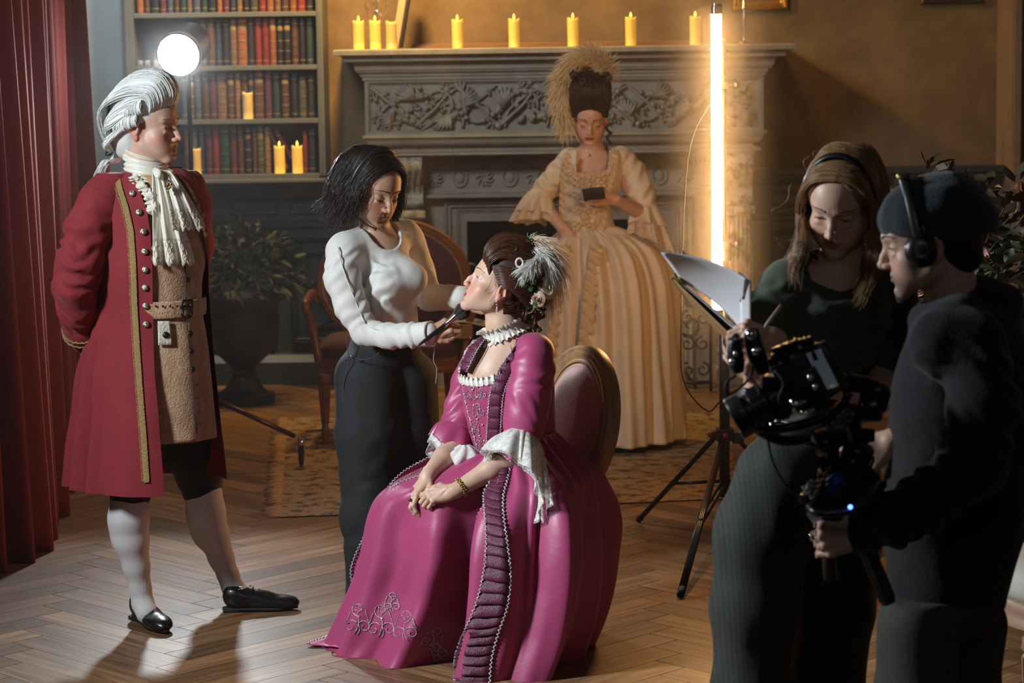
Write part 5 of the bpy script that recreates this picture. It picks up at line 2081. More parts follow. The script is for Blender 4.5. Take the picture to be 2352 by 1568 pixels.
def scrolls(cx,cy,s,flip=1,rot=0.0):
 """embroidered C-scroll motif in pixels: list of polylines"""
 out=[]
 def sp(x,y,r,a0,turns,sg,n=18):
  t=np.linspace(0,1,n)
  a=a0+sg*turns*6.283*t
  rr_=r*(1-.78*t)
  return np.stack([x+rr_*np.cos(a),y+rr_*np.sin(a)],1)
 out.append(sp(0,-.52,.34,1.3,1.1,1))
 out.append(sp(-.30,.26,.30,-.6,1.05,-1))
 out.append(sp(.30,.26,.30,3.74,1.05,1))
 out.append(np.array([[0,-.2],[.05,.05],[-.02,.35],[-.14,.6]]))
 out.append(np.array([[.02,.1],[.10,.4],[.02,.62]]))
 out.append(np.array([[-.34,-.4],[-.44,-.1],[-.55,.1]]))
 out.append(np.array([[.30,-.5],[.42,-.15],[.5,.12]]))
 for k in range(5):
  a=k*1.26
  out.append(np.array([[.12*math.cos(a),-.52+.12*math.sin(a)],[.20*math.cos(a+.3),-.52+.2*math.sin(a+.3)]]))
 c,s_=math.cos(rot),math.sin(rot)
 return[np.stack([cx+s*flip*(p[:,0]*c-p[:,1]*s_),cy+s*(p[:,0]*s_+p[:,1]*c)],1)for p in out]
def rose(mb,c,r,up,seed=0,layers=4):
 rr=random.Random(seed)
 Mf=look(up,(0,.2,1),c)
 for l in range(layers):
  nn=3+l
  for k in range(nn):
   a=k/nn*6.283+l*.8
   R0=r*(.25+.75*l/max(layers-1,1))
   G=[]
   for i in range(5):
    v=i/4
    row=[]
    for j in range(6):
     u=(j/5-.5)*(2.3 if l else 3.2)/max(1,nn/3)
     rad=R0*(.35+.65*math.sin(v*1.45))*(1+.10*v*v*l)
     hh=r*(.9*v*(1-.12*l)-.10*(abs(u)**2)*v)-(.12*r*v**3*l)
     row.append((rad*math.cos(a+u),hh,rad*math.sin(a+u)))
    G.append(xf(Mf,np.array(row)))
   mb.sheet(np.array(G))
 mb.ball(mp(Mf,(0,r*.35,0)),r*.3,8,6)
def leafset(mb,c,n,L,w,seed):
 rr=random.Random(seed)
 for k in range(n):
  d=unit(np.array([rr.uniform(-1,1),rr.uniform(-1,.2),rr.uniform(-1,1)]))
  s=unit(np.cross(d,(0.2,-1,.1)))
  p=np.array(c,float)
  G=[[p+d*L*t-s*w*q_,p+d*L*t+np.array([0,-.15,.1])*w*q_,p+d*L*t+s*w*q_]for t,q_ in((0,.05),(.25,.75),(.55,1),(.8,.6),(1,.03))]
  mb.sheet(np.array(G))
#THE FOOTMAN (red coat, white wig)
YA=8.10
man=tag_person((P(385,1400,YA)[0],YA,0),'person in long red coat and white powdered wig with hands behind the back')
A_=lambda px,py,dy=0.0:P(px,py,YA+dy)
Mh=look((.94,-.34,-.05),(-.03,0,1),A_(344,290),1.06)
F=Field(A_(240,480)-[0,.22,0],A_(440,150)+[0,.22,0],.004,[(mp(Mh,(0,0,0))-.15,mp(Mh,(0,0,0))+.14)],.0021)
head_sdf(F,Mh,male=True,eyes='open',neck_to=A_(335,430,.0),neck_r=.058,jaw=1.02,nose=1.15)
field_obj(F,'body',M['skin'],man,1,skin_paint((.60,.36,.27),Mh,lip=(.42,.16,.13),blush=.45))
eye_parts(Mh,man,'open',gaze=(.10,1,-.02),brow=(.30,.20,.12),brow_w=.0022)
M['wig']=hair_mat('wig_white',(.80,.80,.77),.5)
wigp=M['wig']
F=Field(A_(215,440)-[0,.25,0],A_(450,140)+[0,.25,0],.0045)
H=lambda x,y,z:mp(Mh,(x,y,z))
Rh=Mh[:3,:3]/msc(Mh)
F.ell(H(0,-.028,.062),np.array([.098,.108,.098])*1.0,Rh,.01)
F.ell(H(0,.022,.115),np.array([.070,.060,.045]),Rh,.04)
F.ell(H(0,-.060,-.02),np.array([.085,.070,.09]),Rh,.04)
F.ell(H(0,-.085,-.065),np.array([.04,.035,.04]),Rh,.03)
F.ell(H(0,.095,-.01),np.array([.085,.075,.088]),Rh,.010,'sub')
for sx in(-1,1):
 F.ell(H(sx*.085,.025,-.045),np.array([.045,.060,.060]),Rh,.010,'sub')
 F.ell(H(sx*.080,-.004,-.018),np.array([.03,.022,.036]),Rh,.008,'sub')
wo=field_obj(F,'wig',wigp,man,1)
wo.data.color_attributes.new('col','FLOAT_COLOR','POINT').data.foreach_set('color',np.ones(len(wo.data.vertices)*4))
g=[]
rowsg=[]
for i in range(13):
 t=i/12*2-1
 x=t*.080
 g.append([H(x*.85,.082-.05*t*t,.074-.030*t*t),H(x*1.0,.092-.05*t*t,.118-.050*t*t),H(x*1.1,.052-.02*t*t,.170-.070*t*t),H(x*1.2,-.030,.172-.075*t*t),H(x*1.22,-.100,.120-.05*t*t),H(x*1.12,-.134,.03),H(x*.8,-.122,-.05),H(x*.3,-.104,-.085)])
rowsg.append(g)
for sx in(-1,1):
 g=[]
 for i in range(8):
  t=i/7
  g.append([H(sx*(.062+.02*t),.052-.060*t,.075-.055*t),H(sx*(.088+.012*t),.02-.055*t,.095-.065*t),H(sx*(.104-.002*t),-.04-.035*t,.075-.07*t),H(sx*.082,-.105-.005*t,.01-.03*t),H(sx*.030,-.100,-.080)])
 rowsg.append(g)
for sx in(-1,1):
 rowsg.append([[H(sx*.091,-.012-.055*t,.030-.045*t),H(sx*(.099-.004*t),-.045-.045*t,-.005-.035*t),H(sx*(.084-.01*t),-.104-.015*t,-.048-.02*t),H(sx*.020,-.108,-.086)]for t in np.linspace(-.2,1,7)])
strands(rowsg,3200,.0019,seed=3,jit=.0045,lenv=.1,frizz=.002,nside=4).build('wig_strands',wigp,wo)
for sx in(-1,1):
 for kk,(yy,zz,rr0)in enumerate(((-.008,.052,.024),(-.022,.012,.022))):
  b=MB()
  rr=random.Random(kk)
  for k in range(110):
   r0=rr0*rr.uniform(.55,1.02)
   a0=rr.uniform(0,6.28)
   pts=[]
   for j in range(16):
    a=a0+j*.36
    w=(j/15-.5)
    q=np.array([sx*(.094+.004*math.cos(a)),yy+(rr.random()-.5)*.002,zz])
    along=(k/110-.5)*.085
    pts.append(H(sx*.092+sx*r0*.62*math.cos(a),yy+along-.012,zz+r0*math.sin(a)+along*.35))
   gv=.8+.35*rr.random()
   b.col=(gv,gv,gv)
   b.tube(pts,.0018,4,cap=False)
  b.build('side_curl',wigp,wo)
g=[]
for i in range(9):
 a=i/8*6.283
 c,s=math.cos(a),math.sin(a)
 g.append([H(.012*c,-.098+.008*s,-.082),H(.020*c,-.125+.014*s,-.115),A_(246,372,.02*c)+[.012*s,0,0],A_(234,400,.05+.024*c)+[.018*s,0,0],A_(222,430,.07+.018*c)+[.012*s,0,0],A_(207,434,.08)])
strands([g],420,.0022,seed=5,jit=.004,lenv=.35,frizz=.0025).build('queue',wigp,wo)
b=MB()
c=A_(262,341,-.0)
for(dx,dz,w)in((-.028,.018,.012),(-.030,-.016,.011),(.022,-.002,.010)):
 q=np.array([[c+[dx*t+.004*math.sin(t*3),s_*.006,dz*t+s_*w*(.35+.9*math.sin(min(t,.9)*3.0))]for s_ in(-1,1)]for t in np.linspace(0,1,8)])
 b.sheet(q,.0015)
b.ball(c,(.009,.009,.010),10,7)
b.build('hair_ribbon',mat('ribbon_black',(.015,.02,.02),.35),wo)
#waistcoat
def wc_disp(v,th):
 return .0035*noise3(np.cos(th)*3+5,v*9,np.sin(th)*3)+.004*np.sin(th*9)*sstep(.55,1,v)
WC=Loft([(388,312,412,.070),(404,285,432,.09),(430,258,448,.11),(470,244,460,.125),(540,236,471,.140),(600,236,474,.146),(650,244,464,.138),(700,244,464,.136),(720,240,467,.140),(780,232,477,.148),(860,224,486,.156),(940,218,493,.162),(1003,214,498,.166)],YA,disp=wc_disp,m=90,n=120)
M['waistcoat']=mat('waistcoat_brocade',(.40,.225,.12),.8,bump=.5,bscale=160,color2=(.56,.38,.23),vscale=38,vstretch=(1,1,.45),vlo=.42,vhi=.7,sheen=.3)
b=MB();b.sheet(WC.grid(),.003)
wco=b.build('waistcoat',M['waistcoat'],man)
b=MB()
b.tube([WC.at(x,y,.0035)for x,y in[(421,505),(425,560),(426,620),(427,690),(431,760),(438,840),(446,920),(452,994)]],.0022,6)
b.build('edge_line',mat('edge_dark',(.05,.03,.02),.8),wco)
BD=mat('button_dark',(.03,.024,.02),.3,metal=.6)
for(x,y)in((432,602),(431,642),(437,766),(439,806),(443,848)):
 p=WC.at(x,y,.004)
 b=MB();dome_button(b,p,WC.normal(*WC.last),.0098,.007)
 b.build('button',BD,wco)
b=MB()
for(x,y)in((447,885),(450,915),(453,948),(455,975)):
 p=WC.at(x,y,.003);q=WC.at(x+9,y-3,.003)
 b.tube([p,q],.0012,5)
b.build('buttonhole',mat('hole_thread',(.12,.06,.03),.8),wco)
WB=Loft([(683,238,470,.145),(692,237,471,.147),(712,237,471,.147),(722,238,470,.146)],YA,m=8,n=90)
b=MB();b.sheet(WB.grid(-.4,3.6,off=.004),.004)
bo=b.build('belt',M['waistcoat'],man)
b=MB()
for x in(358,374,391,407):
 p=WB.at(x,703,.0085);dome_button(b,p,WB.normal(*WB.last),.0038,.0012)
b.build('eyelet',BD,bo)
b=MB()
loop=[WB.at(x,y,.011)for x,y in((419,682),(430,677),(440,682),(441,695),(438,703),(441,712),(440,724),(430,730),(419,724),(421,712),(417,703),(421,693))]
b.tube(spline(loop,48,closed=True),.0042,8,loop=True)
b.tube([WB.at(418,703,.012),WB.at(440,703,.012)],.003,6)
for x,y in((430,677),(430,730),(441,703),(417,703)):
 b.ball(WB.at(x,y,.011),.0062,8,6)
b.build('buckle',BD,bo)
fl=np.array([[WC.at(a_,y_,.010)for a_ in np.linspace(362+(y_-735)*.02,389+(y_-735)*.12,8)]for y_ in np.linspace(737,792,9)])
b=MB();b.sheet(fl,.004)
po=b.build('pocket_flap',mat('flap_white',(.72,.66,.55),.8,bump=.5,bscale=160,vary=.3,vscale=80),man)
b=MB();p=WC.at(381,769,.013);dome_button(b,p,WC.normal(*WC.last),.0115,.008)
b.build('button',BD,po)
#coat
RED=mat('coat_red',(.235,.013,.020),.85,sheen=.2,sheen_tint=(1,.5,.5),bump=.12,bscale=240,vary=.12,vscale=10)
RIM=mat('coat_lining',(.10,.008,.012),.8)
def ct_disp(v,th):
 sk=sstep(.50,.95,v)
 pl=np.abs(np.sin((th-2.62)*9.0))*np.exp(-((th-3.10)/.62)**2)
 return sk*(.070*pl-.012)+sk*.012*np.sin(th*3+1.2+v*2)+.004*noise3(np.cos(th)*4+9,v*8,np.sin(th)*4)+(1-sk)*.005*np.sin(th*7+v*22)*np.exp(-((th-2.1)/.7)**2)
CT=Loft([(386,303,420,.082),(398,268,436,.098),(418,232,452,.120),(450,214,462,.138),(490,212,470,.150),(540,214,478,.158),(600,220,482,.160),(660,222,480,.155),(720,220,482,.155),(780,210,489,.166),(860,196,498,.182),(940,196,507,.200),(1020,188,516,.215),(1112,180,523,.232)],YA,disp=ct_disp,m=150,n=220)
eN=[(386,322),(398,330),(420,322),(440,326),(480,338),(540,347),(600,349),(700,351),(800,353),(900,359),(1000,367),(1110,376)]
eN=[(386,300),(398,302),(420,312),(440,322),(480,337),(540,346),(600,349),(700,351),(800,353),(900,359),(1000,367),(1110,376)]
eF=[(386,395),(400,398),(430,418),(470,440),(520,459),(580,474),(640,479)]
def th_of(tabl,L_):
 vv,tt=[],[]
 for y,x in tabl:
  L_.at(x,y)
  vv.append(L_.last[0]);tt.append(L_.last[1])
 return vv,tt
vN,tN=th_of(eN,CT)
vF,tF=th_of(eF,CT)
vF+=[1.0];tF+=[-.25]
b=MB()
b.sheet(CT.grid(lambda v:np.interp(v,vN,tN),lambda v:2*math.pi+np.interp(v,vF,tF)),-.006)
cto=b.build('coat',RED,man)
GOLD=mat('gold_braid',(.62,.42,.17),.42,metal=.55,bump=.8,bscale=420)
tr=[(386,275),(398,268),(430,274),(470,287),(530,301),(600,306),(700,309),(800,315),(900,322),(1000,330),(1108,337)]
b=MB()
ys=np.linspace(398,1108,130)
xs=np.interp(ys,[t[0]for t in tr],[t[1]for t in tr])
G=np.array([[CT.at(x+o_,y,.0035)for o_ in(-6.5,-3.2,0,3.2,6.5)]for x,y in zip(xs,ys)])
G[:,2]+=(G[:,2]-CT.row(CT.vy(600))[:3])*0.0
b.sheet(G,.002)
for k in range(0,129):
 x,y=xs[k],ys[k]
 for o_ in(-8.5,):
  c0=CT.at(x+o_,y+1.5,.004)
  e1=CT.at(x+o_-1.5,y+1.5,.004)
  b.tube([c0+np.array([math.cos(a)*.0032,0,math.sin(a)*.0030])for a in np.linspace(0,6.283,7)[:-1]],.0011,4,loop=True)
 c0=CT.at(x,y,.005)
 b.tube([CT.at(x-4,y-2,.0052),c0,CT.at(x+4,y-2,.0052)],.0012,4,cap=False)
b.build('gold_braid',GOLD,cto)
BS=mat('button_silver',(.55,.52,.46),.3,metal=.9,bump=.4,bscale=300)
for(x,y)in((304,444),(319,487),(329,532),(332,577),(333,619),(333,660),(334,702),(335,744)):
 p=CT.at(x,y,.003)
 b=MB();dome_button(b,p,CT.normal(*CT.last),.0115,.009)
 b.build('button',BS,cto)
for(x,y)in((453,470),(464,493),(470,538)):
 p=CT.at(x,y,.003,th0=.4)
 b=MB();dome_button(b,p,CT.normal(*CT.last),.010,.009)
 b.build('button',GOLD,cto)
G=np.array([[CT.at(x+o_,y,.004,th0=.5)for o_ in(-4,0,4)]for x,y in((410,404),(425,418),(436,436),(446,456),(455,478),(462,500),(467,520))])
b=MB();b.sheet(G,.002);b.build('gold_braid',GOLD,cto)
F=Field(A_(95,860,.0)-[0,.30,0],A_(300,395,0)+[0,.30,0],.0045)
arm=[(262,432,-.03,50),(232,468,-.07,50),(203,530,-.10,51),(182,600,-.11,49),(173,655,-.10,46),(180,705,-.05,42),(187,745,.02,38),(196,778,.07,34)]
pts=[A_(x,y,dy)for x,y,dy,r_ in arm]
rads=[r_/685 for*_,r_ in arm]
F.chain(pts,rads,.03)
F.warp(A_(95,860)-[0,.3,0],A_(300,395)+[0,.3,0],limb_folds(pts[1],pts[4],4,.010,.08,1,.5))
F.warp(A_(95,860)-[0,.3,0],A_(300,395)+[0,.3,0],limb_folds(pts[3],pts[6],4,.012,.08,4,.9))
F.warp(A_(95,860)-[0,.3,0],A_(300,395)+[0,.3,0],lambda X,Y,Z,D:.004*noise3(X*16,Y*16,Z*12)+.002*noise3(X*40,Y*40,Z*30))
so=field_obj(F,'sleeve',RED,man,1)
b=MB()
u=unit(pts[7]-pts[5])
sd=unit(np.cross(u,(0,1,0)))
up_=np.cross(sd,u)
R=[]
for t,r_ in((-.055,.050),(-.05,.062),(0.0,.066),(.02,.064),(.022,.054),(-.02,.048)):
 a=np.linspace(0,6.283,28,endpoint=False)
 R.append(pts[6]+u*(t+.03)+r_*(np.cos(a)[:,None]*sd+np.sin(a)[:,None]*up_))
b.rings(R)
b.build('cuff',RED,so)
b=MB()
for t in(-.012,.010):
 a=np.linspace(0,6.283,60,endpoint=False)
 q=pts[6]+u*(t+.03+.003*np.sin(a*22))[:,None]+.0675*(np.cos(a)[:,None]*sd+np.sin(a)[:,None]*up_)
 b.tube(q,.0032,5,loop=True)
b.build('gold_braid',GOLD,so)
F=Field(A_(150,880,.1)-[0,.15,0],A_(260,760,.1)+[0,.15,0],.003)
Mq=look(unit(np.array([.25,.2,-1])),(-.6,-1,0),pts[7]+[0,.01,-.02])
jh=hand_sdf(F,Mq,1,(.3,.35,.4,.4))
F.cone(pts[7],pts[7]+(pts[7]-pts[6])*.5,.028,.027,.01)
field_obj(F,'hand',M['skin'],man,1,lambda V:np.tile(np.array([.60,.36,.27]),(len(V),1)))
F=Field(A_(350,900,0)-[0,.1,0],A_(520,390,0)+[0,.4,0],.006)
F.chain([A_(430,428,.05),A_(442,470,.10),A_(450,560,.17),A_(440,660,.22),A_(380,740,.26)],[.062,.062,.058,.052,.045],.03)
field_obj(F,'sleeve',RED,man,1)
#neckcloth, lace jabot and brooch
SILK=mat('silk_ivory',(.74,.70,.60),.42,sheen=.2,bump=.1,bscale=60)
LACE=mat('lace_ivory',(.74,.69,.58),.75,bump=.3,bscale=300)
def cr_disp(v,th):
 return .006*np.sin(v*26+th*1.3)*(1-.4*v)+.003*np.sin(v*45-th*2)
nk=[H(0,-.040,-.060),H(0,-.030,-.090),A_(337,392,.0),A_(340,412,0)]
R=[]
for i in range(26):
 v=i/25
 c=spline([H(0,-.018,-.082),H(0,-.012,-.105),A_(338,392,-.01),A_(342,414,-.015)],26)[i]
 tilt=(1-v)*.42+.15
 a=np.linspace(0,6.283,48,endpoint=False)
 rr0=.068+.010*v+.004*math.sin(i*1.9)+.003*math.sin(i*.9)
 fx=np.array([.94,-.34,-tilt*.55]);fx=unit(fx)
 sd=unit(np.cross(fx,(0,0,1)))
 fold=1+.05*np.sin(a*1.0+i*.55)
 R.append(c+(rr0*fold*np.cos(a))[:,None]*fx*1.06+(rr0*fold*np.sin(a))[:,None]*sd)
b=MB();b.rings(np.array(R),cap=False)
cvo=b.build('neckcloth',SILK,man)
def jabot(x0a,x0b,y0,x1a,x1b,y1,off,nf,name,lace=.22,seed=0,amp=.010):
 m_,n_=36,60
 G=np.empty((m_,n_,3))
 for i in range(m_):
  v=i/(m_-1)
  for j in range(n_):
   u=j/(n_-1)
   xa=x0a+(x1a-x0a)*v**.8
   xb=x0b+(x1b-x0b)*v**.8
   py=y0+(y1-y0)*v
   if i==m_-1 or v>.93:py+=5*abs(math.sin(u*6*math.pi+seed))*(1 if i==m_-1 else .4)
   G[i,j]=WC.at(xa+(xb-xa)*u,py,off)if(j%6==0 or j==n_-1)else np.nan
  k=[j for j in range(n_)if not np.isnan(G[i,j,0])]
  for c_ in range(3):
   G[i,:,c_]=np.interp(np.arange(n_),k,G[i,k,c_])
  u=np.linspace(0,1,n_)
  G[i,:,1]-=amp*(.3+v)*np.sin(u*nf*6.283+seed+.6*math.sin(v*3))+.003*np.sin(u*31+v*4)
  py=y0+(y1-y0)*v+(6*np.abs(np.sin(u*5*math.pi+seed))*sstep(.85,1,v))
  G[i,:,2]-=5/685*np.abs(np.sin(u*6*math.pi+seed))*sstep(.88,1,v)
 k=int(m_*(1-lace))
 b=MB();b.sheet(G[:k+1],.0015)
 o=b.build(name,SILK,cvo)
 b=MB();b.sheet(G[k:],.0015)
 e=G[-1]
 for j in range(0,n_-1,1):
  b.tube([e[j]+[0,-.0005,0],(e[j]+e[j+1])/2+[0,0,-.007],e[j+1]],.0008,4,cap=False)
 for i in range(k,m_,2):
  b.tube(G[i]+[0,-.0025,0],.0009,4,cap=False)
 for j in range(0,n_,3):
  q=G[k:,j]+[0,-.0028,0]
  q=q+np.stack([.003*np.sin(np.arange(len(q))*1.6+j),0*q[:,0],0*q[:,0]],1)
  b.tube(q,.0009,4,cap=False)
 b.build('lace_edge',LACE,o)
 return o
jabot(350,372,398,352,446,598,.018,2.6,'jabot_fall',.24,.4)
jabot(366,392,392,398,470,518,.040,2.2,'jabot_fall',.30,2.0,.008)
b=MB()
R=[]
for i in range(12):
 t=i/11
 c=A_(352+22*t,388+22*t,-.125-.02*math.sin(t*3.1))
 a=np.linspace(0,6.283,20,endpoint=False)
 w=.005+.006*math.sin(t*3.14)
 R.append(c+np.stack([w*np.cos(a)*.8,.012*np.sin(a)*.8,w*1.1*np.sin(a+.6)],1))
b.rings(np.array(R));b.build('knot',SILK,cvo)
b=MB()
q=spline([WC.at(302,408,.018),WC.at(322,430,.020),WC.at(340,455,.022),WC.at(346,490,.022)],60)
G=np.array([[q[i]+np.array([.012*(s_-.5)*2+.004*math.sin(i*.9),-.006*math.sin(i*1.25+s_),.010*math.cos(i*.9)*s_])for s_ in(0,.33,.66,1.0,1.3)]for i in range(60)])
b.sheet(G,.001);b.build('shirt_frill',LACE,cvo)
b=MB()
c=A_(386,424,-.165)
for k in range(9):
 a=k/9*6.283
 b.ball(c+np.array([.010*math.cos(a),0,.013*math.sin(a)]),.0042,8,6)
b.ball(c,(.006,.005,.008),10,7)
b.ball(c+[0,0,-.022],(.003,.003,.006),8,6)
b.build('brooch',mat('brooch_gold',(.35,.17,.06),.25,metal=.9),cvo)
#breeches, stockings, shoes
YN,YFAR=8.08,8.36
PN=lambda x,y,d=0:P(x,y,YN+d)
PR=lambda x,y,d=0:P(x,y,YFAR+d)
F=Field(np.minimum(PN(200,1175),PR(200,1175))-[0,.2,0],PR(540,900)+[0,.2,0],.0055)
F.chain([PN(330,940,.08),PN(312,1060,.02),PN(301,1118,0),PN(300,1140,0)],[.115,.082,.070,.064],.02)
F.chain([PR(420,940,-.12),PR(438,1030,-.04),PR(458,1090,0),PR(463,1122,0)],[.115,.098,.080,.070],.02)
F.warp(PN(200,1180)-[0,.3,0],PR(540,900)+[0,.3,0],lambda X,Y,Z,D:.005*noise3(X*18,Y*18,Z*22))
field_obj(F,'breeches',mat('breeches_black',(.012,.012,.016),.85,sheen=.2),man,1)
STK=mat('stocking_white',(.62,.60,.60),.85,weave=.5,wscale=500)
for(pf,ch)in((PN,[(299,1138,0,46),(296,1190,-.005,46),(302,1240,0,40),(313,1300,.01,31),(322,1350,.015,25),(328,1385,.01,25),(338,1408,-.02,26)]),(PR,[(464,1120,0,47),(474,1175,0,45),(490,1230,0,38),(508,1280,0,30),(524,1320,0,25),(534,1348,0,25),(548,1362,-.01,26)])):
 pts=[pf(x,y,d)for x,y,d,r_ in ch]
 rs=[r_/675*.98 for*_,r_ in ch]
 lo,hi=np.min(pts,0)-.1,np.max(pts,0)+.1
 F=Field(lo,hi,.004)
 F.chain(pts,rs,.015)
 F.ell(pts[1]+np.array([-.012,.02,-.03]),(.055,.056,.10),None,.03)
 F.warp(lo,hi,lambda X,Y,Z,D,p5=pts[4][2]:.0012*np.sin(np.arctan2(Y-pts[4][1],X-pts[4][0])*22)*sstep(.06,.0,np.abs(Z-p5-.01))+0*D)
 field_obj(F,'stocking',STK,man,2)
LEATHER=mat('shoe_leather',(.008,.008,.009),.3,bump=.1,bscale=80,coat=.2)
h0,t0=PF(312,1418),PF(400,1466)
d=unit(t0-h0)
shoe(man,h0+d*-.01,h0+d*.285,LEATHER)
h0,t0=PF(512,1404),PF(684,1399)
shoe(man,h0,t0,LEATHER)
#THE SEATED WOMAN (magenta gown)
YC_=7.72
lady=tag_person((P(1200,1480,YC_)[0],YC_,0),'person seated in a magenta silk gown with feathers and roses in the hair')
Cc=lambda px,py,dy=0.0:P(px,py,YC_+dy)
Mh=look((-.895,-.06,.43),(.43,0,.895),Cc(1146,657),1.0)
SK=(.64,.41,.30)
H=lambda x,y,z:mp(Mh,(x,y,z))
Rh=Mh[:3,:3]
hands_c=Cc(985,1130,-.18)
F=Field(Cc(915,1180)-[0,.42,0],Cc(1290,560)+[0,.26,0],.0075,[(H(0,0,0)-.135,H(0,0,0)+.13),(Cc(925,1175)-[0,.34,0],Cc(1060,1075)+[0,0,0])],.0023)
head_sdf(F,Mh,eyes='half',neck_to=Cc(1168,780,.0),neck_r=.047,nose=.75,mouth=.2)
F.chain([Cc(1152,745),Cc(1170,800)],[.047,.060],.04)
F.chain([Cc(1100,814,.10),Cc(1168,792,.01),Cc(1222,822,-.09)],[.043,.053,.034],.04)
F.ell(Cc(1150,870,.0),(.108,.105,.125),None,.05)
F.chain([Cc(1178,860,.02),Cc(1185,1000,.0)],[.105,.10],.05)
elN,wrN=Cc(1196,1042,-.18),Cc(1046,1127,-.235)
F.chain([Cc(1222,836,-.10),Cc(1208,930,-.16),elN],[.036,.042,.038],.02)
F.chain([elN,elN*.55+wrN*.45+[0,0,.003],wrN],[.040,.036,.0245],.015)
MhL=look((-.97,.02,-.20),(-.22,-.62,.75),wrN+np.array([-.006,0,0]),1.0)
jL=hand_sdf(F,MhL,1,spread=.03,curls=[(.75,1.1,.5),(.85,1.15,.5),(.9,1.1,.5),(.9,1.05,.5)],s=.90,thumb=[(.020,.018,-.004),(.034,.042,.004),(.030,.064,.004),(.022,.084,-.004)])
elF,wrF=Cc(1052,1015,.02),Cc(984,1090,-.14)
F.chain([Cc(1100,820,.12),Cc(1068,930,.10),elF],[.045,.042,.038],.02)
F.chain([elF,elF*.5+wrF*.5,wrF],[.039,.034,.024],.015)
MhR=look((-.55,-.42,-.62),(-.62,-.25,.72),wrF+np.array([-.002,0,-.004]),1.0)
jR=hand_sdf(F,MhR,-1,spread=.04,curls=[(.35,.8,.4),(.45,.9,.4),(.55,.9,.4),(.6,.9,.4)],s=.88,thumb=[(.022,.016,-.008),(.042,.040,-.020),(.048,.064,-.030),(.042,.084,-.038)])
for js in jL[:4]:
 F.cone(mp(MhL,(0,.018,.018)),js[0]+Rh@np.array([0,0,0])+MhL[:3,2]*.004,.0024,.0034,.007)
field_obj(F,'body',M['skin'],lady,1,skin_paint(SK,Mh,lip=(.55,.03,.05),blush=.5))
eye_parts(Mh,lady,'half',gaze=(.05,1,-.35),brow=(.20,.09,.05),brow_w=.0016)
#jewellery
SILV=mat('silver_trim',(.66,.64,.66),.3,metal=.75,bump=.5,bscale=500)
b=MB()
a=np.linspace(0,6.283,26,endpoint=False)
ax_=unit(elN-wrN)
s1=unit(np.cross(ax_,(0,1,.2)));s2=np.cross(s1,ax_)
wc=wrN+ax_*.022
for rr_,off in((.0305,-.004),(.0305,.004)):
 for i in range(26):
  b.ball(wc+ax_*(off+.0015*(i%2))+rr_*(math.cos(a[i])*s1+math.sin(a[i])*s2),.0034,6,4)
b.tube([wc+.031*(math.cos(t)*s1+math.sin(t)*s2)for t in a],.0022,5,loop=True)
b.build('bracelet',mat('bracelet_gold',(.45,.34,.10),.3,metal=.9),lady)
b=MB()
js=jR[1]
p,q=np.array(js[0]),np.array(js[1])
dd=unit(q-p);c=p+(q-p)*.45
s1=unit(np.cross(dd,(0,0,1)));s2=np.cross(s1,dd)
b.tube([c+.0092*(math.cos(t)*s1+math.sin(t)*s2)for t in np.linspace(0,6.283,18,endpoint=False)],.0015,5,loop=True)
b.ball(c+unit(np.array([-.7,-.6,.4]))*.011,(.006,.006,.006),8,6)
b.build('ring',mat('ring_dark',(.12,.14,.10),.15,metal=.8),lady)
b=MB()
ec=H(-.083,-.006,-.040)
b.ball(ec,.0042,8,6);b.ball(ec+[0,0,-.010],.0030,8,6)
b.lathe([(0,-.024),(.0048,-.019),(.0042,-.013),(.0008,-.004),(0,0)],tuple(ec+np.array([.001,0,-.012])),12)
b.build('earring',mat('crystal_pink',(.75,.55,.60),.06,metal=.4),lady)
#lace choker
LACEW=lace_mat('lace_white',(.80,.77,.72),300,.5)
LACES=mat('lace_solid',(.76,.72,.66),.8,bump=.35,bscale=330)
nb0,nb1=Cc(1160,750),Cc(1155,765)
axn=unit(np.array([-.38,0,1.0]))
sx_=unit(np.cross((0,1,0),axn));sy_=np.cross(axn,sx_)
R=[]
cc0=Cc(1157,758,.0)
for(off,rad)in((-.022,.082),(-.014,.072),(-.006,.0690),(.006,.0670),(.014,.069),(.022,.078)):
 a=np.linspace(0,6.283,320,endpoint=False)
 ruf=(.005 if abs(off)>.015 else(.002 if abs(off)>.01 else 0))
 rr_=rad+ruf*np.sin(a*26)+ruf*.6*np.sin(a*41+1)
 R.append(cc0+axn*(off)+(ruf*.8*np.cos(a*26))[:,None]*axn+(rr_*np.cos(a))[:,None]*sx_*1.04+(rr_*np.sin(a))[:,None]*sy_)
b=MB();b.rings(np.array(R),cap=False)
ch=b.build('lace_choker',LACES,lady)
b=MB();b.ball(Cc(1121,783,-.055),(.0035,.0035,.006),8,6);b.build('pendant',M['brass'],ch)
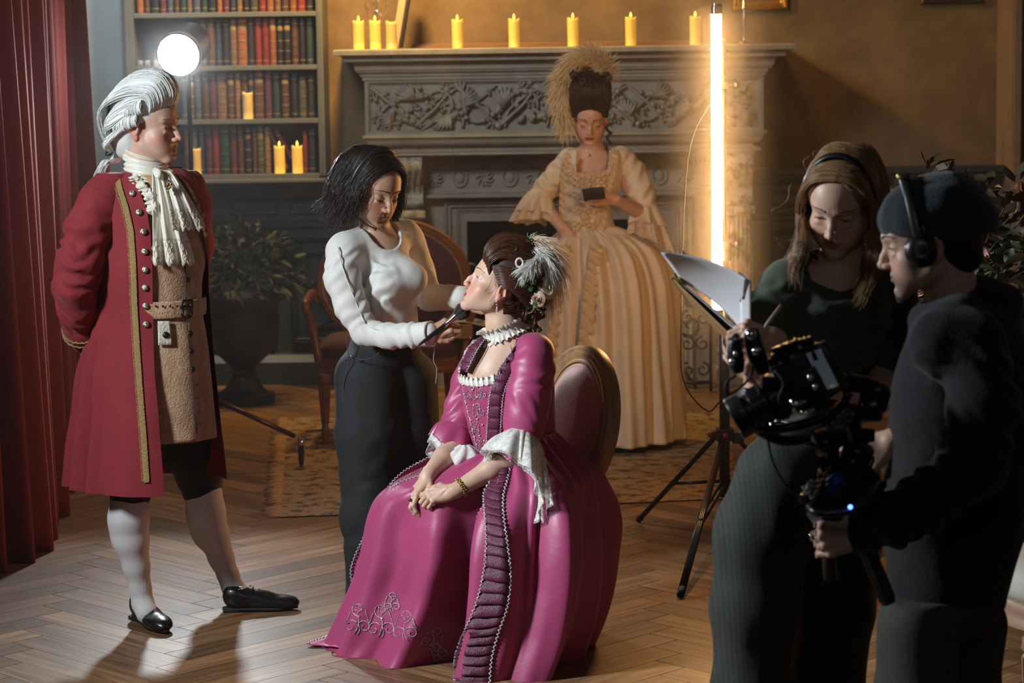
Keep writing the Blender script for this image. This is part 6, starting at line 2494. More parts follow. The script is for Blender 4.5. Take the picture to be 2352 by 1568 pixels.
#gown: bodice
SATIN=mat('silk_magenta',(.40,.052,.155),.43,sheen=.15,bump=.28,bscale=11,bdetail=4,spec=.5,weave=.25,wscale=500)
PLUM=mat('silk_plum',(.115,.018,.050),.42,bump=.35,bscale=120,stretch=(3,3,.4),spec=.5)
def bd_disp(v,th):
 return .0028*noise3(np.cos(th)*5,v*8,np.sin(th)*5)+.003*np.sin(v*40+th*5)*sstep(.7,1,v)
BOD=Loft([(768,1118,1218,.075),(785,1092,1236,.10),(808,1074,1250,.118),(835,1063,1260,.128),(865,1058,1268,.132),(900,1060,1272,.132),(950,1070,1272,.126),(1000,1084,1272,.118),(1040,1096,1272,.118),(1072,1100,1276,.124)],YC_,disp=bd_disp,m=80,n=150)
vt=[float(BOD.vy(y))for y in(770,800,866,1070)]
def v0_of(th):
 th=np.mod(th,2*math.pi)
 k=[0,1.22,1.48,1.72,2.2,2.9,3.35,3.65,3.9,6.3]
 y=[770,771,815,858,869,868,850,800,772,770]
 return np.interp(th,k,[float(BOD.vy(q))for q in y])
m_,n_=70,180
th=np.linspace(-.2,6.083,n_)
v0=v0_of(th)
T_=np.linspace(0,1,m_)[:,None]
VV=v0[None,:]+(1-v0[None,:])*T_
G=BOD.pos(VV,np.tile(th,(m_,1)),.004)
b=MB();b.sheet(G,-.004)
bod=b.build('bodice',SATIN,lady)
b=MB()
sel=(th>1.35)&(th<3.75)
e=G[0][sel]
e=spline(e[::3],200)
out=[]
for i,p in enumerate(e):
 r_=i*.55
 row=[]
 for j,hgt in enumerate((-.010,-.003,.005,.012,.018)):
  w=abs(hgt)/.018
  row.append(p+np.array([-.004*w*math.cos(r_)-.003,-.006*w*math.sin(r_)-.002,hgt+.003*w*math.sin(r_*1.7)]))
 out.append(row)
b.sheet(np.array(out))
b.build('neckline_lace',LACES,bod)
def ribbon_on(L_,pts,w,n,off,pleat=0.0,npl=0,th0=1.6,wfun=None):
 """strip on a loft following image points; w half-width in px"""
 pts=np.array(pts,float)
 q=spline(pts,n)
 rows=[]
 for i in range(n):
  x,y=q[i]
  t=q[min(i+1,n-1)]-q[max(i-1,0)]
  t=t/(np.linalg.norm(t)+1e-9)
  nx_,ny_=-t[1],t[0]
  ww=w if wfun is None else wfun(i/(n-1))
  rows.append([L_.at(x+nx_*ww*s_,y+ny_*ww*s_,off,th0)for s_ in(-1,-.5,0,.5,1)])
 G=np.array(rows)
 if pleat:
  du=np.gradient(G,axis=0);dv=np.gradient(G,axis=1)
  N_=np.cross(du,dv);N_/=np.linalg.norm(N_,axis=2)[:,:,None]+1e-9
  if N_[:,:,1].mean()>0:N_=-N_
  ph=np.linspace(0,npl,n)
  saw=(ph%1.0)
  prof=np.where(saw<.82,np.sin(saw/.82*math.pi*.5)**.7,(1-saw)/.18)
  e=np.array([.55,.9,1.0,.9,.55])
  G=G+N_*(pleat*prof[:,None]*e[None,:])[:,:,None]
 return G
RB=[(1219,772),(1190,812),(1160,855),(1141,905),(1136,960),(1133,1010),(1130,1058)]
b=MB();b.sheet(ribbon_on(BOD,RB,14,150,.006,.007,12),.002)
ro=b.build('ruched_band',PLUM,bod)
b=MB()
for s_ in(-1,1):
 q=ribbon_on(BOD,RB,15.5*s_ if s_>0 else-15.5,60,.008)[:,4]
 beaded(b,q,.0021,.0022,.0048)
b.build('silver_braid',SILV,ro)
RB2=[(1106,772),(1090,795),(1075,822),(1062,850)]
b=MB();b.sheet(ribbon_on(BOD,RB2,9,40,.006,.004,5,2.6),.002)
ro=b.build('ruched_band',PLUM,bod)
b=MB()
for s_ in(-1,1):
 q=ribbon_on(BOD,RB2,10*s_,30,.008,th0=2.6)[:,4]
 beaded(b,q,.0020,.0020,.0048)
b.build('silver_braid',SILV,ro)
b=MB()
for(cx,cy_,s,fl)in((1082,905,26,1),(1098,945,26,-1),(1090,985,24,1),(1104,1022,24,-1),(1106,905,18,-1)):
 for pl in scrolls(cx,cy_,s,fl,.2):
  q=spline(pl,10)
  b.tube([BOD.at(x,y,.0058,2.3)for x,y in q],.0011,4)
b.build('embroidery',SILV,bod)
b=MB()
PEARL=mat('pearl',(.78,.68,.62),.2,spec=.8)
for(x,y)in((1062,883),(1066,905),(1070,925),(1075,945),(1081,965),(1086,985),(1090,1003),(1095,1020),(1099,1038),(1085,895),(1096,912),(1088,930),(1102,940),(1096,962),(1108,975),(1101,1000),(1112,1012),(1108,1030),(1100,1046),(1108,1050)):
 b.ball(BOD.at(x,y,.007,2.5),.0031,8,6)
b.build('pearl',PEARL,bod)['kind']='stuff'
b=MB()
beaded(b,[BOD.at(x,y,.006,2.6)for x,y in((1061,872),(1064,900),(1072,935),(1080,965),(1087,995),(1094,1025),(1100,1052))],.0018,.0018,.0048)
b.build('silver_braid',SILV,bod)
#sleeves
lo,hi=Cc(1120,1060)-[0,.36,0],Cc(1300,755)+[0,.06,0]
F=Field(lo,hi,.0042)
sp_=[Cc(1226,812,-.085),Cc(1222,850,-.11),Cc(1214,905,-.135),Cc(1207,960,-.15),Cc(1200,1012,-.165)]
F.chain([Cc(1200,806,-.03)]+sp_,[.052,.060,.068,.067,.064,.060],.03)
F.warp(lo,hi,limb_folds(sp_[0],sp_[2],2,.003,.09,2,1.2))
F.warp(lo,hi,limb_folds(sp_[2],sp_[4],3,.004,.09,5,1.3))
F.warp(lo,hi,lambda X,Y,Z,D:.003*noise3(X*18,Y*18,Z*12))
F.func(lo,hi,lambda X,Y,Z:(Z-(sp_[4][2]+.0))+0*X+0*Y,0,'sub')if False else None
sl=field_obj(F,'sleeve',SATIN,lady,1)
lo,hi=Cc(1000,1070)-[0,.12,0],Cc(1130,790)+[0,.30,0]
F=Field(lo,hi,.005)
sf=[Cc(1100,825,.11),Cc(1078,890,.11),Cc(1062,950,.08),Cc(1052,990,.05)]
F.chain(sf,[.055,.058,.058,.055],.03)
F.warp(lo,hi,limb_folds(sf[0],sf[3],3,.004,.08,2,1.2))
sl2=field_obj(F,'sleeve',SATIN,lady,1)
def flounce(c0,ax,r0,r1,L,mat_,parent,name,nruf=9,amp=.02,seed=0,long_side=None,m=22,n=160,a0=0.0,a1=6.283,edge=None,thick=.0):
 """flared frill round an arm; long_side: direction in which it hangs longer"""
 ax=unit(ax)
 s1=unit(np.cross(ax,(0,1,.3)));s2=np.cross(s1,ax)
 a=np.linspace(a0,a1,n)
 rad=np.cos(a)[:,None]*s1+np.sin(a)[:,None]*s2
 ln=np.ones(n)
 if long_side is not None:
  ln=1+.55*(rad@unit(long_side))
 G=[]
 for i in range(m):
  v=i/(m-1)
  w=amp*v**1.1*(np.sin(a*nruf+seed)+.4*np.sin(a*nruf*1.7+seed*2))
  r_=r0+(r1-r0)*v**.8+w
  tw=.25*v*np.cos(a*nruf+seed)/nruf
  radv=np.cos(a+tw)[:,None]*s1+np.sin(a+tw)[:,None]*s2
  L2=L*ln+(.004*np.abs(np.sin(a*nruf*4))if i==m-1 else 0)
  p=c0+ax*(L2*v)[:,None]+r_[:,None]*radv
  p[:,2]-=.03*v*v*(r_/r1)
  G.append(p)
 G=np.array(G)
 b=MB();b.sheet(G,thick)
 if edge=='fringe':
  for j in range(0,n-1):
   for f_ in(0,.5):
    p=G[-1,j]*(1-f_)+G[-1,j+1]*f_
    d_=unit(G[-1,j]-G[-2,j])
    b.tube([p,p+d_*.006+[0,0,-.003]],.0007,3,cap=False)
 o=b.build(name,mat_,parent)
 return o,G
ax=np.array([-.28,-.32,-.92])
ax2=np.array([-.16,-.78,-.62])
o,G1=flounce(sp_[4]+[0.004,0,.0],ax,.061,.112,.075,SATIN,sl,'silk_flounce',6,.013,1.0,(.75,.1,-.2),thick=.002)
b=MB();beaded(b,G1[-1],.0024,.0024,.0055,(0,0,1));b.build('silver_braid',SILV,sl)
flounce(sp_[4]+[-.004,0,.010],ax2,.052,.098,.165,lace_mat('lace_sleeve',(.80,.78,.74),260,.55),sl,'lace_flounce',11,.010,2.4,(.55,.1,-.3),edge='fringe')
flounce(sp_[4]+[-.002,0,.004],ax2,.053,.120,.150,LACEW,sl,'lace_flounce',8,.012,.4,(.9,.0,-.1),edge='fringe')
ax=np.array([-.50,-.35,-.80])
o,G1=flounce(sf[3]+[.002,0,.006],ax,.056,.088,.055,SATIN,sl2,'silk_flounce',5,.010,2.0,(.6,-.2,-.1),thick=.002)
b=MB();beaded(b,G1[-1],.0022,.0022,.0055,(0,0,1));b.build('silver_braid',SILV,sl2)
flounce(sf[3]+[0,0,.012],ax,.049,.074,.125,lace_mat('lace_sleeve_far',(.80,.78,.74),260,.5),sl2,'lace_flounce',8,.008,1.4,(.5,.1,-.3),edge='fringe')
b=MB()
rr=random.Random(3)
c=Cc(1068,1052,-.06)
G=[]
for i in range(14):
 v=i/13
 row=[]
 for j in range(60):
  a_=j/59*6.283
  r_=(.014+.040*math.sin(v*2.6))*(1+.14*math.sin(a_*7+v*4))
  row.append(c+np.array([r_*math.cos(a_)*1.05,r_*math.sin(a_)*.9,.045-.075*v]))
 G.append(row)
b.sheet(np.array(G));b.build('lace_flounce',lace_mat('lace_lap',(.78,.76,.72),260,.75),sl2)
#petticoat
def pt_disp(v,th):
 lap=sstep(.30,.55,v)
 f=.034*np.cos((th-1.95)*5.2+.5*v)+.026*np.cos((th-2.72)*8.5+1.2*v)+.010*np.sin(th*13+2*v+2*np.sin(v*3))
 sag=-.040*np.exp(-((th-1.95)/.20)**2)*sstep(.35,.5,v)*(1-.35*sstep(.7,1,v))
 lip=.020*np.sin(v*60)*np.exp(-((v-.985)/.02)**2)*0
 return lap*f*(.45+.75*v)+sag+.003*noise3(np.cos(th)*6,v*10,np.sin(th)*6)+(1-lap)*.006*np.sin(th*11)
PET=Loft([(1032,1085,1270,.10,-.02),(1056,1030,1290,.14,-.02),(1078,975,1300,.17,-.02),(1096,930,1300,.195,-.02),(1116,895,1300,.21,-.02),(1145,876,1300,.22,-.02),(1200,866,1300,.225,-.02),(1270,856,1290,.225,-.02),(1340,836,1280,.225,0),(1410,808,1260,.225,0),(1460,786,1240,.225,.01),(1500,766,1220,.225,.01)],YC_,e=.78,disp=pt_disp,m=150,n=300)
b=MB();G=PET.grid();G[-1,:,2]=.004
lowz=G[-4:,:,2].min();b.sheet(G,-.003)
pet=b.build('petticoat',SATIN,lady)
b=MB()
for(cx,cy_,s,fl,ro_)in((822,1425,52,1,.05),(876,1430,56,1,0),(930,1440,52,-1,0),(900,1385,34,-1,0),(994,1470,44,1,.5),(1008,1500,34,-1,.5)):
 for pl in scrolls(cx,cy_,s,fl,ro_):
  q=spline(pl,14)
  b.tube([PET.at(x,y,.0022,2.2)for x,y in q],np.linspace(.0020,.0011,14),4)
b.build('embroidery',SILV,pet)
#open robe: near side, back, far side
def rb_disp(v,th):
 sk=sstep(.12,.6,v)
 f=.034*np.cos((th-1.20)*6.0+.9*v+.5*np.sin(v*4))+.020*np.sin((th-.4)*11+1.5*v)*sstep(1.3,.6,th)+.010*np.sin(th*17+3*v)
 val=-.050*np.exp(-((th-1.42)/.10)**2)*sstep(.10,.35,v)*(1-.7*sstep(.55,.95,v))
 val2=-.045*np.exp(-((th-.98)/.10)**2)*sstep(.25,.6,v)
 top=.012*np.sin(th*22)*(1-sk)*sstep(0,.08,v)
 return sk*f+val+val2+top+.004*noise3(np.cos(th)*7,v*9,np.sin(th)*7)
ROB=Loft([(992,1120,1272,.118),(1018,1112,1292,.15),(1045,1100,1325,.21),(1078,1085,1360,.275),(1115,1068,1374,.325),(1160,1048,1384,.365),(1230,1036,1388,.395),(1310,1032,1382,.410),(1400,1026,1364,.42),(1470,1010,1340,.43),(1513,1000,1322,.435)],YC_-.02,disp=rb_disp,m=170,n=330)
L1=[(1128,1040),(1112,1095),(1082,1140),(1056,1190),(1048,1250),(1046,1320),(1043,1400),(1040,1470),(1032,1530),(1022,1600)]
vv,tt=[],[]
for x,y in L1:
 ROB.at(x,y,0,2.0);vv.append(ROB.last[0]);tt.append(ROB.last[1])
o_=np.argsort(vv);vv,tt=np.array(vv)[o_],np.array(tt)[o_]
b=MB()
G=ROB.grid(lambda v:np.interp(v,vv,tt),lambda v:-2.2)
b.sheet(G,.003)
rob=b.build('robe_skirt',SATIN,lady)
EDGE=G[14:,0].copy()
L2=[(1146,1050),(1128,1100),(1112,1130),(1114,1180),(1117,1240),(1112,1310),(1092,1390),(1062,1460),(1046,1510),(1044,1580)]
L3=[(1176,1055),(1166,1100),(1156,1140),(1158,1190),(1166,1250),(1173,1320),(1166,1390),(1146,1450),(1130,1510),(1124,1580)]
n=330
A2,A3=spline(L2,n),spline(L3,n)
ph=np.linspace(0,24,n)
rows=[]
anch=list(range(0,n,6))+[n-1]
pts_={}
for i in anch:
 pts_[i]=[ROB.at(*(A2[i]*(1-u)+A3[i]*u),.004,1.7)for u in(0,.25,.5,.75,1)]
arr=np.array([pts_[i]for i in anch])
G=np.stack([np.stack([np.interp(np.arange(n),anch,arr[:,k,c_])for c_ in range(3)],-1)for k in range(5)],1)
saw=ph%1.0
prof=np.where(saw<.85,.25+.75*np.sin(saw/.85*math.pi*.5)**.8,(1-saw)/.15)
G[:,:,1]-=.013*prof[:,None]*np.array([.6,.95,1.05,.95,.6])[None,:]
G[:,:,2]+=.004*np.array([0,.6,1,.6,0])[None,:]*np.sin(ph*1.7)[:,None]
b=MB();b.sheet(G,.002)
ro=b.build('ruched_band',PLUM,rob)
b=MB()
for e_ in(arr[:,0],arr[:,4]):
 beaded(b,e_+np.array([0,-.008,0]),.0030,.0032,.0068)
beaded(b,EDGE+np.array([0,-.004,0]),.0028,.0030,.0068)
b.build('silver_braid',SILV,rob)
far=[(1085,1010),(1010,1040),(930,1082),(888,1125),(866,1170),(838,1230),(811,1290),(806,1325),(817,1372),(800,1420),(765,1455),(705,1479)]
inn=[(1110,1040),(1050,1072),(985,1100),(925,1122),(893,1150),(880,1230),(862,1310),(850,1370),(845,1420),(830,1460),(812,1490),(790,1500)]
q0,q1=spline(far,90),spline(inn,90)
rows=[]
for i in range(90):
 t=i/89
 d0=.16-.12*sstep(.25,.9,t)
 a_=P(q0[i][0],q0[i][1],YC_+d0)if i<80 else None
 if i>=76:
  w=sstep(76,89,i)
  fz=PF(q0[i][0],q0[i][1],.008)
  a0_=P(q0[i][0],q0[i][1],YC_+d0)
  a_=a0_*(1-w)+fz*w
 b_=P(q1[i][0],q1[i][1],YC_+d0+.05)
 if i>=76:
  b_=b_*(1-w)+PF(q1[i][0],q1[i][1]-10,.012)*w
 row=[]
 for j in range(14):
  u=j/13
  p=a_*(1-u)+b_*u
  p=p+np.array([0,.016*math.sin(u*7+t*5),.008*math.sin(u*6+t*9)])*math.sin(u*3.14)
  row.append(p)
 rows.append(row)
G=np.array(rows)
G[:,:,2]=np.maximum(G[:,:,2],.006)
b=MB();b.sheet(G,.003)
fo=b.build('robe_skirt',SATIN,lady)
b=MB()
beaded(b,G[:,0]+np.array([0,-.002,.003]),.0026,.0026,.0062)
LB=[(1000,1045),(960,1070),(925,1092),(900,1110)]
beaded(b,[PET.at(x,y,.006,2.4)for x,y in spline([(1030,1052),(985,1068),(945,1088),(905,1112)],20)],.0026,.0026,.0062)
beaded(b,[PET.at(x,y,.006,2.4)for x,y in spline([(1000,1078),(960,1092),(925,1104),(896,1120)],20)],.0026,.0026,.0062)
b.build('silver_braid',SILV,fo)
#hair
HM=hair_mat('hair_auburn',(.070,.024,.012),.32)
F=Field(H(0,0,0)-.21,H(0,0,0)+.21,.0045)
F.ell(H(0,-.030,.062),(.086,.100,.092),Rh,.01)
F.ell(H(0,.030,.110),(.060,.050,.045),Rh,.04)
F.ell(H(0,-.075,.085),(.072,.070,.075),Rh,.03)
F.ell(H(0,-.095,.000),(.062,.055,.075),Rh,.03)
F.ell(H(0,-.070,-.055),(.050,.040,.045),Rh,.03)
F.ell(H(0,.100,-.012),(.082,.078,.098),Rh,.01,'sub')
for sx in(-1,1):
 F.ell(H(sx*.080,.030,-.050),(.050,.052,.060),Rh,.01,'sub')
 F.ell(H(sx*.082,-.010,-.016),(.03,.022,.036),Rh,.008,'sub')
ho=field_obj(F,'hair',HM,lady,1,lambda V:np.full((len(V),3),.55))
rows_=[]
g=[]
for i in range(13):
 t=i/12*2-1
 x=t*.062
 g.append([H(x,.084-.035*t*t,.062-.035*t*t),H(x*1.12,.090-.03*t*t,.108-.045*t*t),H(x*1.3,.055-.02*t*t,.160-.065*t*t),H(x*1.35,-.010,.176-.07*t*t),H(x*1.2,-.090,.150-.045*t*t),H(x*.8,-.150,.07)])
rows_.append(g)
for sx in(-1,1):
 g=[]
 for i in range(9):
  t=i/8
  g.append([H(sx*(.066+.008*t),.052-.052*t,.055-.055*t),H(sx*(.083+.004*t),.025-.045*t,.070-.058*t),H(sx*.092,-.030-.03*t,.065-.06*t),H(sx*.080,-.100,.045-.045*t),H(sx*.045,-.150,.02-.03*t)])
 rows_.append(g)
 rows_.append([[H(sx*.075,-.028,-.030),H(sx*.074,-.06,-.02),H(sx*.05,-.12,-.005)],[H(sx*.055,-.045,-.070),H(sx*.05,-.085,-.045),H(sx*.03,-.135,-.01)],[H(sx*.02,-.062,-.085),H(sx*.02,-.10,-.055),H(sx*.01,-.14,-.02)]])
strands(rows_,2600,.0013,seed=11,jit=.0045,lenv=.2,frizz=.004,nside=4).build('hair_strands',HM,ho)
def ringlet(mb,path,rad,turns,seed,thick=.0018,nst=30,taper=.5):
 rr=np.random.RandomState(seed)
 n=70
 p=spline(path,n)
 T=np.gradient(p,axis=0);T/=np.linalg.norm(T,axis=1)[:,None]
 u=unit(np.cross(T[0],(0,1,.1)))
 for k in range(nst):
  ph0=rr.rand()*1.1
  dr=rr.uniform(.6,1.05)
  u_=u.copy();pts=[]
  for i in range(n):
   u_=unit(u_-T[i]*np.dot(u_,T[i]));v_=np.cross(T[i],u_)
   a_=turns*6.283*i/n+ph0
   r_=rad*dr*(1-(1-taper)*(i/n)**2)
   pts.append(p[i]+r_*(math.cos(a_)*u_+math.sin(a_)*v_))
  gv=rr.uniform(.6,1.3)
  mb.col=(gv,gv,gv)
  mb.tube(pts,thick,4,cap=False)
b=MB()
ringlet(b,[Cc(1215,700,.03),Cc(1222,725,.03),Cc(1213,755,.0),Cc(1232,782,-.02)],.015,2.6,1,.0024)
ringlet(b,[Cc(1248,690,.0),Cc(1240,728,.0),Cc(1236,760,-.02),Cc(1246,794,-.03)],.015,3.2,2,.0024)
ringlet(b,[Cc(1190,700,-.05),Cc(1200,718,-.05),Cc(1212,726,-.05)],.010,2,3)
rr=random.Random(9)
for k in range(16):
 a_=rr.uniform(0,6.28)
 c=H(rr.uniform(-.07,.07),rr.uniform(-.16,-.10),rr.uniform(-.05,.12))
 d=unit(np.array([rr.uniform(-1,1),rr.uniform(-1,1),rr.uniform(-1,1)]))
 ringlet(b,[c-d*.028,c,c+d*.028],.015,1.5,20+k,nst=18,taper=.9)
b.build('ringlet',HM,ho)
b=MB();b.col=(1,1,1)
b.tube(spline([H(-.070,.042,.04),H(-.076,.036,.0),H(-.070,.040,-.03)],20),.0006,4)
b.tube(spline([H(-.068,.012,.02),H(-.079,.008,-.02),H(-.074,.012,-.05)],20),.0006,4)
b.build('loose_lock',HM,ho)
#roses, leaves, beads, plumes in the hair
b=MB();rose(b,Cc(1183,560,-.03),.020,(-.2,-.7,.7),1);b.build('rose',mat('rose_white',(.75,.66,.55),.6),lady)
b=MB();rose(b,Cc(1194,553,-.02),.013,(.3,-.6,.7),2);b.build('rose',mat('rose_pink',(.75,.42,.30),.6),lady)
b=MB();rose(b,Cc(1260,660,-.06),.027,(.35,-.9,.1),3,5);b.build('rose',mat('rose_yellow',(.72,.52,.25),.6,color2=(.80,.70,.55),vscale=25),lady)
b=MB();rose(b,Cc(1233,687,-.08),.020,(-.2,-1,.1),4,5);b.build('rose',mat('rose_cream',(.70,.48,.36),.6),lady)
b=MB();rose(b,Cc(1236,646,-.07),.014,(0,-1,.1),5,3);b.build('rose',mat('rose_dusky',(.22,.07,.08),.6),lady)
b=MB()
leafset(b,Cc(1178,570,-.05),5,.026,.008,1);leafset(b,Cc(1200,640,-.085),7,.032,.012,2);leafset(b,Cc(1215,650,-.085),6,.03,.011,3);leafset(b,Cc(1222,700,-.09),7,.022,.006,4);leafset(b,Cc(1160,565,-.05),6,.018,.003,5);leafset(b,Cc(1211,548,-.03),5,.020,.003,6)
b.build('leaf_spray',mat('leaf_green',(.05,.11,.03),.5),lady)
b=MB()
b.tube([Cc(1193+8*math.cos(t),603+10*math.sin(t),-.095)for t in np.linspace(0,6.283,20,endpoint=False)],.0035,6,loop=True)
b.build('pearl_ring',PEARL,lady)
FE=mat('plume_cream',(.95,.76,.58),.75,sheen=.5)
FW=mat('plume_white',(.97,.93,.90),.75,sheen=.5)
plume('plume',[Cc(1203,566,.01),Cc(1225,553,.0),Cc(1258,565,-.01),Cc(1283,600,-.02),Cc(1278,640,-.02)],.062,900,FE,lady,1,.7,.035)
plume('plume',[Cc(1210,560,.05),Cc(1240,556,.05),Cc(1270,590,.04),Cc(1272,640,.03),Cc(1262,690,.02)],.055,700,FE,lady,2,.6,.03)
plume('plume',[Cc(1245,575,-.04),Cc(1238,592,-.06),Cc(1222,606,-.09),Cc(1205,618,-.10)],.042,700,FW,lady,3,.7,.012)
plume('plume',[Cc(1215,575,-.03),Cc(1245,580,-.05),Cc(1262,610,-.06),Cc(1262,640,-.05)],.045,500,FW,lady,4,.7,.02)
#THE MAKEUP ARTIST (white top, black jeans)
YB_=8.36
art=tag_person((P(870,1400,YB_)[0],YB_,0),'person with dark bob hair in white top and black jeans using a brush')
Bc=lambda px,py,dy=0.0:P(px,py,YB_+dy)
Mh=look((.60,-.70,-.40),(.34,-.30,1),Bc(860,432),1.05)
H=lambda x,y,z:mp(Mh,(x,y,z))
Rh=Mh[:3,:3]/msc(Mh)
el,wr=Bc(842,760,-.16),Bc(982,768,-.30)
F=Field(Bc(800,830)-[0,.45,0],Bc(1055,330)+[0,.2,0],.007,[(H(0,0,0)-.13,H(0,0,0)+.14),(wr-[.02,.06,.05],wr+[.12,.06,.08])],.0023)
head_sdf(F,Mh,eyes='down',neck_to=Bc(868,560,.02),neck_r=.046)
F.chain([Bc(810,578,-.03),Bc(868,562,.03),Bc(938,545,.10)],[.045,.060,.045],.04)
F.ell(Bc(875,610,.02),(.10,.085,.10),None,.05)
F.chain([Bc(940,770,-.27),wr],[.034,.025],.01)
bt,bb=Bc(1077,703,-.33),Bc(961,793,-.34)
bd=unit(bt-bb)
Mr=look(unit(np.array([.80,-.10,.34])),(-.45,-.70,.62),wr,.92)
jb=hand_sdf(F,Mr,1,spread=.05,curls=[(.65,.65,.3),(.85,.9,.4),(1.0,1.0,.5),(1.1,1.0,.5)],thumb=[(.022,.014,-.006),(.036,.038,-.018),(.040,.060,-.030),(.034,.080,-.036)])
field_obj(F,'body',M['skin'],art,1,skin_paint((.52,.30,.19),Mh,lip=(.36,.12,.10),blush=.3))
eye_parts(Mh,art,'down',brow=(.03,.02,.015),brow_w=.0024)
nails(jb,Mr,art,mat('nail_white',(.78,.74,.70),.2))
b=MB();q=np.array(jb[2][1]);b.box((-.011,-.008,-.003),(.011,.008,.003),frame((.8,-.5,0),(.4,.7,.4),(0,0,1),q+[0.008,-.006,-.002]),ch=.001);b.build('ring',M['gold'],art)
lo,hi=Bc(715,830)-[0,.45,0],Bc(1090,470)+[0,.30,0]
F=Field(lo,hi,.005,[(lo,Bc(1000,480)+[0,.1,0])],.0042)
F.chain([Bc(800,572,-.06),Bc(866,558,.02),Bc(930,540,.10)],[.062,.070,.058],.04)
F.ell(Bc(868,625,.01),(.118,.100,.13),None,.05)
F.ell(Bc(936,640,-.045),(.070,.060,.062),None,.05)
F.ell(Bc(886,655,-.095),(.058,.050,.058),None,.05)
F.chain([Bc(880,690,.01),Bc(884,780,.02)],[.118,.118],.04)
F.cone(Bc(884,535,-.03),H(0,-.01,-.06),.062,.070,.006,'sub')
arm=[Bc(792,580,-.08),Bc(786,640,-.12),Bc(806,705,-.15),Bc(838,760,-.17)]
F.chain(arm,[.064,.060,.055,.048],.02)
fo_=[Bc(838,762,-.17),Bc(900,772,-.23),Bc(945,770,-.27),Bc(985,766,-.30)]
F.chain(fo_,[.046,.042,.039,.036],.02)
fa=[Bc(940,552,.12),Bc(965,620,.17),Bc(985,684,.14),Bc(1062,683,.02)]
F.chain(fa[:3],[.056,.048,.046],.015)
F.chain(fa[2:],[.046,.040],.012)
F.warp(lo,hi,limb_folds(arm[0],arm[3],6,.005,.08,1,1.1))
F.warp(lo,hi,limb_folds(fo_[0],fo_[3],6,.0055,.07,3,.5))
F.warp(lo,hi,limb_folds(fa[2],fa[3],5,.005,.07,6,.9))
F.warp(lo,hi,limb_folds(Bc(820,560,-.08),Bc(930,660,-.1),3,.0015,.12,2,.4))
F.warp(lo,hi,lambda X,Y,Z,D:.003*noise3(X*14,Y*14,Z*14)+.0012*noise3(X*40,Y*40,Z*40))
zh=Bc(884,752)[2]
F.func(lo,hi,lambda X,Y,Z:np.maximum(Z-zh-.012*np.sin(X*20),-(X*0+.0)+np.where(((X-Bc(884,752)[0])**2+(Y-YB_-.0)**2)<.145**2,-1,1)),.002,'sub')
WH=mat('cotton_white',(.74,.72,.68),.85,sheen=.15,weave=.5,wscale=420,bump=.08,bscale=30)
top=field_obj(F,'top',WH,art,1)
b=MB()
nk=[]
for t in np.linspace(0,6.283,44,endpoint=False):
 axn=unit(H(0,-.01,-.06)-Bc(884,535,-.03))
 s1=unit(np.cross(axn,(1,0,0)));s2=np.cross(s1,axn)
b.tube(spline([Bc(776,566,-.145),Bc(783,600,-.17),Bc(800,650,-.19),Bc(822,705,-.20),Bc(838,742,-.215)],30),.0022,5)
b.tube(spline([Bc(838,745,-.215),Bc(870,757,-.25),Bc(920,763,-.285),Bc(975,762,-.325)],30),.0020,5)
b.build('seam',WH,top)
b=MB()
R=[]
cdir=unit(np.array([.10,-.05,0]))
a=np.linspace(0,6.283,26,endpoint=False)
u=unit(fo_[3]-fo_[2]);s1=unit(np.cross(u,(0,0,1)));s2=np.cross(s1,u)
for t,r_ in((-.06,.0385),(-.03,.041),(0.0,.044),(.008,.0445),(.010,.040),(-.02,.036)):
 R.append(fo_[3]+u*t+r_*(1+.05*np.sin(a*3+t*40))[:,None]*(np.cos(a)[:,None]*s1+np.sin(a)[:,None]*s2))
b.rings(np.array(R),cap=False);b.build('cuff',WH,top)
b=MB()
b.tube(spline([fo_[3]+[.02,0,-.04],fo_[3]+[.014,0,-.09],fo_[3]+[.024,0,-.12],fo_[3]+[.020,0,-.17]],24),.0007,4)
b.build('loose_thread',WH,top)
F=Field(Bc(1040,730)-[0,.12,0],Bc(1160,630)+[0,.12,0],.0035)
Mf=look((.93,-.35,.05),(.1,.9,.3),Bc(1062,683,.02),.9)
hand_sdf(F,Mf,-1,(.2,.25,.3,.3))
F.cone(Bc(1045,684,.03),Bc(1066,683,.02),.028,.024,.01)
field_obj(F,'hand',M['skin'],art,1,lambda V:np.tile(np.array([.52,.30,.19]),(len(V),1)))
JN=mat('denim_black',(.016,.018,.020),.8,bump=.3,bscale=300,vary=.3,vscale=5)
lo,hi=Bc(730,1440)-[0,.32,0],Bc(1050,740)+[0,.30,0]
F=Field(lo,hi,.0065)
F.ell(Bc(886,800,.02),(.128,.115,.10),None,.05)
F.chain([Bc(848,870,-.03),Bc(846,1000,-.05),Bc(852,1180,-.05),Bc(862,1400,-.04)],[.118,.112,.100,.100],.03)
F.chain([Bc(930,870,.05),Bc(936,1000,.05),Bc(940,1180,.06),Bc(945,1380,.06)],[.118,.112,.100,.100],.02)
F.warp(lo,hi,lambda X,Y,Z,D:.006*noise3(X*7,Y*7,Z*6)+.003*noise3(X*20,Y*20,Z*12))
F.warp(lo,hi,limb_folds(Bc(848,950,-.03),Bc(862,1380,-.03),5,.004,.13,2,.6))
zt_w=Bc(886,757)[2]
F.D=np.maximum(F.D,(F.ax[2]-zt_w)[None,None,:])
jn=field_obj(F,'jeans',JN,art,1)
b=MB();b.ball(Bc(807,818,-.155),(.006,.003,.006),10,6);b.build('rivet',M['chrome'],jn)
b=MB()
b.tube(spline([Bc(795,775,-.105),Bc(800,830,-.135),Bc(790,880,-.125),Bc(786,960,-.12)],20),.0016,5)
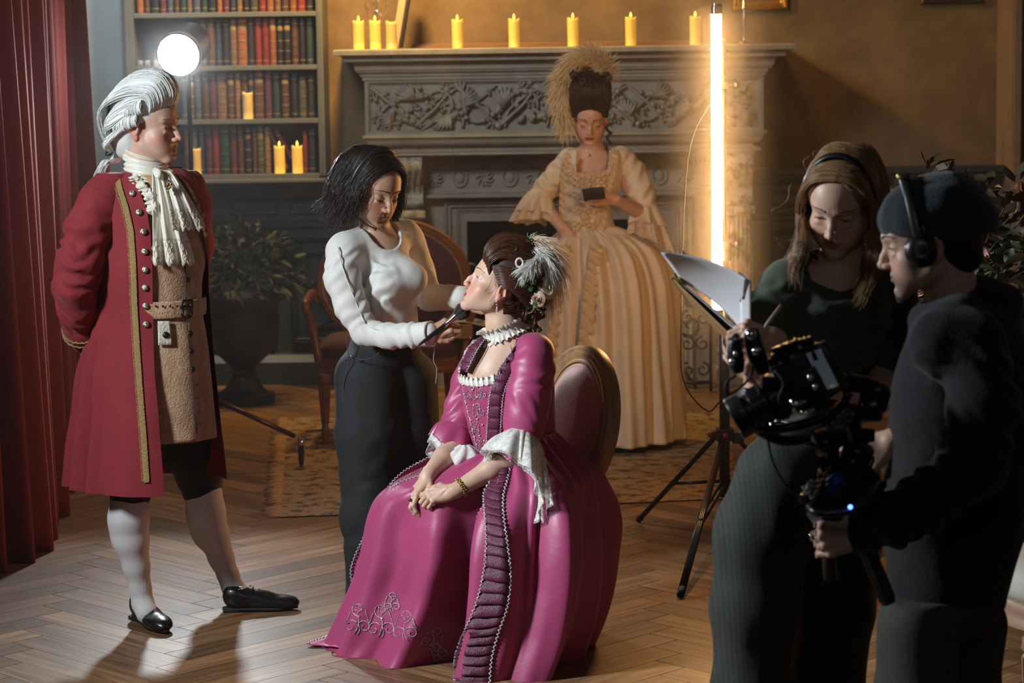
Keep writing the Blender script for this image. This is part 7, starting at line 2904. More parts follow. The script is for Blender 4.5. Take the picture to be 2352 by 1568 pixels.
b.tube(spline([Bc(808,820,-.142),Bc(835,826,-.168),Bc(862,818,-.170),Bc(880,795,-.155)],20),.0016,5)
b.build('seam',mat('denim_seam',(.05,.055,.06),.8),jn)
for(a0,a1)in((PF(872,1402),PF(935,1425)),(PF(955,1385),PF(1020,1395))):
 d=unit(a1-a0);shoe(art,a0-d*.06,a0+d*.20,LEATHER,.042,False)
HB=hair_mat('hair_dark',(.020,.011,.008),.34)
F=Field(H(0,0,0)-.24,H(0,0,0)+.24,.0045)
F.ell(H(0,-.020,.046),np.array([.086,.103,.086]),Rh,.01)
F.ell(H(0,-.062,-.04),np.array([.078,.060,.09]),Rh,.04)
F.ell(H(-.006,.108,-.012),np.array([.074,.098,.118]),Rh,.010,'sub')
field_h=field_obj(F,'hair',HB,art,1,lambda V:np.full((len(V),3),.8))
rows_=[]
for sx,nn in((1,14),(-1,12)):
 g=[]
 for i in range(nn):
  t=i/(nn-1)
  yb=.085-.20*t
  x0=sx*.002
  drop=.125+.045*math.sin(t*3.1)
  out=.092+(.020 if sx>0 else .006)*math.sin(t*2.8)
  g.append([H(x0,.066-.17*t,.102+.026*math.sin(t*3.1)),H(sx*.052,.062-.17*t,.088+.024*math.sin(t*3.1)),H(sx*.084,.046-.145*t,.034),H(sx*out,.052-.150*t,-.03),H(sx*(out+.004),.046-.145*t,-.09),H(sx*(out+(.022 if t>.3 else .004)),.046-.150*t,-drop)])
 rows_.append(g)
rows_.append([[H(x,-.09,.11),H(x*1.3,-.125,.05),H(x*1.5,-.13,-.03),H(x*1.6,-.125,-.09),H(x*1.8,-.14,-.15)]for x in np.linspace(-.06,.06,7)])
strands(rows_,3000,.0010,seed=21,jit=.007,lenv=.4,frizz=.012,nside=4).build('hair_strands',HB,field_h)
def headset(label,Mx,sc=1.0,mic_side=1,loc=None,band_y=-.01,cups=(.026,.012),boom=True,tilt=0.0,rband=.0045,padr=.096):
 r=empty('headset',mp(Mx,(0,0,.12)),label,'headset','headsets worn by the crew')
 X=lambda x,y,z:mp(Mx,(x,y,z))
 b=MB()
 pts=[]
 for t in np.linspace(-.05,math.pi+.05,30):
  pts.append(X(padr*math.cos(t),band_y+tilt*math.sin(t),-.005+.145*math.sin(t)))
 b.tube(pts,rband,8,flat=2.2,up=None)
 b.build('headband',M['black_plastic'],r)
 for sx in(-1,1):
  b=MB()
  Rm=Mx[:3,:3]@np.array([[0,0,sx*1.0],[0,1,0],[1,0,0]])
  A=np.eye(4);A[:3,:3]=Rm;A[:3,3]=X(sx*(padr-.010),band_y,-.010)
  b.lathe([(0,-.006),(cups[0],-.006),(cups[0]*1.05,0),(cups[0]*1.0,cups[1]),(cups[0]*.6,cups[1]*1.3),(0,cups[1]*1.35)],n=20,M=A)
  b.build('ear_cup',M['black_plastic'],r)
 if boom:
  b=MB()
  s_=mic_side
  pts=spline([X(s_*(padr+.006),band_y,-.015),X(s_*(padr+.008),.03,-.060),X(s_*.070,.075,-.088),X(s_*.040,.100,-.098)],20)
  b.tube(pts,.0028,6)
  b.tube([pts[-1],pts[-1]+(pts[-1]-pts[-2])*1.4],.0055,8)
  b.build('microphone_boom',M['black_plastic'],r)
 return r
headset('black headset with a boom microphone worn by the dark haired makeup artist',Mh,mic_side=1,band_y=-.005,cups=(.020,.008))
r=empty('makeup_brush',(bb+bt)/2,'large round makeup brush with black handle and chrome ferrule held under the chin','brush')
L_=np.linalg.norm(bt-bb)
ML=look(bd,(0,0,1),bb)
def along(prof,name,m_,parent,n=20):
 A=np.eye(4);A[:3,:3]=np.array([[1,0,0],[0,0,1],[0,-1,0]])
 b=MB();b.lathe(prof,n=n,M=ML@A);return b.build(name,m_,parent,auto=50)
along([(0,0),(.0035,0),(.0045,.01),(.0072,.05),(.0066,.09),(.0062,.118)],'handle',mat('brush_handle',(.01,.012,.016),.15),r)
along([(.0066,.112),(.0068,.120),(.0075,.124),(.0145,.158),(.0150,.160),(.0140,.161)],'ferrule',M['chrome'],r)
b=MB()
rr=random.Random(4)
for k in range(1700):
 a_,q_=rr.uniform(0,6.283),math.sqrt(rr.random())
 r0=.0135*q_
 r1=.031*q_
 L2=.052*math.sqrt(max(0,1-(q_*.80)**2))+.002
 p=np.array([(r0*math.cos(a_),.158,r0*math.sin(a_)),((r0*.45+r1*.62)*math.cos(a_),.158+L2*.55,(r0*.45+r1*.62)*math.sin(a_)),(r1*.92*math.cos(a_),.158+L2,r1*.92*math.sin(a_))])
 g_=rr.uniform(.6,1.3)
 b.col=(g_,g_,g_)
 b.tube(xf(ML,p),[.0006,.0008,.0005],3,cap=False)
b.build('bristles',hair_mat('bristle',(.06,.042,.040),.6),r)
#THE WOMAN IN THE CREAM GOWN (background)
YD=11.6
crm=tag_person((P(1400,1010,YD)[0],YD,0),'person in a cream gown and tall plume looking at a phone')
Dc=lambda px,py,dy=0.0:P(px,py,YD+dy)
Mh=look((-.06,-.90,-.40),(.03,0,1),Dc(1356,270),1.02)
H=lambda x,y,z:mp(Mh,(x,y,z))
Rh=Mh[:3,:3]/msc(Mh)
elR,wrR=Dc(1240,462,-.02),Dc(1288,520,-.10)
elL,wrL=Dc(1480,492,-.08),Dc(1412,458,-.24)
F=Field(Dc(1215,560)-[0,.35,0],Dc(1510,220)+[0,.16,0],.0065,[(H(0,0,0)-.13,H(0,0,0)+.13)],.0026)
head_sdf(F,Mh,eyes='down',neck_to=Dc(1362,372,.02),neck_r=.046,jaw=1.05)
F.chain([Dc(1302,372,.02),Dc(1360,362,.03),Dc(1420,370,.02)],[.050,.058,.050],.04)
F.ell(Dc(1360,410,.0),(.125,.09,.11),None,.05)
F.chain([Dc(1300,378,0),elR],[.050,.040],.02)
F.chain([elR,wrR],[.038,.026],.012)
F.chain([Dc(1430,380,0),elL],[.050,.042],.02)
F.chain([elL,wrL],[.040,.026],.012)
MR=look((.55,-.30,-.75),(-.4,-.8,.2),wrR,.9)
hand_sdf(F,MR,1,(.3,.35,.4,.4))
MLh=look((-.92,-.05,-.02),(-.05,.35,-.9),wrL,.95)
MLh=look((-.95,-.15,.02),(.10,-.80,-.5),wrL,.95)
jl=hand_sdf(F,MLh,-1,spread=.06,curls=[(.25,.3,.2),(.3,.3,.2),(.35,.35,.2),(.4,.4,.2)])
field_obj(F,'body',M['skin'],crm,1,skin_paint((.56,.33,.25),Mh,lip=(.30,.04,.05),blush=.2))
eye_parts(Mh,crm,'down',brow=(.06,.03,.02),brow_w=.0024)
r=empty('phone',Dc(1364,444,-.32),'dark phone held in the hand of the woman in the cream gown','phone')
b=MB()
Mp=look(unit(np.array([-.15,-.25,.95])),(-.12,-.95,-.3),Dc(1364,445,-.335))
b.box((-.052,-.030,-.004),(.052,.030,.004),Mp,ch=.003)
b.build('body',M['black_plastic'],r,auto=40)
b=MB();b.box((-.046,-.027,-.0045),(.046,.027,-.0040),Mp);b.build('screen',mat('phone_screen',(.02,.02,.03),.1),r,smooth=False)
CR_=mat('silk_cream',(.66,.53,.38),.48,sheen=.3,bump=.15,bscale=20,vary=.12,vscale=8)
CL=lace_mat('lace_cream',(.66,.50,.36),160,.6)
CT2=mat('trim_cream',(.58,.42,.24),.7,bump=.6,bscale=150)
def cb(v,th):
 return .003*np.sin(v*46)*np.exp(-((th-1.7)/.6)**2)+.003*noise3(np.cos(th)*5,v*9,np.sin(th)*5)
CBD=Loft([(342,1300,1424,.10),(362,1290,1436,.115),(392,1286,1436,.125),(430,1288,1426,.130),(470,1292,1412,.122),(505,1294,1406,.112),(540,1290,1418,.118),(575,1290,1430,.13)],YD,disp=cb,m=60,n=110)
th=np.linspace(-2.0,4.2,130)
kv=[float(CBD.vy(q))for q in(343,343,396,400,396,343,343)]
v0=np.interp(th,[-2,1.02,1.15,1.6,2.1,2.22,4.3],kv)
VV=v0[None,:]+(1-v0[None,:])*np.linspace(0,1,60)[:,None]
G=CBD.pos(VV,np.tile(th,(60,1)),.004)
b=MB();b.sheet(G,-.004);bo=b.build('bodice',CR_,crm)
def ruffle_path(mb,q,w,amp,fr,dirn=(0,-1,0)):
 q=np.asarray(q)
 T=np.gradient(q,axis=0);T/=np.linalg.norm(T,axis=1)[:,None]+1e-9
 d=np.array(dirn,float)
 s=np.cross(T,d);s/=np.linalg.norm(s,axis=1)[:,None]+1e-9
 G=[]
 for i in range(len(q)):
  row=[]
  for u in(-1,-.6,-.25,0,.25,.6,1):
   row.append(q[i]+s[i]*w*u+d*(amp*math.sin(i*fr+u*2)*(.4+abs(u))+.006)+T[i]*amp*.6*math.cos(i*fr*1.3+u)*abs(u))
  G.append(row)
 mb.sheet(np.array(G),0)
b=MB()
for pts in([(1330,332),(1306,352),(1297,392),(1293,440),(1292,490),(1297,540),(1296,580)],[(1392,334),(1412,352),(1408,392),(1396,440),(1388,490),(1376,540),(1372,580)]):
 q=np.array([CBD.at(x,y,.010)for x,y in spline([p for p in pts if p[1]>=343],110)])
 ruffle_path(b,q,.016,.006,.9)
b.build('ruffle_trim',CT2,bo)
b=MB()
for(x,y,s)in((1345,432,.9),(1330,466,.8),(1365,468,.9),(1345,500,.8),(1325,528,.9),(1358,530,.9),(1340,560,1.1)):
 for k in range(5):
  a_=k*1.26
  c=CBD.at(x+9*s*math.cos(a_),y+6*s*math.sin(a_),.010)
  b.ball(c,(.014*s,.008,.010*s),8,6)
 b.ball(CBD.at(x,y,.016),(.010,.009,.009),8,6)
for y in(404,420,448,482,514):
 q=np.array([CBD.at(x,y+4*math.sin(x*.2),.008)for x in np.linspace(1302,1392,60)])
 ruffle_path(b,q,.012,.005,1.1)
b.build('rosette_trim',CT2,bo)
b=MB()
q=np.array([CBD.at(x,y,.008)for x,y in spline([(1312,376),(1318,396),(1345,402),(1375,400),(1398,392),(1402,370)],90)])
ruffle_path(b,q,.010,.005,1.4)
b.build('neckline_lace',CL,bo)
b=MB()
R=[]
for off,rad in((-.016,.060),(-.008,.0535),(.008,.0525),(.016,.058)):
 a=np.linspace(0,6.283,120,endpoint=False)
 rr_=rad+(.004*np.sin(a*22)if abs(off)>.01 else 0)
 R.append(Dc(1360,346,.015)+np.stack([rr_*np.cos(a),rr_*np.sin(a),off+0*a],1))
b.rings(np.array(R),cap=False);b.build('lace_choker',CL,crm)
b=MB();b.ball(Dc(1353,356,-.055),.006,8,6);b.build('pendant',M['chrome'],crm)
b=MB();b.ball(H(-.082,.0,-.045),.005,8,6);b.ball(H(.082,.0,-.045),.005,8,6);b.build('earring',M['gold'],crm)
for(pts,rs,sd)in(([Dc(1310,368,0),Dc(1285,400,0),Dc(1255,432,-.01),Dc(1240,452,-.02)],[.062,.062,.056,.052],1),([Dc(1424,366,0),Dc(1452,400,0),Dc(1472,440,-.04),Dc(1482,480,-.07)],[.066,.068,.064,.058],4)):
 lo,hi=np.min(pts,0)-.12,np.max(pts,0)+.12
 F=Field(lo,hi,.005)
 F.chain(pts,rs,.02)
 F.warp(lo,hi,limb_folds(pts[0],pts[3],4,.007,.08,sd,.7))
 so_=field_obj(F,'sleeve',CR_,crm,1)
 ax=unit(np.array(pts[3])-pts[2])
 ax=unit(ax+np.array([-.15 if sd==1 else .12,-.1,-.9]))
 flounce(pts[3]-ax*.02,ax,.050,.088,.07,CR_,so_,'silk_flounce',6,.012,sd,(-.7 if sd==1 else .7,0,-.3))
 flounce(pts[3]-ax*.005,ax,.046,.098 if sd==4 else .090,.15 if sd==4 else .10,CL,so_,'lace_flounce',8,.013,sd+1,(-.8 if sd==1 else .8,0,-.3))
def ck(v,th):
 sk=sstep(.05,.35,v)
 return sk*(.022*np.sin(th*11+.8*np.sin(v*3))+.014*np.sin(th*23+v*2)+.010*np.sin(th*5+1))+(1-sk)*.006*np.sin(th*40)
CSK=Loft([(518,1296,1404,.11),(530,1285,1440,.14),(548,1268,1480,.19),(580,1252,1515,.235),(640,1245,1538,.265),(720,1246,1546,.285),(820,1240,1552,.30),(920,1234,1560,.315),(1004,1228,1566,.325)],YD,disp=ck,m=110,n=320)
b=MB();G=CSK.grid();b.sheet(G,.003);sk=b.build('skirt',CR_,crm)
b=MB()
for pts in([(1372,560),(1362,620),(1352,700),(1342,800),(1335,900),(1330,1000)],[(1300,560),(1285,640),(1272,740),(1265,820),(1260,900),(1258,1000)]):
 q=np.array([CSK.at(x,y,.012)for x,y in spline(pts,130)])
 ruffle_path(b,q,.030 if pts[0][0]>1350 else .022,.008,.8)
b.build('ruffle_trim',CT2,sk)
HD=hair_mat('hair_brown',(.035,.014,.008),.35)
F=Field(H(0,0,0)-.24,H(0,0,0)+.26,.0055)
F.ell(H(0,-.028,.080),np.array([.090,.100,.100]),Rh,.01)
F.ell(H(0,-.010,.150),np.array([.082,.082,.070]),Rh,.04)
F.ell(H(0,.110,-.022),np.array([.074,.095,.105]),Rh,.012,'sub')
F.warp(H(0,0,0)-.24,H(0,0,0)+.26,lambda X,Y,Z,D:.006*noise3(X*38,Y*38,Z*38))
hd=field_obj(F,'hair',HD,crm,1,lambda V:np.full((len(V),3),.7))
g=[[H(.080*t,.070-.03*t*t,.070-.05*abs(t)),H(.092*t,.080-.05*t*t,.13-.03*t*t),H(.095*t,.055-.04*t*t,.20-.05*t*t),H(.085*t,-.02,.228-.05*t*t)]for t in np.linspace(-1,1,11)]
strands([g],700,.0022,seed=31,jit=.004,frizz=.006,nside=4).build('hair_strands',HD,hd)
b=MB()
rr=random.Random(2)
for k in range(34):
 a_=rr.uniform(0,6.28);t=rr.uniform(-.05,1)
 c=H(.084*math.cos(a_),-.01+.08*math.sin(a_)*.9,.13+.085*t)
 d=unit(np.array([rr.uniform(-1,1),rr.uniform(-1,1),rr.uniform(-1,1)]))
 ringlet(b,[c-d*.02,c,c+d*.02],.014,1.3,50+k,nst=8,taper=.9,thick=.0028)
ringlet(b,[Dc(1398,285,.0),Dc(1399,318,-.03),Dc(1396,352,-.05)],.014,3,90,thick=.003)
b.build('ringlet',HD,hd)
FP=mat('plume_ivory',(.78,.60,.34),.8,sheen=.3)
for k,(pth,L0,n_)in enumerate((([Dc(1372,205,.03),Dc(1392,160,.03),Dc(1372,130,.02),Dc(1335,128,.01),Dc(1305,155,.0)],.095,900),([Dc(1368,205,.0),Dc(1380,155,.0),Dc(1350,128,.0),Dc(1310,160,-.01),Dc(1292,225,-.02),Dc(1302,275,-.02)],.085,1100),([Dc(1352,205,.04),Dc(1345,165,.04),Dc(1310,165,.03),Dc(1288,210,.02),Dc(1296,262,.02)],.085,800))):
 plume('plume',pth,L0,int(n_*1.4),FP,crm,40+k,.8,.03,r=.0015)
#THE CREW WOMAN (green t-shirt, clipboard)
YE=5.86
crew=tag_person((P(1850,1500,YE)[0],YE,0),'person with long blond hair in a dark green t-shirt and pinstriped trousers')
Ec=lambda px,py,dy=0.0:P(px,py,YE+dy)
Mh=look((-.36,-.82,-.44),(.10,0,1),Ec(1931,466),1.0)
H=lambda x,y,z:mp(Mh,(x,y,z))
Rh=Mh[:3,:3]/msc(Mh)
elR,wrR=Ec(1742,900,-.16),Ec(1778,778,-.24)
elL,wrL=Ec(2030,905,-.04),Ec(1790,862,-.20)
lo,hi=Ec(1640,960)-[0,.42,0],Ec(2120,360)+[0,.24,0]
F=Field(lo,hi,.0068,[(H(0,0,0)-.13,H(0,0,0)+.13),(wrR-[.09,.10,.03],wrR+[.05,.05,.11])],.0024)
head_sdf(F,Mh,eyes='half',smile=.35,neck_to=Ec(1938,640,.06),neck_r=.047,jaw=1.02,nose=1.1)
F.chain([Ec(1835,655,.02),Ec(1936,625,.07),Ec(2030,665,.10)],[.045,.060,.045],.04)
F.ell(Ec(1930,690,.05),(.10,.085,.09),None,.05)
F.chain([Ec(1800,680,.0),elR],[.046,.040],.02)
F.chain([elR,wrR],[.038,.026],.012)
F.chain([Ec(2045,690,.10),Ec(2035,800,.06),elL],[.048,.046,.040],.02)
F.chain([elL,wrL],[.040,.027],.012)
MR=look((-.80,-.30,.30),(.10,-.60,.75),wrR,.92)
jr=hand_sdf(F,MR,-1,spread=.05,curls=[(.9,1.0,.5),(1.0,1.3,.6),(1.05,1.3,.6),(1.1,1.3,.6)],thumb=[(.022,.014,-.006),(.034,.040,-.022),(.026,.062,-.034),(.010,.078,-.040)])
ML_=look((-.95,-.15,.25),(-.2,-.85,-.3),wrL,.92)
jl=hand_sdf(F,ML_,1,spread=.05,curls=[(.4,.6,.4),(.45,.6,.4),(.5,.6,.4),(.5,.6,.4)])
field_obj(F,'body',M['skin'],crew,1,skin_paint((.60,.37,.27),Mh,lip=(.42,.15,.13),blush=.15))
eye_parts(Mh,crew,'half',gaze=(-.05,1,-.35),brow=(.16,.10,.06),iris=(.14,.18,.2))
TS=mat('tshirt_green',(.045,.058,.036),.85,bump=.15,bscale=260,sheen=.2)
lo,hi=Ec(1690,1010)-[0,.36,0],Ec(2125,570)+[0,.30,0]
F=Field(lo,hi,.0055)
F.chain([Ec(1815,655,.0),Ec(1935,628,.06),Ec(2040,668,.10)],[.062,.072,.062],.04)
F.ell(Ec(1930,720,.04),(.125,.105,.13),None,.05)
F.ell(Ec(1872,742,-.05),(.062,.055,.065),None,.05)
F.ell(Ec(1965,752,-.03),(.062,.055,.065),None,.05)
F.chain([Ec(1910,820,.04),Ec(1870,975,.06)],[.122,.115],.05)
F.chain([Ec(1800,668,.0),Ec(1768,740,-.05),Ec(1764,800,-.09)],[.066,.064,.060],.02)
F.chain([Ec(2048,690,.09),Ec(2045,790,.06),Ec(2028,850,.02)],[.072,.070,.068],.02)
F.cone(Ec(1916,608,-.02),H(0,-.01,-.06),.064,.070,.006,'sub')
F.warp(lo,hi,limb_folds(Ec(1800,640,0),Ec(1860,960,-.03),7,.006,.16,2,1.2))
F.warp(lo,hi,limb_folds(Ec(2048,680,.09),Ec(2028,860,.02),4,.006,.10,3,.8))
F.warp(lo,hi,limb_folds(Ec(1800,660,0),Ec(1764,810,-.09),3,.006,.10,5,.8))
F.warp(lo,hi,lambda X,Y,Z,D:.004*noise3(X*12,Y*12,Z*9)+.0015*noise3(X*34,Y*34,Z*24))
F.cone(Ec(2022,868,.01),Ec(1995,905,-.06),.058,.058,.002,'sub')
ts=field_obj(F,'tshirt',TS,crew,1)
PT=mat('pinstripe',(.030,.036,.030),.82,sheen=.1)
nt=PT.node_tree
bs=nt.nodes['Principled BSDF']
tc=nt.nodes.new('ShaderNodeTexCoord');mpn=nt.nodes.new('ShaderNodeMapping');wv=nt.nodes.new('ShaderNodeTexWave')
mpn.inputs['Rotation'].default_value=(0,.06,0)
nt.links.new(tc.outputs['Object'],mpn.inputs['Vector']);nt.links.new(mpn.outputs['Vector'],wv.inputs['Vector'])
wv.inputs['Scale'].default_value=26.0;wv.inputs['Distortion'].default_value=.6;wv.inputs['Detail Scale'].default_value=.3
crr=nt.nodes.new('ShaderNodeValToRGB');crr.color_ramp.elements[0].position=.93;crr.color_ramp.elements[0].color=(.017,.021,.017,1)
crr.color_ramp.elements[1].position=.99;crr.color_ramp.elements[1].color=(.040,.046,.038,1)
nt.links.new(wv.outputs['Fac'],crr.inputs['Fac']);nt.links.new(crr.outputs['Color'],bs.inputs['Base Color'])
lo,hi=Ec(1600,1990)-[0,.26,0],Ec(2060,950)+[0,.36,0]
F=Field(lo,hi,.0075)
F.ell(Ec(1862,1040,.07),(.128,.115,.12),None,.05)
F.chain([Ec(1792,1100,.02),Ec(1752,1230,.0),Ec(1734,1400,.0),Ec(1722,1600,.0),Ec(1715,1930,.0)],[.112,.108,.100,.100,.100],.04)
F.chain([Ec(1912,1100,.10),Ec(1925,1230,.10),Ec(1918,1400,.10),Ec(1900,1600,.10),Ec(1890,1910,.10)],[.118,.108,.098,.095,.095],.02)
F.warp(lo,hi,lambda X,Y,Z,D:.007*noise3(X*8,Y*8,Z*5)+.004*noise3(X*22,Y*22,Z*10))
F.D=np.maximum(F.D,(F.ax[2]-Ec(1862,972)[2])[None,None,:])
tr=field_obj(F,'trousers',PT,crew,1)
for q in((Ec(1715,1930)[0],YE),(Ec(1890,1930)[0],YE+.10)):
 shoe(crew,(q[0]+.02,q[1]+.06,0),(q[0]-.03,q[1]-.18,0),LEATHER,.044,False)
BL=Loft([(952,1764,1952,.110,.06),(962,1762,1956,.114,.06),(984,1758,1958,.116,.06),(992,1757,1957,.114,.06)],YE,m=8,n=80)
b=MB();b.sheet(BL.grid(0,6.3,off=.004),.004)
bl=b.build('belt',mat('belt_leather',(.012,.011,.011),.35),crew)
b=MB()
lp=[BL.at(x,y,.012)for x,y in((1786,949),(1774,951),(1769,967),(1775,984),(1789,987))]
b.tube(spline(lp,24),.0035,8);b.tube([BL.at(1790,966,.014),BL.at(1768,968,.013)],.0022,6)
b.build('buckle',M['chrome'],bl)
HBl=hair_mat('hair_blond',(.30,.165,.075),.40)
F=Field(H(0,0,0)-.22,H(0,0,0)+.22,.0045)
F.ell(H(0,-.020,.046),np.array([.090,.106,.088]),Rh,.01)
F.ell(H(0,-.065,-.04),np.array([.080,.060,.10]),Rh,.04)
F.ell(H(.004,.112,-.010),np.array([.077,.102,.122]),Rh,.010,'sub')
hb=field_obj(F,'hair',HBl,crew,1,lambda V:np.full((len(V),3),.7))
rows_=[]
g=[]
for i in range(13):
 t=i/12
 g.append([H(-.006,.064-.17*t,.102+.026*math.sin(t*3.1)),H(.052,.060-.17*t,.090+.022*math.sin(t*3.1)),H(.084,.044-.14*t,.030),H(.092,.034-.12*t,-.040),Ec(1846-8*t,566,-.085+.16*t),Ec(1826-16*t,612+6*t,-.07+.17*t),Ec(1822+22*math.sin(t*7),660+14*math.sin(t*9),-.075+.16*t)])
rows_.append(g)
g=[]
for i in range(13):
 t=i/12
 g.append([H(-.006,.064-.17*t,.102+.026*math.sin(t*3.1)),H(-.052,.060-.17*t,.090+.022*math.sin(t*3.1)),H(-.084,.044-.14*t,.028),H(-.092,.034-.12*t,-.040),Ec(2002+18*t,575,-.06+.17*t),Ec(1994+22*t,640,-.09+.20*t),Ec(1968+34*t,700-8*t,-.12+.22*t)])
rows_.append(g)
strands(rows_,3800,.0010,seed=41,jit=.0085,lenv=.30,frizz=.006,nside=4).build('hair_strands',HBl,hb)
b=MB()
b.col=(1.2,1.2,1.2)
for pts in([(1846,430),(1815,425),(1808,460),(1770,485)],[(1860,400),(1845,372),(1862,356)],[(1905,356),(1898,340),(1906,330)],[(1965,362),(1985,350),(1992,338)],[(1840,540),(1810,552),(1782,548)],[(1825,580),(1795,565),(1788,558)],[(1870,366),(1868,350),(1880,345)],[(2018,430),(2032,410),(2026,380)]):
 b.tube(spline([Ec(x,y,-.01)for x,y in pts],14),.0008,4)
b.build('flyaway',HBl,hb)
headset('black headset with a thin microphone boom worn by the blond crew woman',Mh,mic_side=1,band_y=.012,cups=(.024,.012),padr=.094,rband=.0042)
T0,B0=Ec(1553,634,.02),Ec(1728,806,-.12)
Lv=B0-T0
Wv=np.array([-.012,.22,-.012])
r=empty('clipboard',(T0+B0)/2,'clipboard with white pages curling upward held by the blond crew woman','clipboard')
Nn=unit(np.cross(Lv,Wv));Nn=Nn if Nn[2]>0 else-Nn
Mc=frame(unit(Lv),unit(Wv-unit(Lv)*np.dot(Wv,unit(Lv))),Nn,T0)
LL=np.linalg.norm(Lv)
b=MB();b.box((-.01,.002,-.012),(LL+.03,.225,-.008),Mc,ch=.0015)
b.box((-.01,.0,-.0135),(-.004,.227,-.006),Mc)
b.build('board',mat('board_brown',(.38,.22,.09),.45),r,smooth=False)
pp=MB()
for layer in range(3):
 G=[]
 for i in range(26):
  u=i/25
  row=[]
  for j in range(14):
   v=j/13-.5
   lift=(.003*layer+(.10*(.5-v)if layer==2 else .02*(.5-v))*u**.8+.02*math.sin(u*3.1)*(layer==2))
   x=.012+u*(LL*.98-.01*layer)-(lift*.4 if u>.8 else 0)
   row.append(mp(Mc,(x,v*.210-(.085 if layer==2 else-.11),-.006+.001*layer+lift)))
  G.append(row)
 pp.sheet(np.array(G),.0003)
pp.build('pages',M['paper'],r)
b=MB()
b.box((.0,-.02,-.006),(.022,.13,.002),Mc,ch=.002)
for s_ in(-1,1):
 b.tube([mp(Mc,(.010,s_*.045,.0)),mp(Mc,(.008,s_*.045,.016)),mp(Mc,(-.014,s_*.042,.050))],.003,6)
G=np.array([[mp(Mc,(.012-.034*u,v*.060*(1-.3*u),.004+.05*u+.012*math.sin(u*3.1)))for v in np.linspace(-1,1,8)]for u in np.linspace(0,1,10)])
b.sheet(G,.0012)
b.build('clip',M['brass'],r,auto=40)
b=MB()
p0,p1=Ec(1756,752,-.335),Ec(1794,702,-.29)
b.tube([p0,p0+(p1-p0)*.12,p1],[.0012,.0045,.0048],10)
o=b.build('pen',mat('pen_beige',(.42,.36,.28),.4));tag(o,'beige pen held in the fingers of the blond crew woman','pen')
#THE CAMERAMAN (black cap and hoodie, gimbal)
YG=5.35
cm=tag_person((P(2180,1500,YG)[0],YG,0),'person in a black beanie, headset and black hoodie holding a camera gimbal rig')
Gc=lambda px,py,dy=0.0:P(px,py,YG+dy)
Mh=look((-.95,.10,-.20),(-.05,0,1),Gc(2128,551),1.03)
H=lambda x,y,z:mp(Mh,(x,y,z))
Rh=Mh[:3,:3]/msc(Mh)
wrN=Gc(1972,1222,-.22)
wrF=Gc(2052,1010,.04)
lo,hi=Gc(1840,1320)-[0,.42,0],Gc(2330,380)+[0,.30,0]
F=Field(lo,hi,.0075,[(H(0,0,0)-.13,H(0,0,0)+.13),(wrN-[.14,.07,.10],wrN+[.02,.05,.06]),(wrF-[.10,.05,.10],wrF+[.02,.05,.03])],.0026)
head_sdf(F,Mh,male=True,eyes='half',neck_to=Gc(2200,700,.02),neck_r=.055,jaw=.98,nose=1.1)
F.ell(Gc(2215,800,.03),(.10,.09,.12),None,.05)
F.cone(Gc(2040,1200,-.2),wrN,.036,.029,.01)
F.cone(Gc(2110,985,.08),wrF,.034,.027,.01)
MN=look((-.82,-.12,.10),(-.15,-.95,.15),wrN,1.02)
MN=look((-.82,-.50,-.06),(.38,-.90,.15),wrN,1.10)
jn=hand_sdf(F,MN,1,spread=.03,curls=[(1.25,1.35,.7),(1.3,1.35,.8),(1.3,1.35,.8),(1.3,1.35,.8)],thumb=[(.022,.014,-.006),(.044,.038,-.020),(.046,.066,-.040),(.034,.086,-.052)])
MF=look((-.70,-.15,-.45),(-.25,-.80,.20),wrF,.98)
jf=hand_sdf(F,MF,1,spread=.03,curls=[(.9,1.2,.6),(1.0,1.25,.7),(1.0,1.25,.7),(1.0,1.2,.7)])
field_obj(F,'body',M['skin'],cm,1,skin_paint((.58,.36,.26),Mh,lip=(.36,.16,.13),blush=.2,stubble=.55))
eye_parts(Mh,cm,'half',gaze=(0,1,-.3),brow=(.04,.03,.02))
b=MB()
js=jn[1];p,q=np.array(js[0]),np.array(js[1]);dd=unit(q-p);c=p+(q-p)*.4
s1=unit(np.cross(dd,(0,0,1)));s2=np.cross(s1,dd)
b.tube([c+.0105*(math.cos(t)*s1+math.sin(t)*s2)for t in np.linspace(0,6.283,18,endpoint=False)],.0022,6,loop=True)
b.build('ring',M['chrome'],cm)
BK=mat('beanie_black',(.012,.017,.022),.9,sheen=.25,bump=.4,bscale=220)
F=Field(H(0,0,0)-.24,H(0,0,0)+.24,.0045)
F.ell(H(0,-.012,.050),np.array([.091,.112,.092]),Rh,.01)
F.ell(H(0,-.075,.050),np.array([.080,.075,.078]),Rh,.04)
F.ell(H(0,-.105,.010),np.array([.055,.052,.055]),Rh,.04)
V_=[(0,0,0)]
nrm_=unit(Rh@np.array([0,-.16,1.0]));p0_=H(0,.09,.024)
F.func(H(0,0,0)-.24,H(0,0,0)+.24,lambda X,Y,Z:(X-p0_[0])*nrm_[0]+(Y-p0_[1])*nrm_[1]+(Z-p0_[2])*nrm_[2],.004,'sub')if False else None
sl_=F._sl(H(0,0,0)-.24,H(0,0,0)+.24);X,Y,Z=F._g(sl_)
F.D[sl_]=np.maximum(F.D[sl_],-((X-p0_[0])*nrm_[0]+(Y-p0_[1])*nrm_[1]+(Z-p0_[2])*nrm_[2]-.006*noise3(X*25,Y*25,Z*25)))
F.warp(H(0,0,0)-.24,H(0,0,0)+.24,lambda X,Y,Z,D:.005*noise3(X*16,Y*16,Z*16)+.0025*noise3(X*34,Y*34,Z*34))
bn=field_obj(F,'beanie',BK,cm,1)
HC=hair_mat('hair_black',(.010,.008,.007),.6)
F=Field(H(0,0,0)-.24,H(0,0,0)+.24,.006)
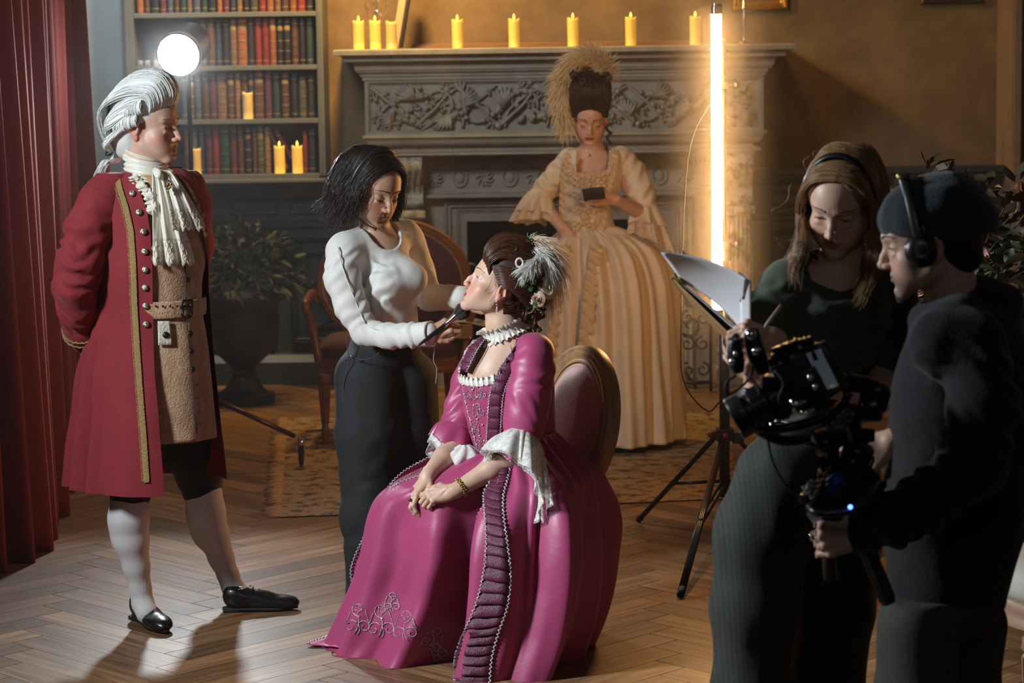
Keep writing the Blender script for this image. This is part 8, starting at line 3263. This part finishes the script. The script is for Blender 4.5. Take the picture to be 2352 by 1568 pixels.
F.ell(H(0,-.052,-.005),np.array([.077,.066,.07]),Rh,.02)
F.ell(H(0,-.07,-.055),np.array([.05,.042,.035]),Rh,.03)
field_obj(F,'hair',HC,cm,1,lambda V:np.full((len(V),3),.8))
b=MB();rr=random.Random(3)
for k in range(160):
 p=H(rr.uniform(-.012,.012),.075+rr.uniform(-.008,.010),-.108+rr.uniform(-.004,.008))
 b.tube([p,p+Rh@np.array([rr.uniform(-.003,.003),.004,-.010])],.0006,3,cap=False)
b.build('goatee',HC,cm)
r=headset('black headset with a chunky ear cup worn over the cameraman\'s beanie',Mh@np.array([[1,0,0,0],[0,1,0,0],[0,0,1.05,0],[0,0,0,1]]),band_y=.020,cups=(.034,.022),boom=False,padr=.100,rband=.006)
b=MB()
for s_,yy in((-.04,.020),(0.005,.020)):
 b.ball(H(s_,yy+.01,.148),.006,8,6)
b.build('brass_stud',M['gold'],r)
HO=mat('hoodie_black',(.0045,.0055,.0075),.92,sheen=.1,bump=.2,bscale=200)
lo,hi=Gc(1890,1420)-[0,.40,0],Gc(2420,600)+[0,.36,0]
F=Field(lo,hi,.0065)
F.chain([Gc(2165,790,-.14),Gc(2225,735,.02),Gc(2250,780,.17)],[.078,.090,.078],.05)
F.ell(Gc(2220,890,.03),(.155,.145,.20),None,.05)
F.chain([Gc(2205,960,.03),Gc(2180,1160,.03),Gc(2172,1330,.03)],[.148,.142,.138],.05)
F.ell(Gc(2270,1050,.03),(.085,.12,.28),None,.06)
F.ell(Gc(2265,690,.03),(.085,.085,.05),None,.03)
F.ell(Gc(2180,735,-.01),(.085,.09,.045),None,.03)
F.cone(Gc(2186,690,.0),H(0,.0,-.06),.062,.075,.006,'sub')
an=[Gc(2235,800,-.15),Gc(2260,930,-.20),Gc(2235,1065,-.24),Gc(2130,1150,-.25),Gc(2050,1195,-.24),Gc(1978,1222,-.225)]
F.chain(an,[.078,.074,.070,.062,.056,.046],.025)
af=[Gc(2215,800,.19),Gc(2190,930,.18),Gc(2150,990,.12),Gc(2085,1000,.06)]
F.chain(af,[.07,.064,.056,.044],.02)
F.warp(lo,hi,limb_folds(an[2],an[5],6,.009,.09,2,.9))
F.warp(lo,hi,limb_folds(an[0],an[2],4,.008,.10,5,.9))
F.warp(lo,hi,lambda X,Y,Z,D:.006*noise3(X*9,Y*9,Z*8)+.002*noise3(X*30,Y*30,Z*20))
F.D=np.maximum(F.D,(Gc(2170,1378)[2]-F.ax[2])[None,None,:])
ho_=field_obj(F,'hoodie',HO,cm,1)
b=MB()
a=np.linspace(0,6.283,60,endpoint=False)
ct=Gc(2195,716,.01)
b.tube([ct+np.array([.078*math.cos(t),.080*math.sin(t),.030*math.cos(t)+.014])for t in a],.020,10,loop=True)
b.build('hood_collar',HO,ho_)
PTO=mat('trousers_olive',(.040,.042,.032),.85,bump=.1,bscale=60)
lo,hi=Gc(1960,2150)-[0,.26,0],Gc(2340,1330)+[0,.30,0]
F=Field(lo,hi,.0085)
F.ell(Gc(2165,1370,.03),(.138,.12,.10),None,.04)
F.chain([Gc(2108,1440,-.06),Gc(2105,1600,-.06),Gc(2100,2060,-.06)],[.088,.085,.07],.03)
F.chain([Gc(2215,1440,.10),Gc(2215,1600,.10),Gc(2210,2040,.10)],[.092,.085,.07],.02)
F.warp(lo,hi,lambda X,Y,Z,D:.006*noise3(X*9,Y*9,Z*6)-.008*np.abs(np.sin((X-.9)*22+Z*3))*sstep(-.05,.2,Z))
F.D=np.maximum(F.D,(F.ax[2]-Gc(2170,1362)[2])[None,None,:])
field_obj(F,'trousers',PTO,cm,1)
for q in((Gc(2100,1990)[0],YG-.06),(Gc(2210,1990)[0],YG+.10)):
 shoe(cm,(q[0]+.08,q[1]+.02,0),(q[0]-.18,q[1]-.02,0),LEATHER,.048,False)
#CAMERA RIG
r=empty('camera_gimbal',Gc(1900,1100,-.28),'black camera gimbal rig with cables, a monitor and handles held by the cameraman','camera rig')
K=lambda px,py,d=-.25:Gc(px,py,d)
BMt,BPl,CHR=M['black_metal'],M['black_plastic'],M['chrome']
ub=unit(K(1915,930)-K(1815,770));vb=unit(np.cross(ub,(0,-1,0)))
Mk=frame(ub,(0,1,0),np.cross(ub,(0,1,0)),K(1845,868))
b=MB()
b.box((-.060,-.045,-.050),(.060,.045,.050),Mk,ch=.008)
b.box((-.050,-.030,.048),(.030,.030,.066),Mk,ch=.006)
b.box((-.020,-.055,-.030),(.045,-.043,.035),Mk,ch=.004)
b.build('camera_body',BPl,r,auto=40)
lx=unit(K(1700,950)-K(1830,880))
Ml=look(lx,(0,-1,0),K(1812,895))
A=np.eye(4);A[:3,:3]=np.array([[1,0,0],[0,0,1],[0,-1,0]])
b=MB()
b.lathe([(0,0),(.038,0),(.038,.02),(.034,.022),(.034,.05),(.042,.054),(.042,.085),(.037,.088),(.037,.10),(.046,.104),(.048,.130),(.046,.134),(.042,.128),(0,.120)],n=32,M=Ml@A)
for k in range(28):
 t=k/28*6.283
 b.tube(xf(Ml,[(.0425*math.cos(t),.058,.0425*math.sin(t)),(.0425*math.cos(t),.082,.0425*math.sin(t))]),.0016,4)
b.build('lens',BPl,r,auto=40)
b=MB()
b.lathe([(0,.126),(.020,.127),(.040,.124)],n=24,M=Ml@A,cap=False)
b.build('lens_glass',mat('lens_glass',(.03,.02,.05),.05,coat=1.0),r)
Mm=frame(unit(K(1918,892)-K(1872,800)),(.25,.93,.2),unit(K(1895,835)-K(1868,852)),K(1892,848,-.31))
mz=unit(K(1918,892)-K(1872,800))
wv_=unit(np.array([.62,-.65,.42]));nn_=unit(np.cross(mz,wv_))
wv_=np.cross(nn_,mz)
Mm=frame(mz,wv_,nn_ if nn_[1]<0 else-nn_,K(1893,846,-.31))
if np.linalg.det(Mm[:3,:3])<0:Mm[:3,1]*=-1
b=MB();b.box((-.056,-.034,-.010),(.056,.034,.004),Mm,ch=.004);mo=b.build('monitor',BPl,r,auto=40)
b=MB();b.box((-.044,-.022,.0042),(.044,.018,.0052),Mm)
b.build('screen',mat('screen_glass',(.10,.13,.16),.18,spec=.9,emit=(.42,.52,.62),estr=.06,color2=(.30,.20,.12),vscale=22),mo,smooth=False)  # blue and brown reflections put into the colour, with a faint emission
def grip(pts,rs,name='side_grip'):
 b=MB();b.tube(spline([K(x,y,d)for x,y,d in pts],16),np.interp(np.linspace(0,1,16),np.linspace(0,1,len(rs)),rs),16)
 return b.build(name,BPl,r)
grip([(1697,856,-.26),(1692,835,-.26),(1688,805,-.26),(1690,782,-.26),(1700,772,-.26)],[.012,.017,.018,.015,.013,.011])
g1=grip([(1752,858,-.25),(1744,830,-.25),(1734,800,-.25),(1728,772,-.25),(1730,752,-.25)],[.014,.020,.021,.019,.018,.012])
b=MB()
for(x,y,r_)in((1725,768,.012),(1683,830,.008),(1737,806,.010),(1690,812,.007)):
 b.ball(K(x,y,-.285),r_,12,8)
b.box((-.016,-.004,-.003),(.016,.004,.003),look((.2,-1,0),(0,0,1),K(1690,778,-.28)))
b.build('grip_ring',CHR,r)
b=MB()
for(x,y)in((1861,866),(1873,888)):
 b.ball(K(x,y,-.345),.0068,14,10)
b.tube([K(1815,920,-.34),K(1828,926,-.345),K(1850,922,-.34)],.005,8)
b.tube([K(1838,945,-.33),K(1850,948,-.335),K(1862,940,-.33)],.004,8)
b.build('polished_knob',CHR,r)
b=MB()
ur=unit(K(1860,785)-K(1770,812))
for off in(0,12):
 b.tube([K(1770,812+off,-.30),K(1862,784+off,-.30)],.006,10)
for(x,y,s_)in((1785,805,.012),(1808,798,.014),(1832,790,.013),(1855,783,.012),(1800,820,.012),(1880,812,.015),(1775,830,.012)):
 Mb_=frame(ur,(0,1,0),np.cross(ur,(0,1,0)),K(x,y,-.30))
 b.box((-s_,-s_,-s_*.7),(s_,s_,s_*.7),Mb_,ch=.003)
b.build('top_rail',BMt,r,auto=40)
b=MB()
for(x,y)in((1776,816),(1812,790),(1828,782),(1838,800),(1850,779)):
 b.tube([K(x,y,-.325),K(x+1,y-6,-.325)],.0045,10)
b.build('brass_screw',M['brass'],r)
def arm_(pts,rad,nm='gimbal_arm',flat=1.0,n=12,m_=None):
 b=MB();b.tube(spline([K(*p)for p in pts],22),rad,n,flat=flat);return b.build(nm,m_ or BMt,r)
arm_([(1922,880,-.22),(1962,882,-.20),(2000,890,-.19),(2022,905,-.18)],.014,flat=1.4)
arm_([(1700,960,-.24),(1760,985,-.22),(1840,975,-.22),(1920,945,-.22),(1950,900,-.22)],.011)
arm_([(1730,900,-.16),(1715,960,-.16),(1790,1010,-.16),(1880,1000,-.16),(1950,985,-.17)],.012)
def motor(px,py,d,ax,rad,L):
 b=MB();Mx_=look(ax,(0,0,1),K(px,py,d))
 b.lathe([(0,-L/2),(rad*.9,-L/2),(rad,-L/2+.004),(rad,L/2-.004),(rad*.9,L/2),(rad*.4,L/2+.002),(0,L/2+.002)],n=28,M=Mx_@A)
 b.tube([Mx_[:3,3]+Mx_[:3,0]*rad*math.cos(t)*.98+Mx_[:3,2]*rad*math.sin(t)*.98-Mx_[:3,1]*L*.3 for t in np.linspace(0,6.283,24,endpoint=False)],.0022,5,loop=True)
 return b.build('motor',BMt,r,auto=40)
motor(2000,935,-.20,(1,-.3,.1),.032,.045)
motor(2010,915,-.19,(.2,-.6,1),.030,.05)
motor(1720,930,-.22,(-.8,-.5,.2),.036,.04)
motor(1965,958,-.30,(0.2,-1,.2),.016,.02)
motor(1965,1050,-.24,(.3,-.3,1),.034,.06)
b=MB()
uq=unit(K(1990,1100)-K(1880,1190))
Mb_=look(uq,(0,-.2,1),K(1930,1110,-.24))
b.box((-.030,-.080,-.040),(.030,.075,.030),Mb_,ch=.008)
b.box((-.034,-.02,-.02),(.034,.05,.045),Mb_,ch=.006)
b.box((-.036,-.10,-.055),(.030,-.04,-.020),Mb_,ch=.006)
for k in range(6):
 b.box((-.034,-.07+k*.022,.028),(.034,-.062+k*.022,.036),Mb_,ch=.002)
b.build('controller_box',BPl,r,auto=40)
b=MB()
for k in range(7):
 x,y=1862+k*7,1160-k*14
 b.box((-.008,-.006,-.005),(.008,.006,.005),look((1,-.2,.6),(0,0,1),K(x,y,-.30)),ch=.002)
b.tube([K(1872,992,-.28),K(1898,984,-.28)],.008,10)
b.build('switch_row',mat('bronze_switch',(.20,.11,.05),.35,metal=.8),r,auto=40)
b=MB()
b.tube(spline([K(1858,1162,-.30),K(1880,1178,-.33),K(1940,1175,-.335),K(2000,1150,-.32),K(2030,1110,-.28)],30),.009,10)
b.build('ring_handle',BMt,r)
b=MB();b.ball(K(1953,1164,-.352),.0048,12,8)
b.build('status_light',mat('blue_led',(.1,.2,1),.3,emit=(.05,.14,1.0),estr=9),r)
b=MB()
b.tube([K(1893,1165,-.178),K(1908,1330,-.178)],.0155,14)
b.build('grip',BPl,r)
b=MB()
p0_,p1_=K(1985,1250,-.20),K(2042,1385,-.20)
b.tube([p0_,p0_+(p1_-p0_)*.04,p0_+(p1_-p0_)*.96,p1_],[.015,.0175,.0175,.015],16)
for k in range(10):
 t=k/10*6.283
 s1=unit(np.cross(p1_-p0_,(0,1,0)));s2=unit(np.cross(s1,p1_-p0_))
 o_=.0172*(math.cos(t)*s1+math.sin(t)*s2)
 b.tube([p0_+(p1_-p0_)*.08+o_,p1_-(p1_-p0_)*.08+o_],.0022,5)
b.build('grip',BPl,r,auto=50)
b=MB()
for pts in([(1690,862,-.27),(1668,880,-.28),(1672,905,-.28),(1700,890,-.28),(1725,862,-.28),(1730,835,-.28)],[(1725,870,-.26),(1745,905,-.28),(1730,950,-.27),(1760,1000,-.27)],[(1762,995,-.28),(1775,1060,-.28),(1810,1120,-.28),(1850,1145,-.29)],[(1900,800,-.28),(1925,850,-.30),(1905,905,-.31),(1880,935,-.30)],[(1880,950,-.28),(1915,990,-.28),(1925,1040,-.27)],[(1975,1030,-.30),(2005,1050,-.31),(1995,1080,-.30),(1960,1090,-.29)],[(1920,870,-.29),(1935,850,-.28),(1960,868,-.26),(1990,900,-.24)],[(1780,850,-.33),(1800,880,-.345),(1790,920,-.33),(1820,950,-.32)]):
 b.tube(spline([K(*p)for p in pts],26),.0032,6)
b.build('cable',M['rubber'],r)['kind']='thing'
b=MB()
b.tube([K(1963,945,-.31),K(1963,925,-.31)],.0018,6)
b.build('antenna',BMt,r)
for(x,y,s_)in((1960,980,.012),(1972,1000,.014),(1880,1000,.015),(1900,1030,.018),(1925,1010,.016),(1985,1000,.018),(1905,1060,.02),(1945,1070,.018),(1895,1095,.015),(1870,1120,.014),(1850,1145,.012),(1750,915,.02),(1775,880,.02),(1790,940,.02),(1880,925,.016),(1905,960,.014),(1935,930,.013)):
 rr_=random.Random(x)
 b=MB()
 b.box((-s_,-s_,-s_*.8),(s_,s_,s_*.8),look((rr_.uniform(-1,1),rr_.uniform(-1,1),rr_.uniform(-.5,.5)),(0,0,1),K(x,y,-.26)),ch=.004)
 b.build('bracket',BMt,r,auto=40)
hz=bpy.data.materials.new('haze')
hz.use_nodes=True
nt=hz.node_tree
for n_ in list(nt.nodes):
 if n_.type!='OUTPUT_MATERIAL':nt.nodes.remove(n_)
vs_=nt.nodes.new('ShaderNodeVolumeScatter')
vs_.inputs['Density'].default_value=0.006
vs_.inputs['Anisotropy'].default_value=0.45
nt.links.new(vs_.outputs[0],[n_ for n_ in nt.nodes if n_.type=='OUTPUT_MATERIAL'][0].inputs['Volume'])
b=MB();b.box((XL+.02,6.6,.02),(XR-.02,14.1,3.65))
o=b.build('haze',hz,smooth=False)
o['kind']='stuff'
tag(o,'thin smoky haze filling the room and glowing round the lamps','haze')
def halo_haze(centre,rad,dens,lo,hi,flat,label):  # denser haze added around a lamp only to give it a halo
 hz=bpy.data.materials.new('halo_haze')
 hz.use_nodes=True
 nt=hz.node_tree
 for n_ in list(nt.nodes):
  if n_.type!='OUTPUT_MATERIAL':nt.nodes.remove(n_)
 vs_=nt.nodes.new('ShaderNodeVolumeScatter')
 vs_.inputs['Anisotropy'].default_value=0.3
 ge=nt.nodes.new('ShaderNodeNewGeometry')
 sc_=nt.nodes.new('ShaderNodeVectorMath');sc_.operation='MULTIPLY'
 sc_.inputs[1].default_value=(1,1,0 if flat else 1)
 nt.links.new(ge.outputs['Position'],sc_.inputs[0])
 ds_=nt.nodes.new('ShaderNodeVectorMath');ds_.operation='DISTANCE'
 ds_.inputs[1].default_value=(centre[0],centre[1],0 if flat else centre[2])
 nt.links.new(sc_.outputs[0],ds_.inputs[0])
 mr_=nt.nodes.new('ShaderNodeMapRange')
 mr_.interpolation_type='SMOOTHERSTEP'
 mr_.inputs['From Min'].default_value=0.0;mr_.inputs['From Max'].default_value=rad
 mr_.inputs['To Min'].default_value=dens;mr_.inputs['To Max'].default_value=0.0
 nt.links.new(ds_.outputs['Value'],mr_.inputs['Value'])
 nt.links.new(mr_.outputs[0],vs_.inputs['Density'])
 nt.links.new(vs_.outputs[0],[n_ for n_ in nt.nodes if n_.type=='OUTPUT_MATERIAL'][0].inputs['Volume'])
 b=MB();b.box(lo,hi)
 o=b.build('haze',hz,smooth=False)
 o['kind']='stuff'
 tag(o,label,'haze')
halo_haze(TUBE,.30,.38,(TUBE[0]-.30,TUBE[1]-.30,TUBE[2]-.25),(TUBE[0]+.30,TUBE[1]+.30,TUBE[3]+.2),True,'added haze that forms the halo around the lit tube')  # added volume, stands in for the lens bloom of the tube
halo_haze(LAMP,.42,.10,(LAMP[0]-.42,LAMP[1]-.42,LAMP[2]-.42),(LAMP[0]+.42,LAMP[1]+.42,LAMP[2]+.42),False,'added haze that forms the halo around the round white spotlight')  # added volume, strengthens the halo and veil round the spotlight
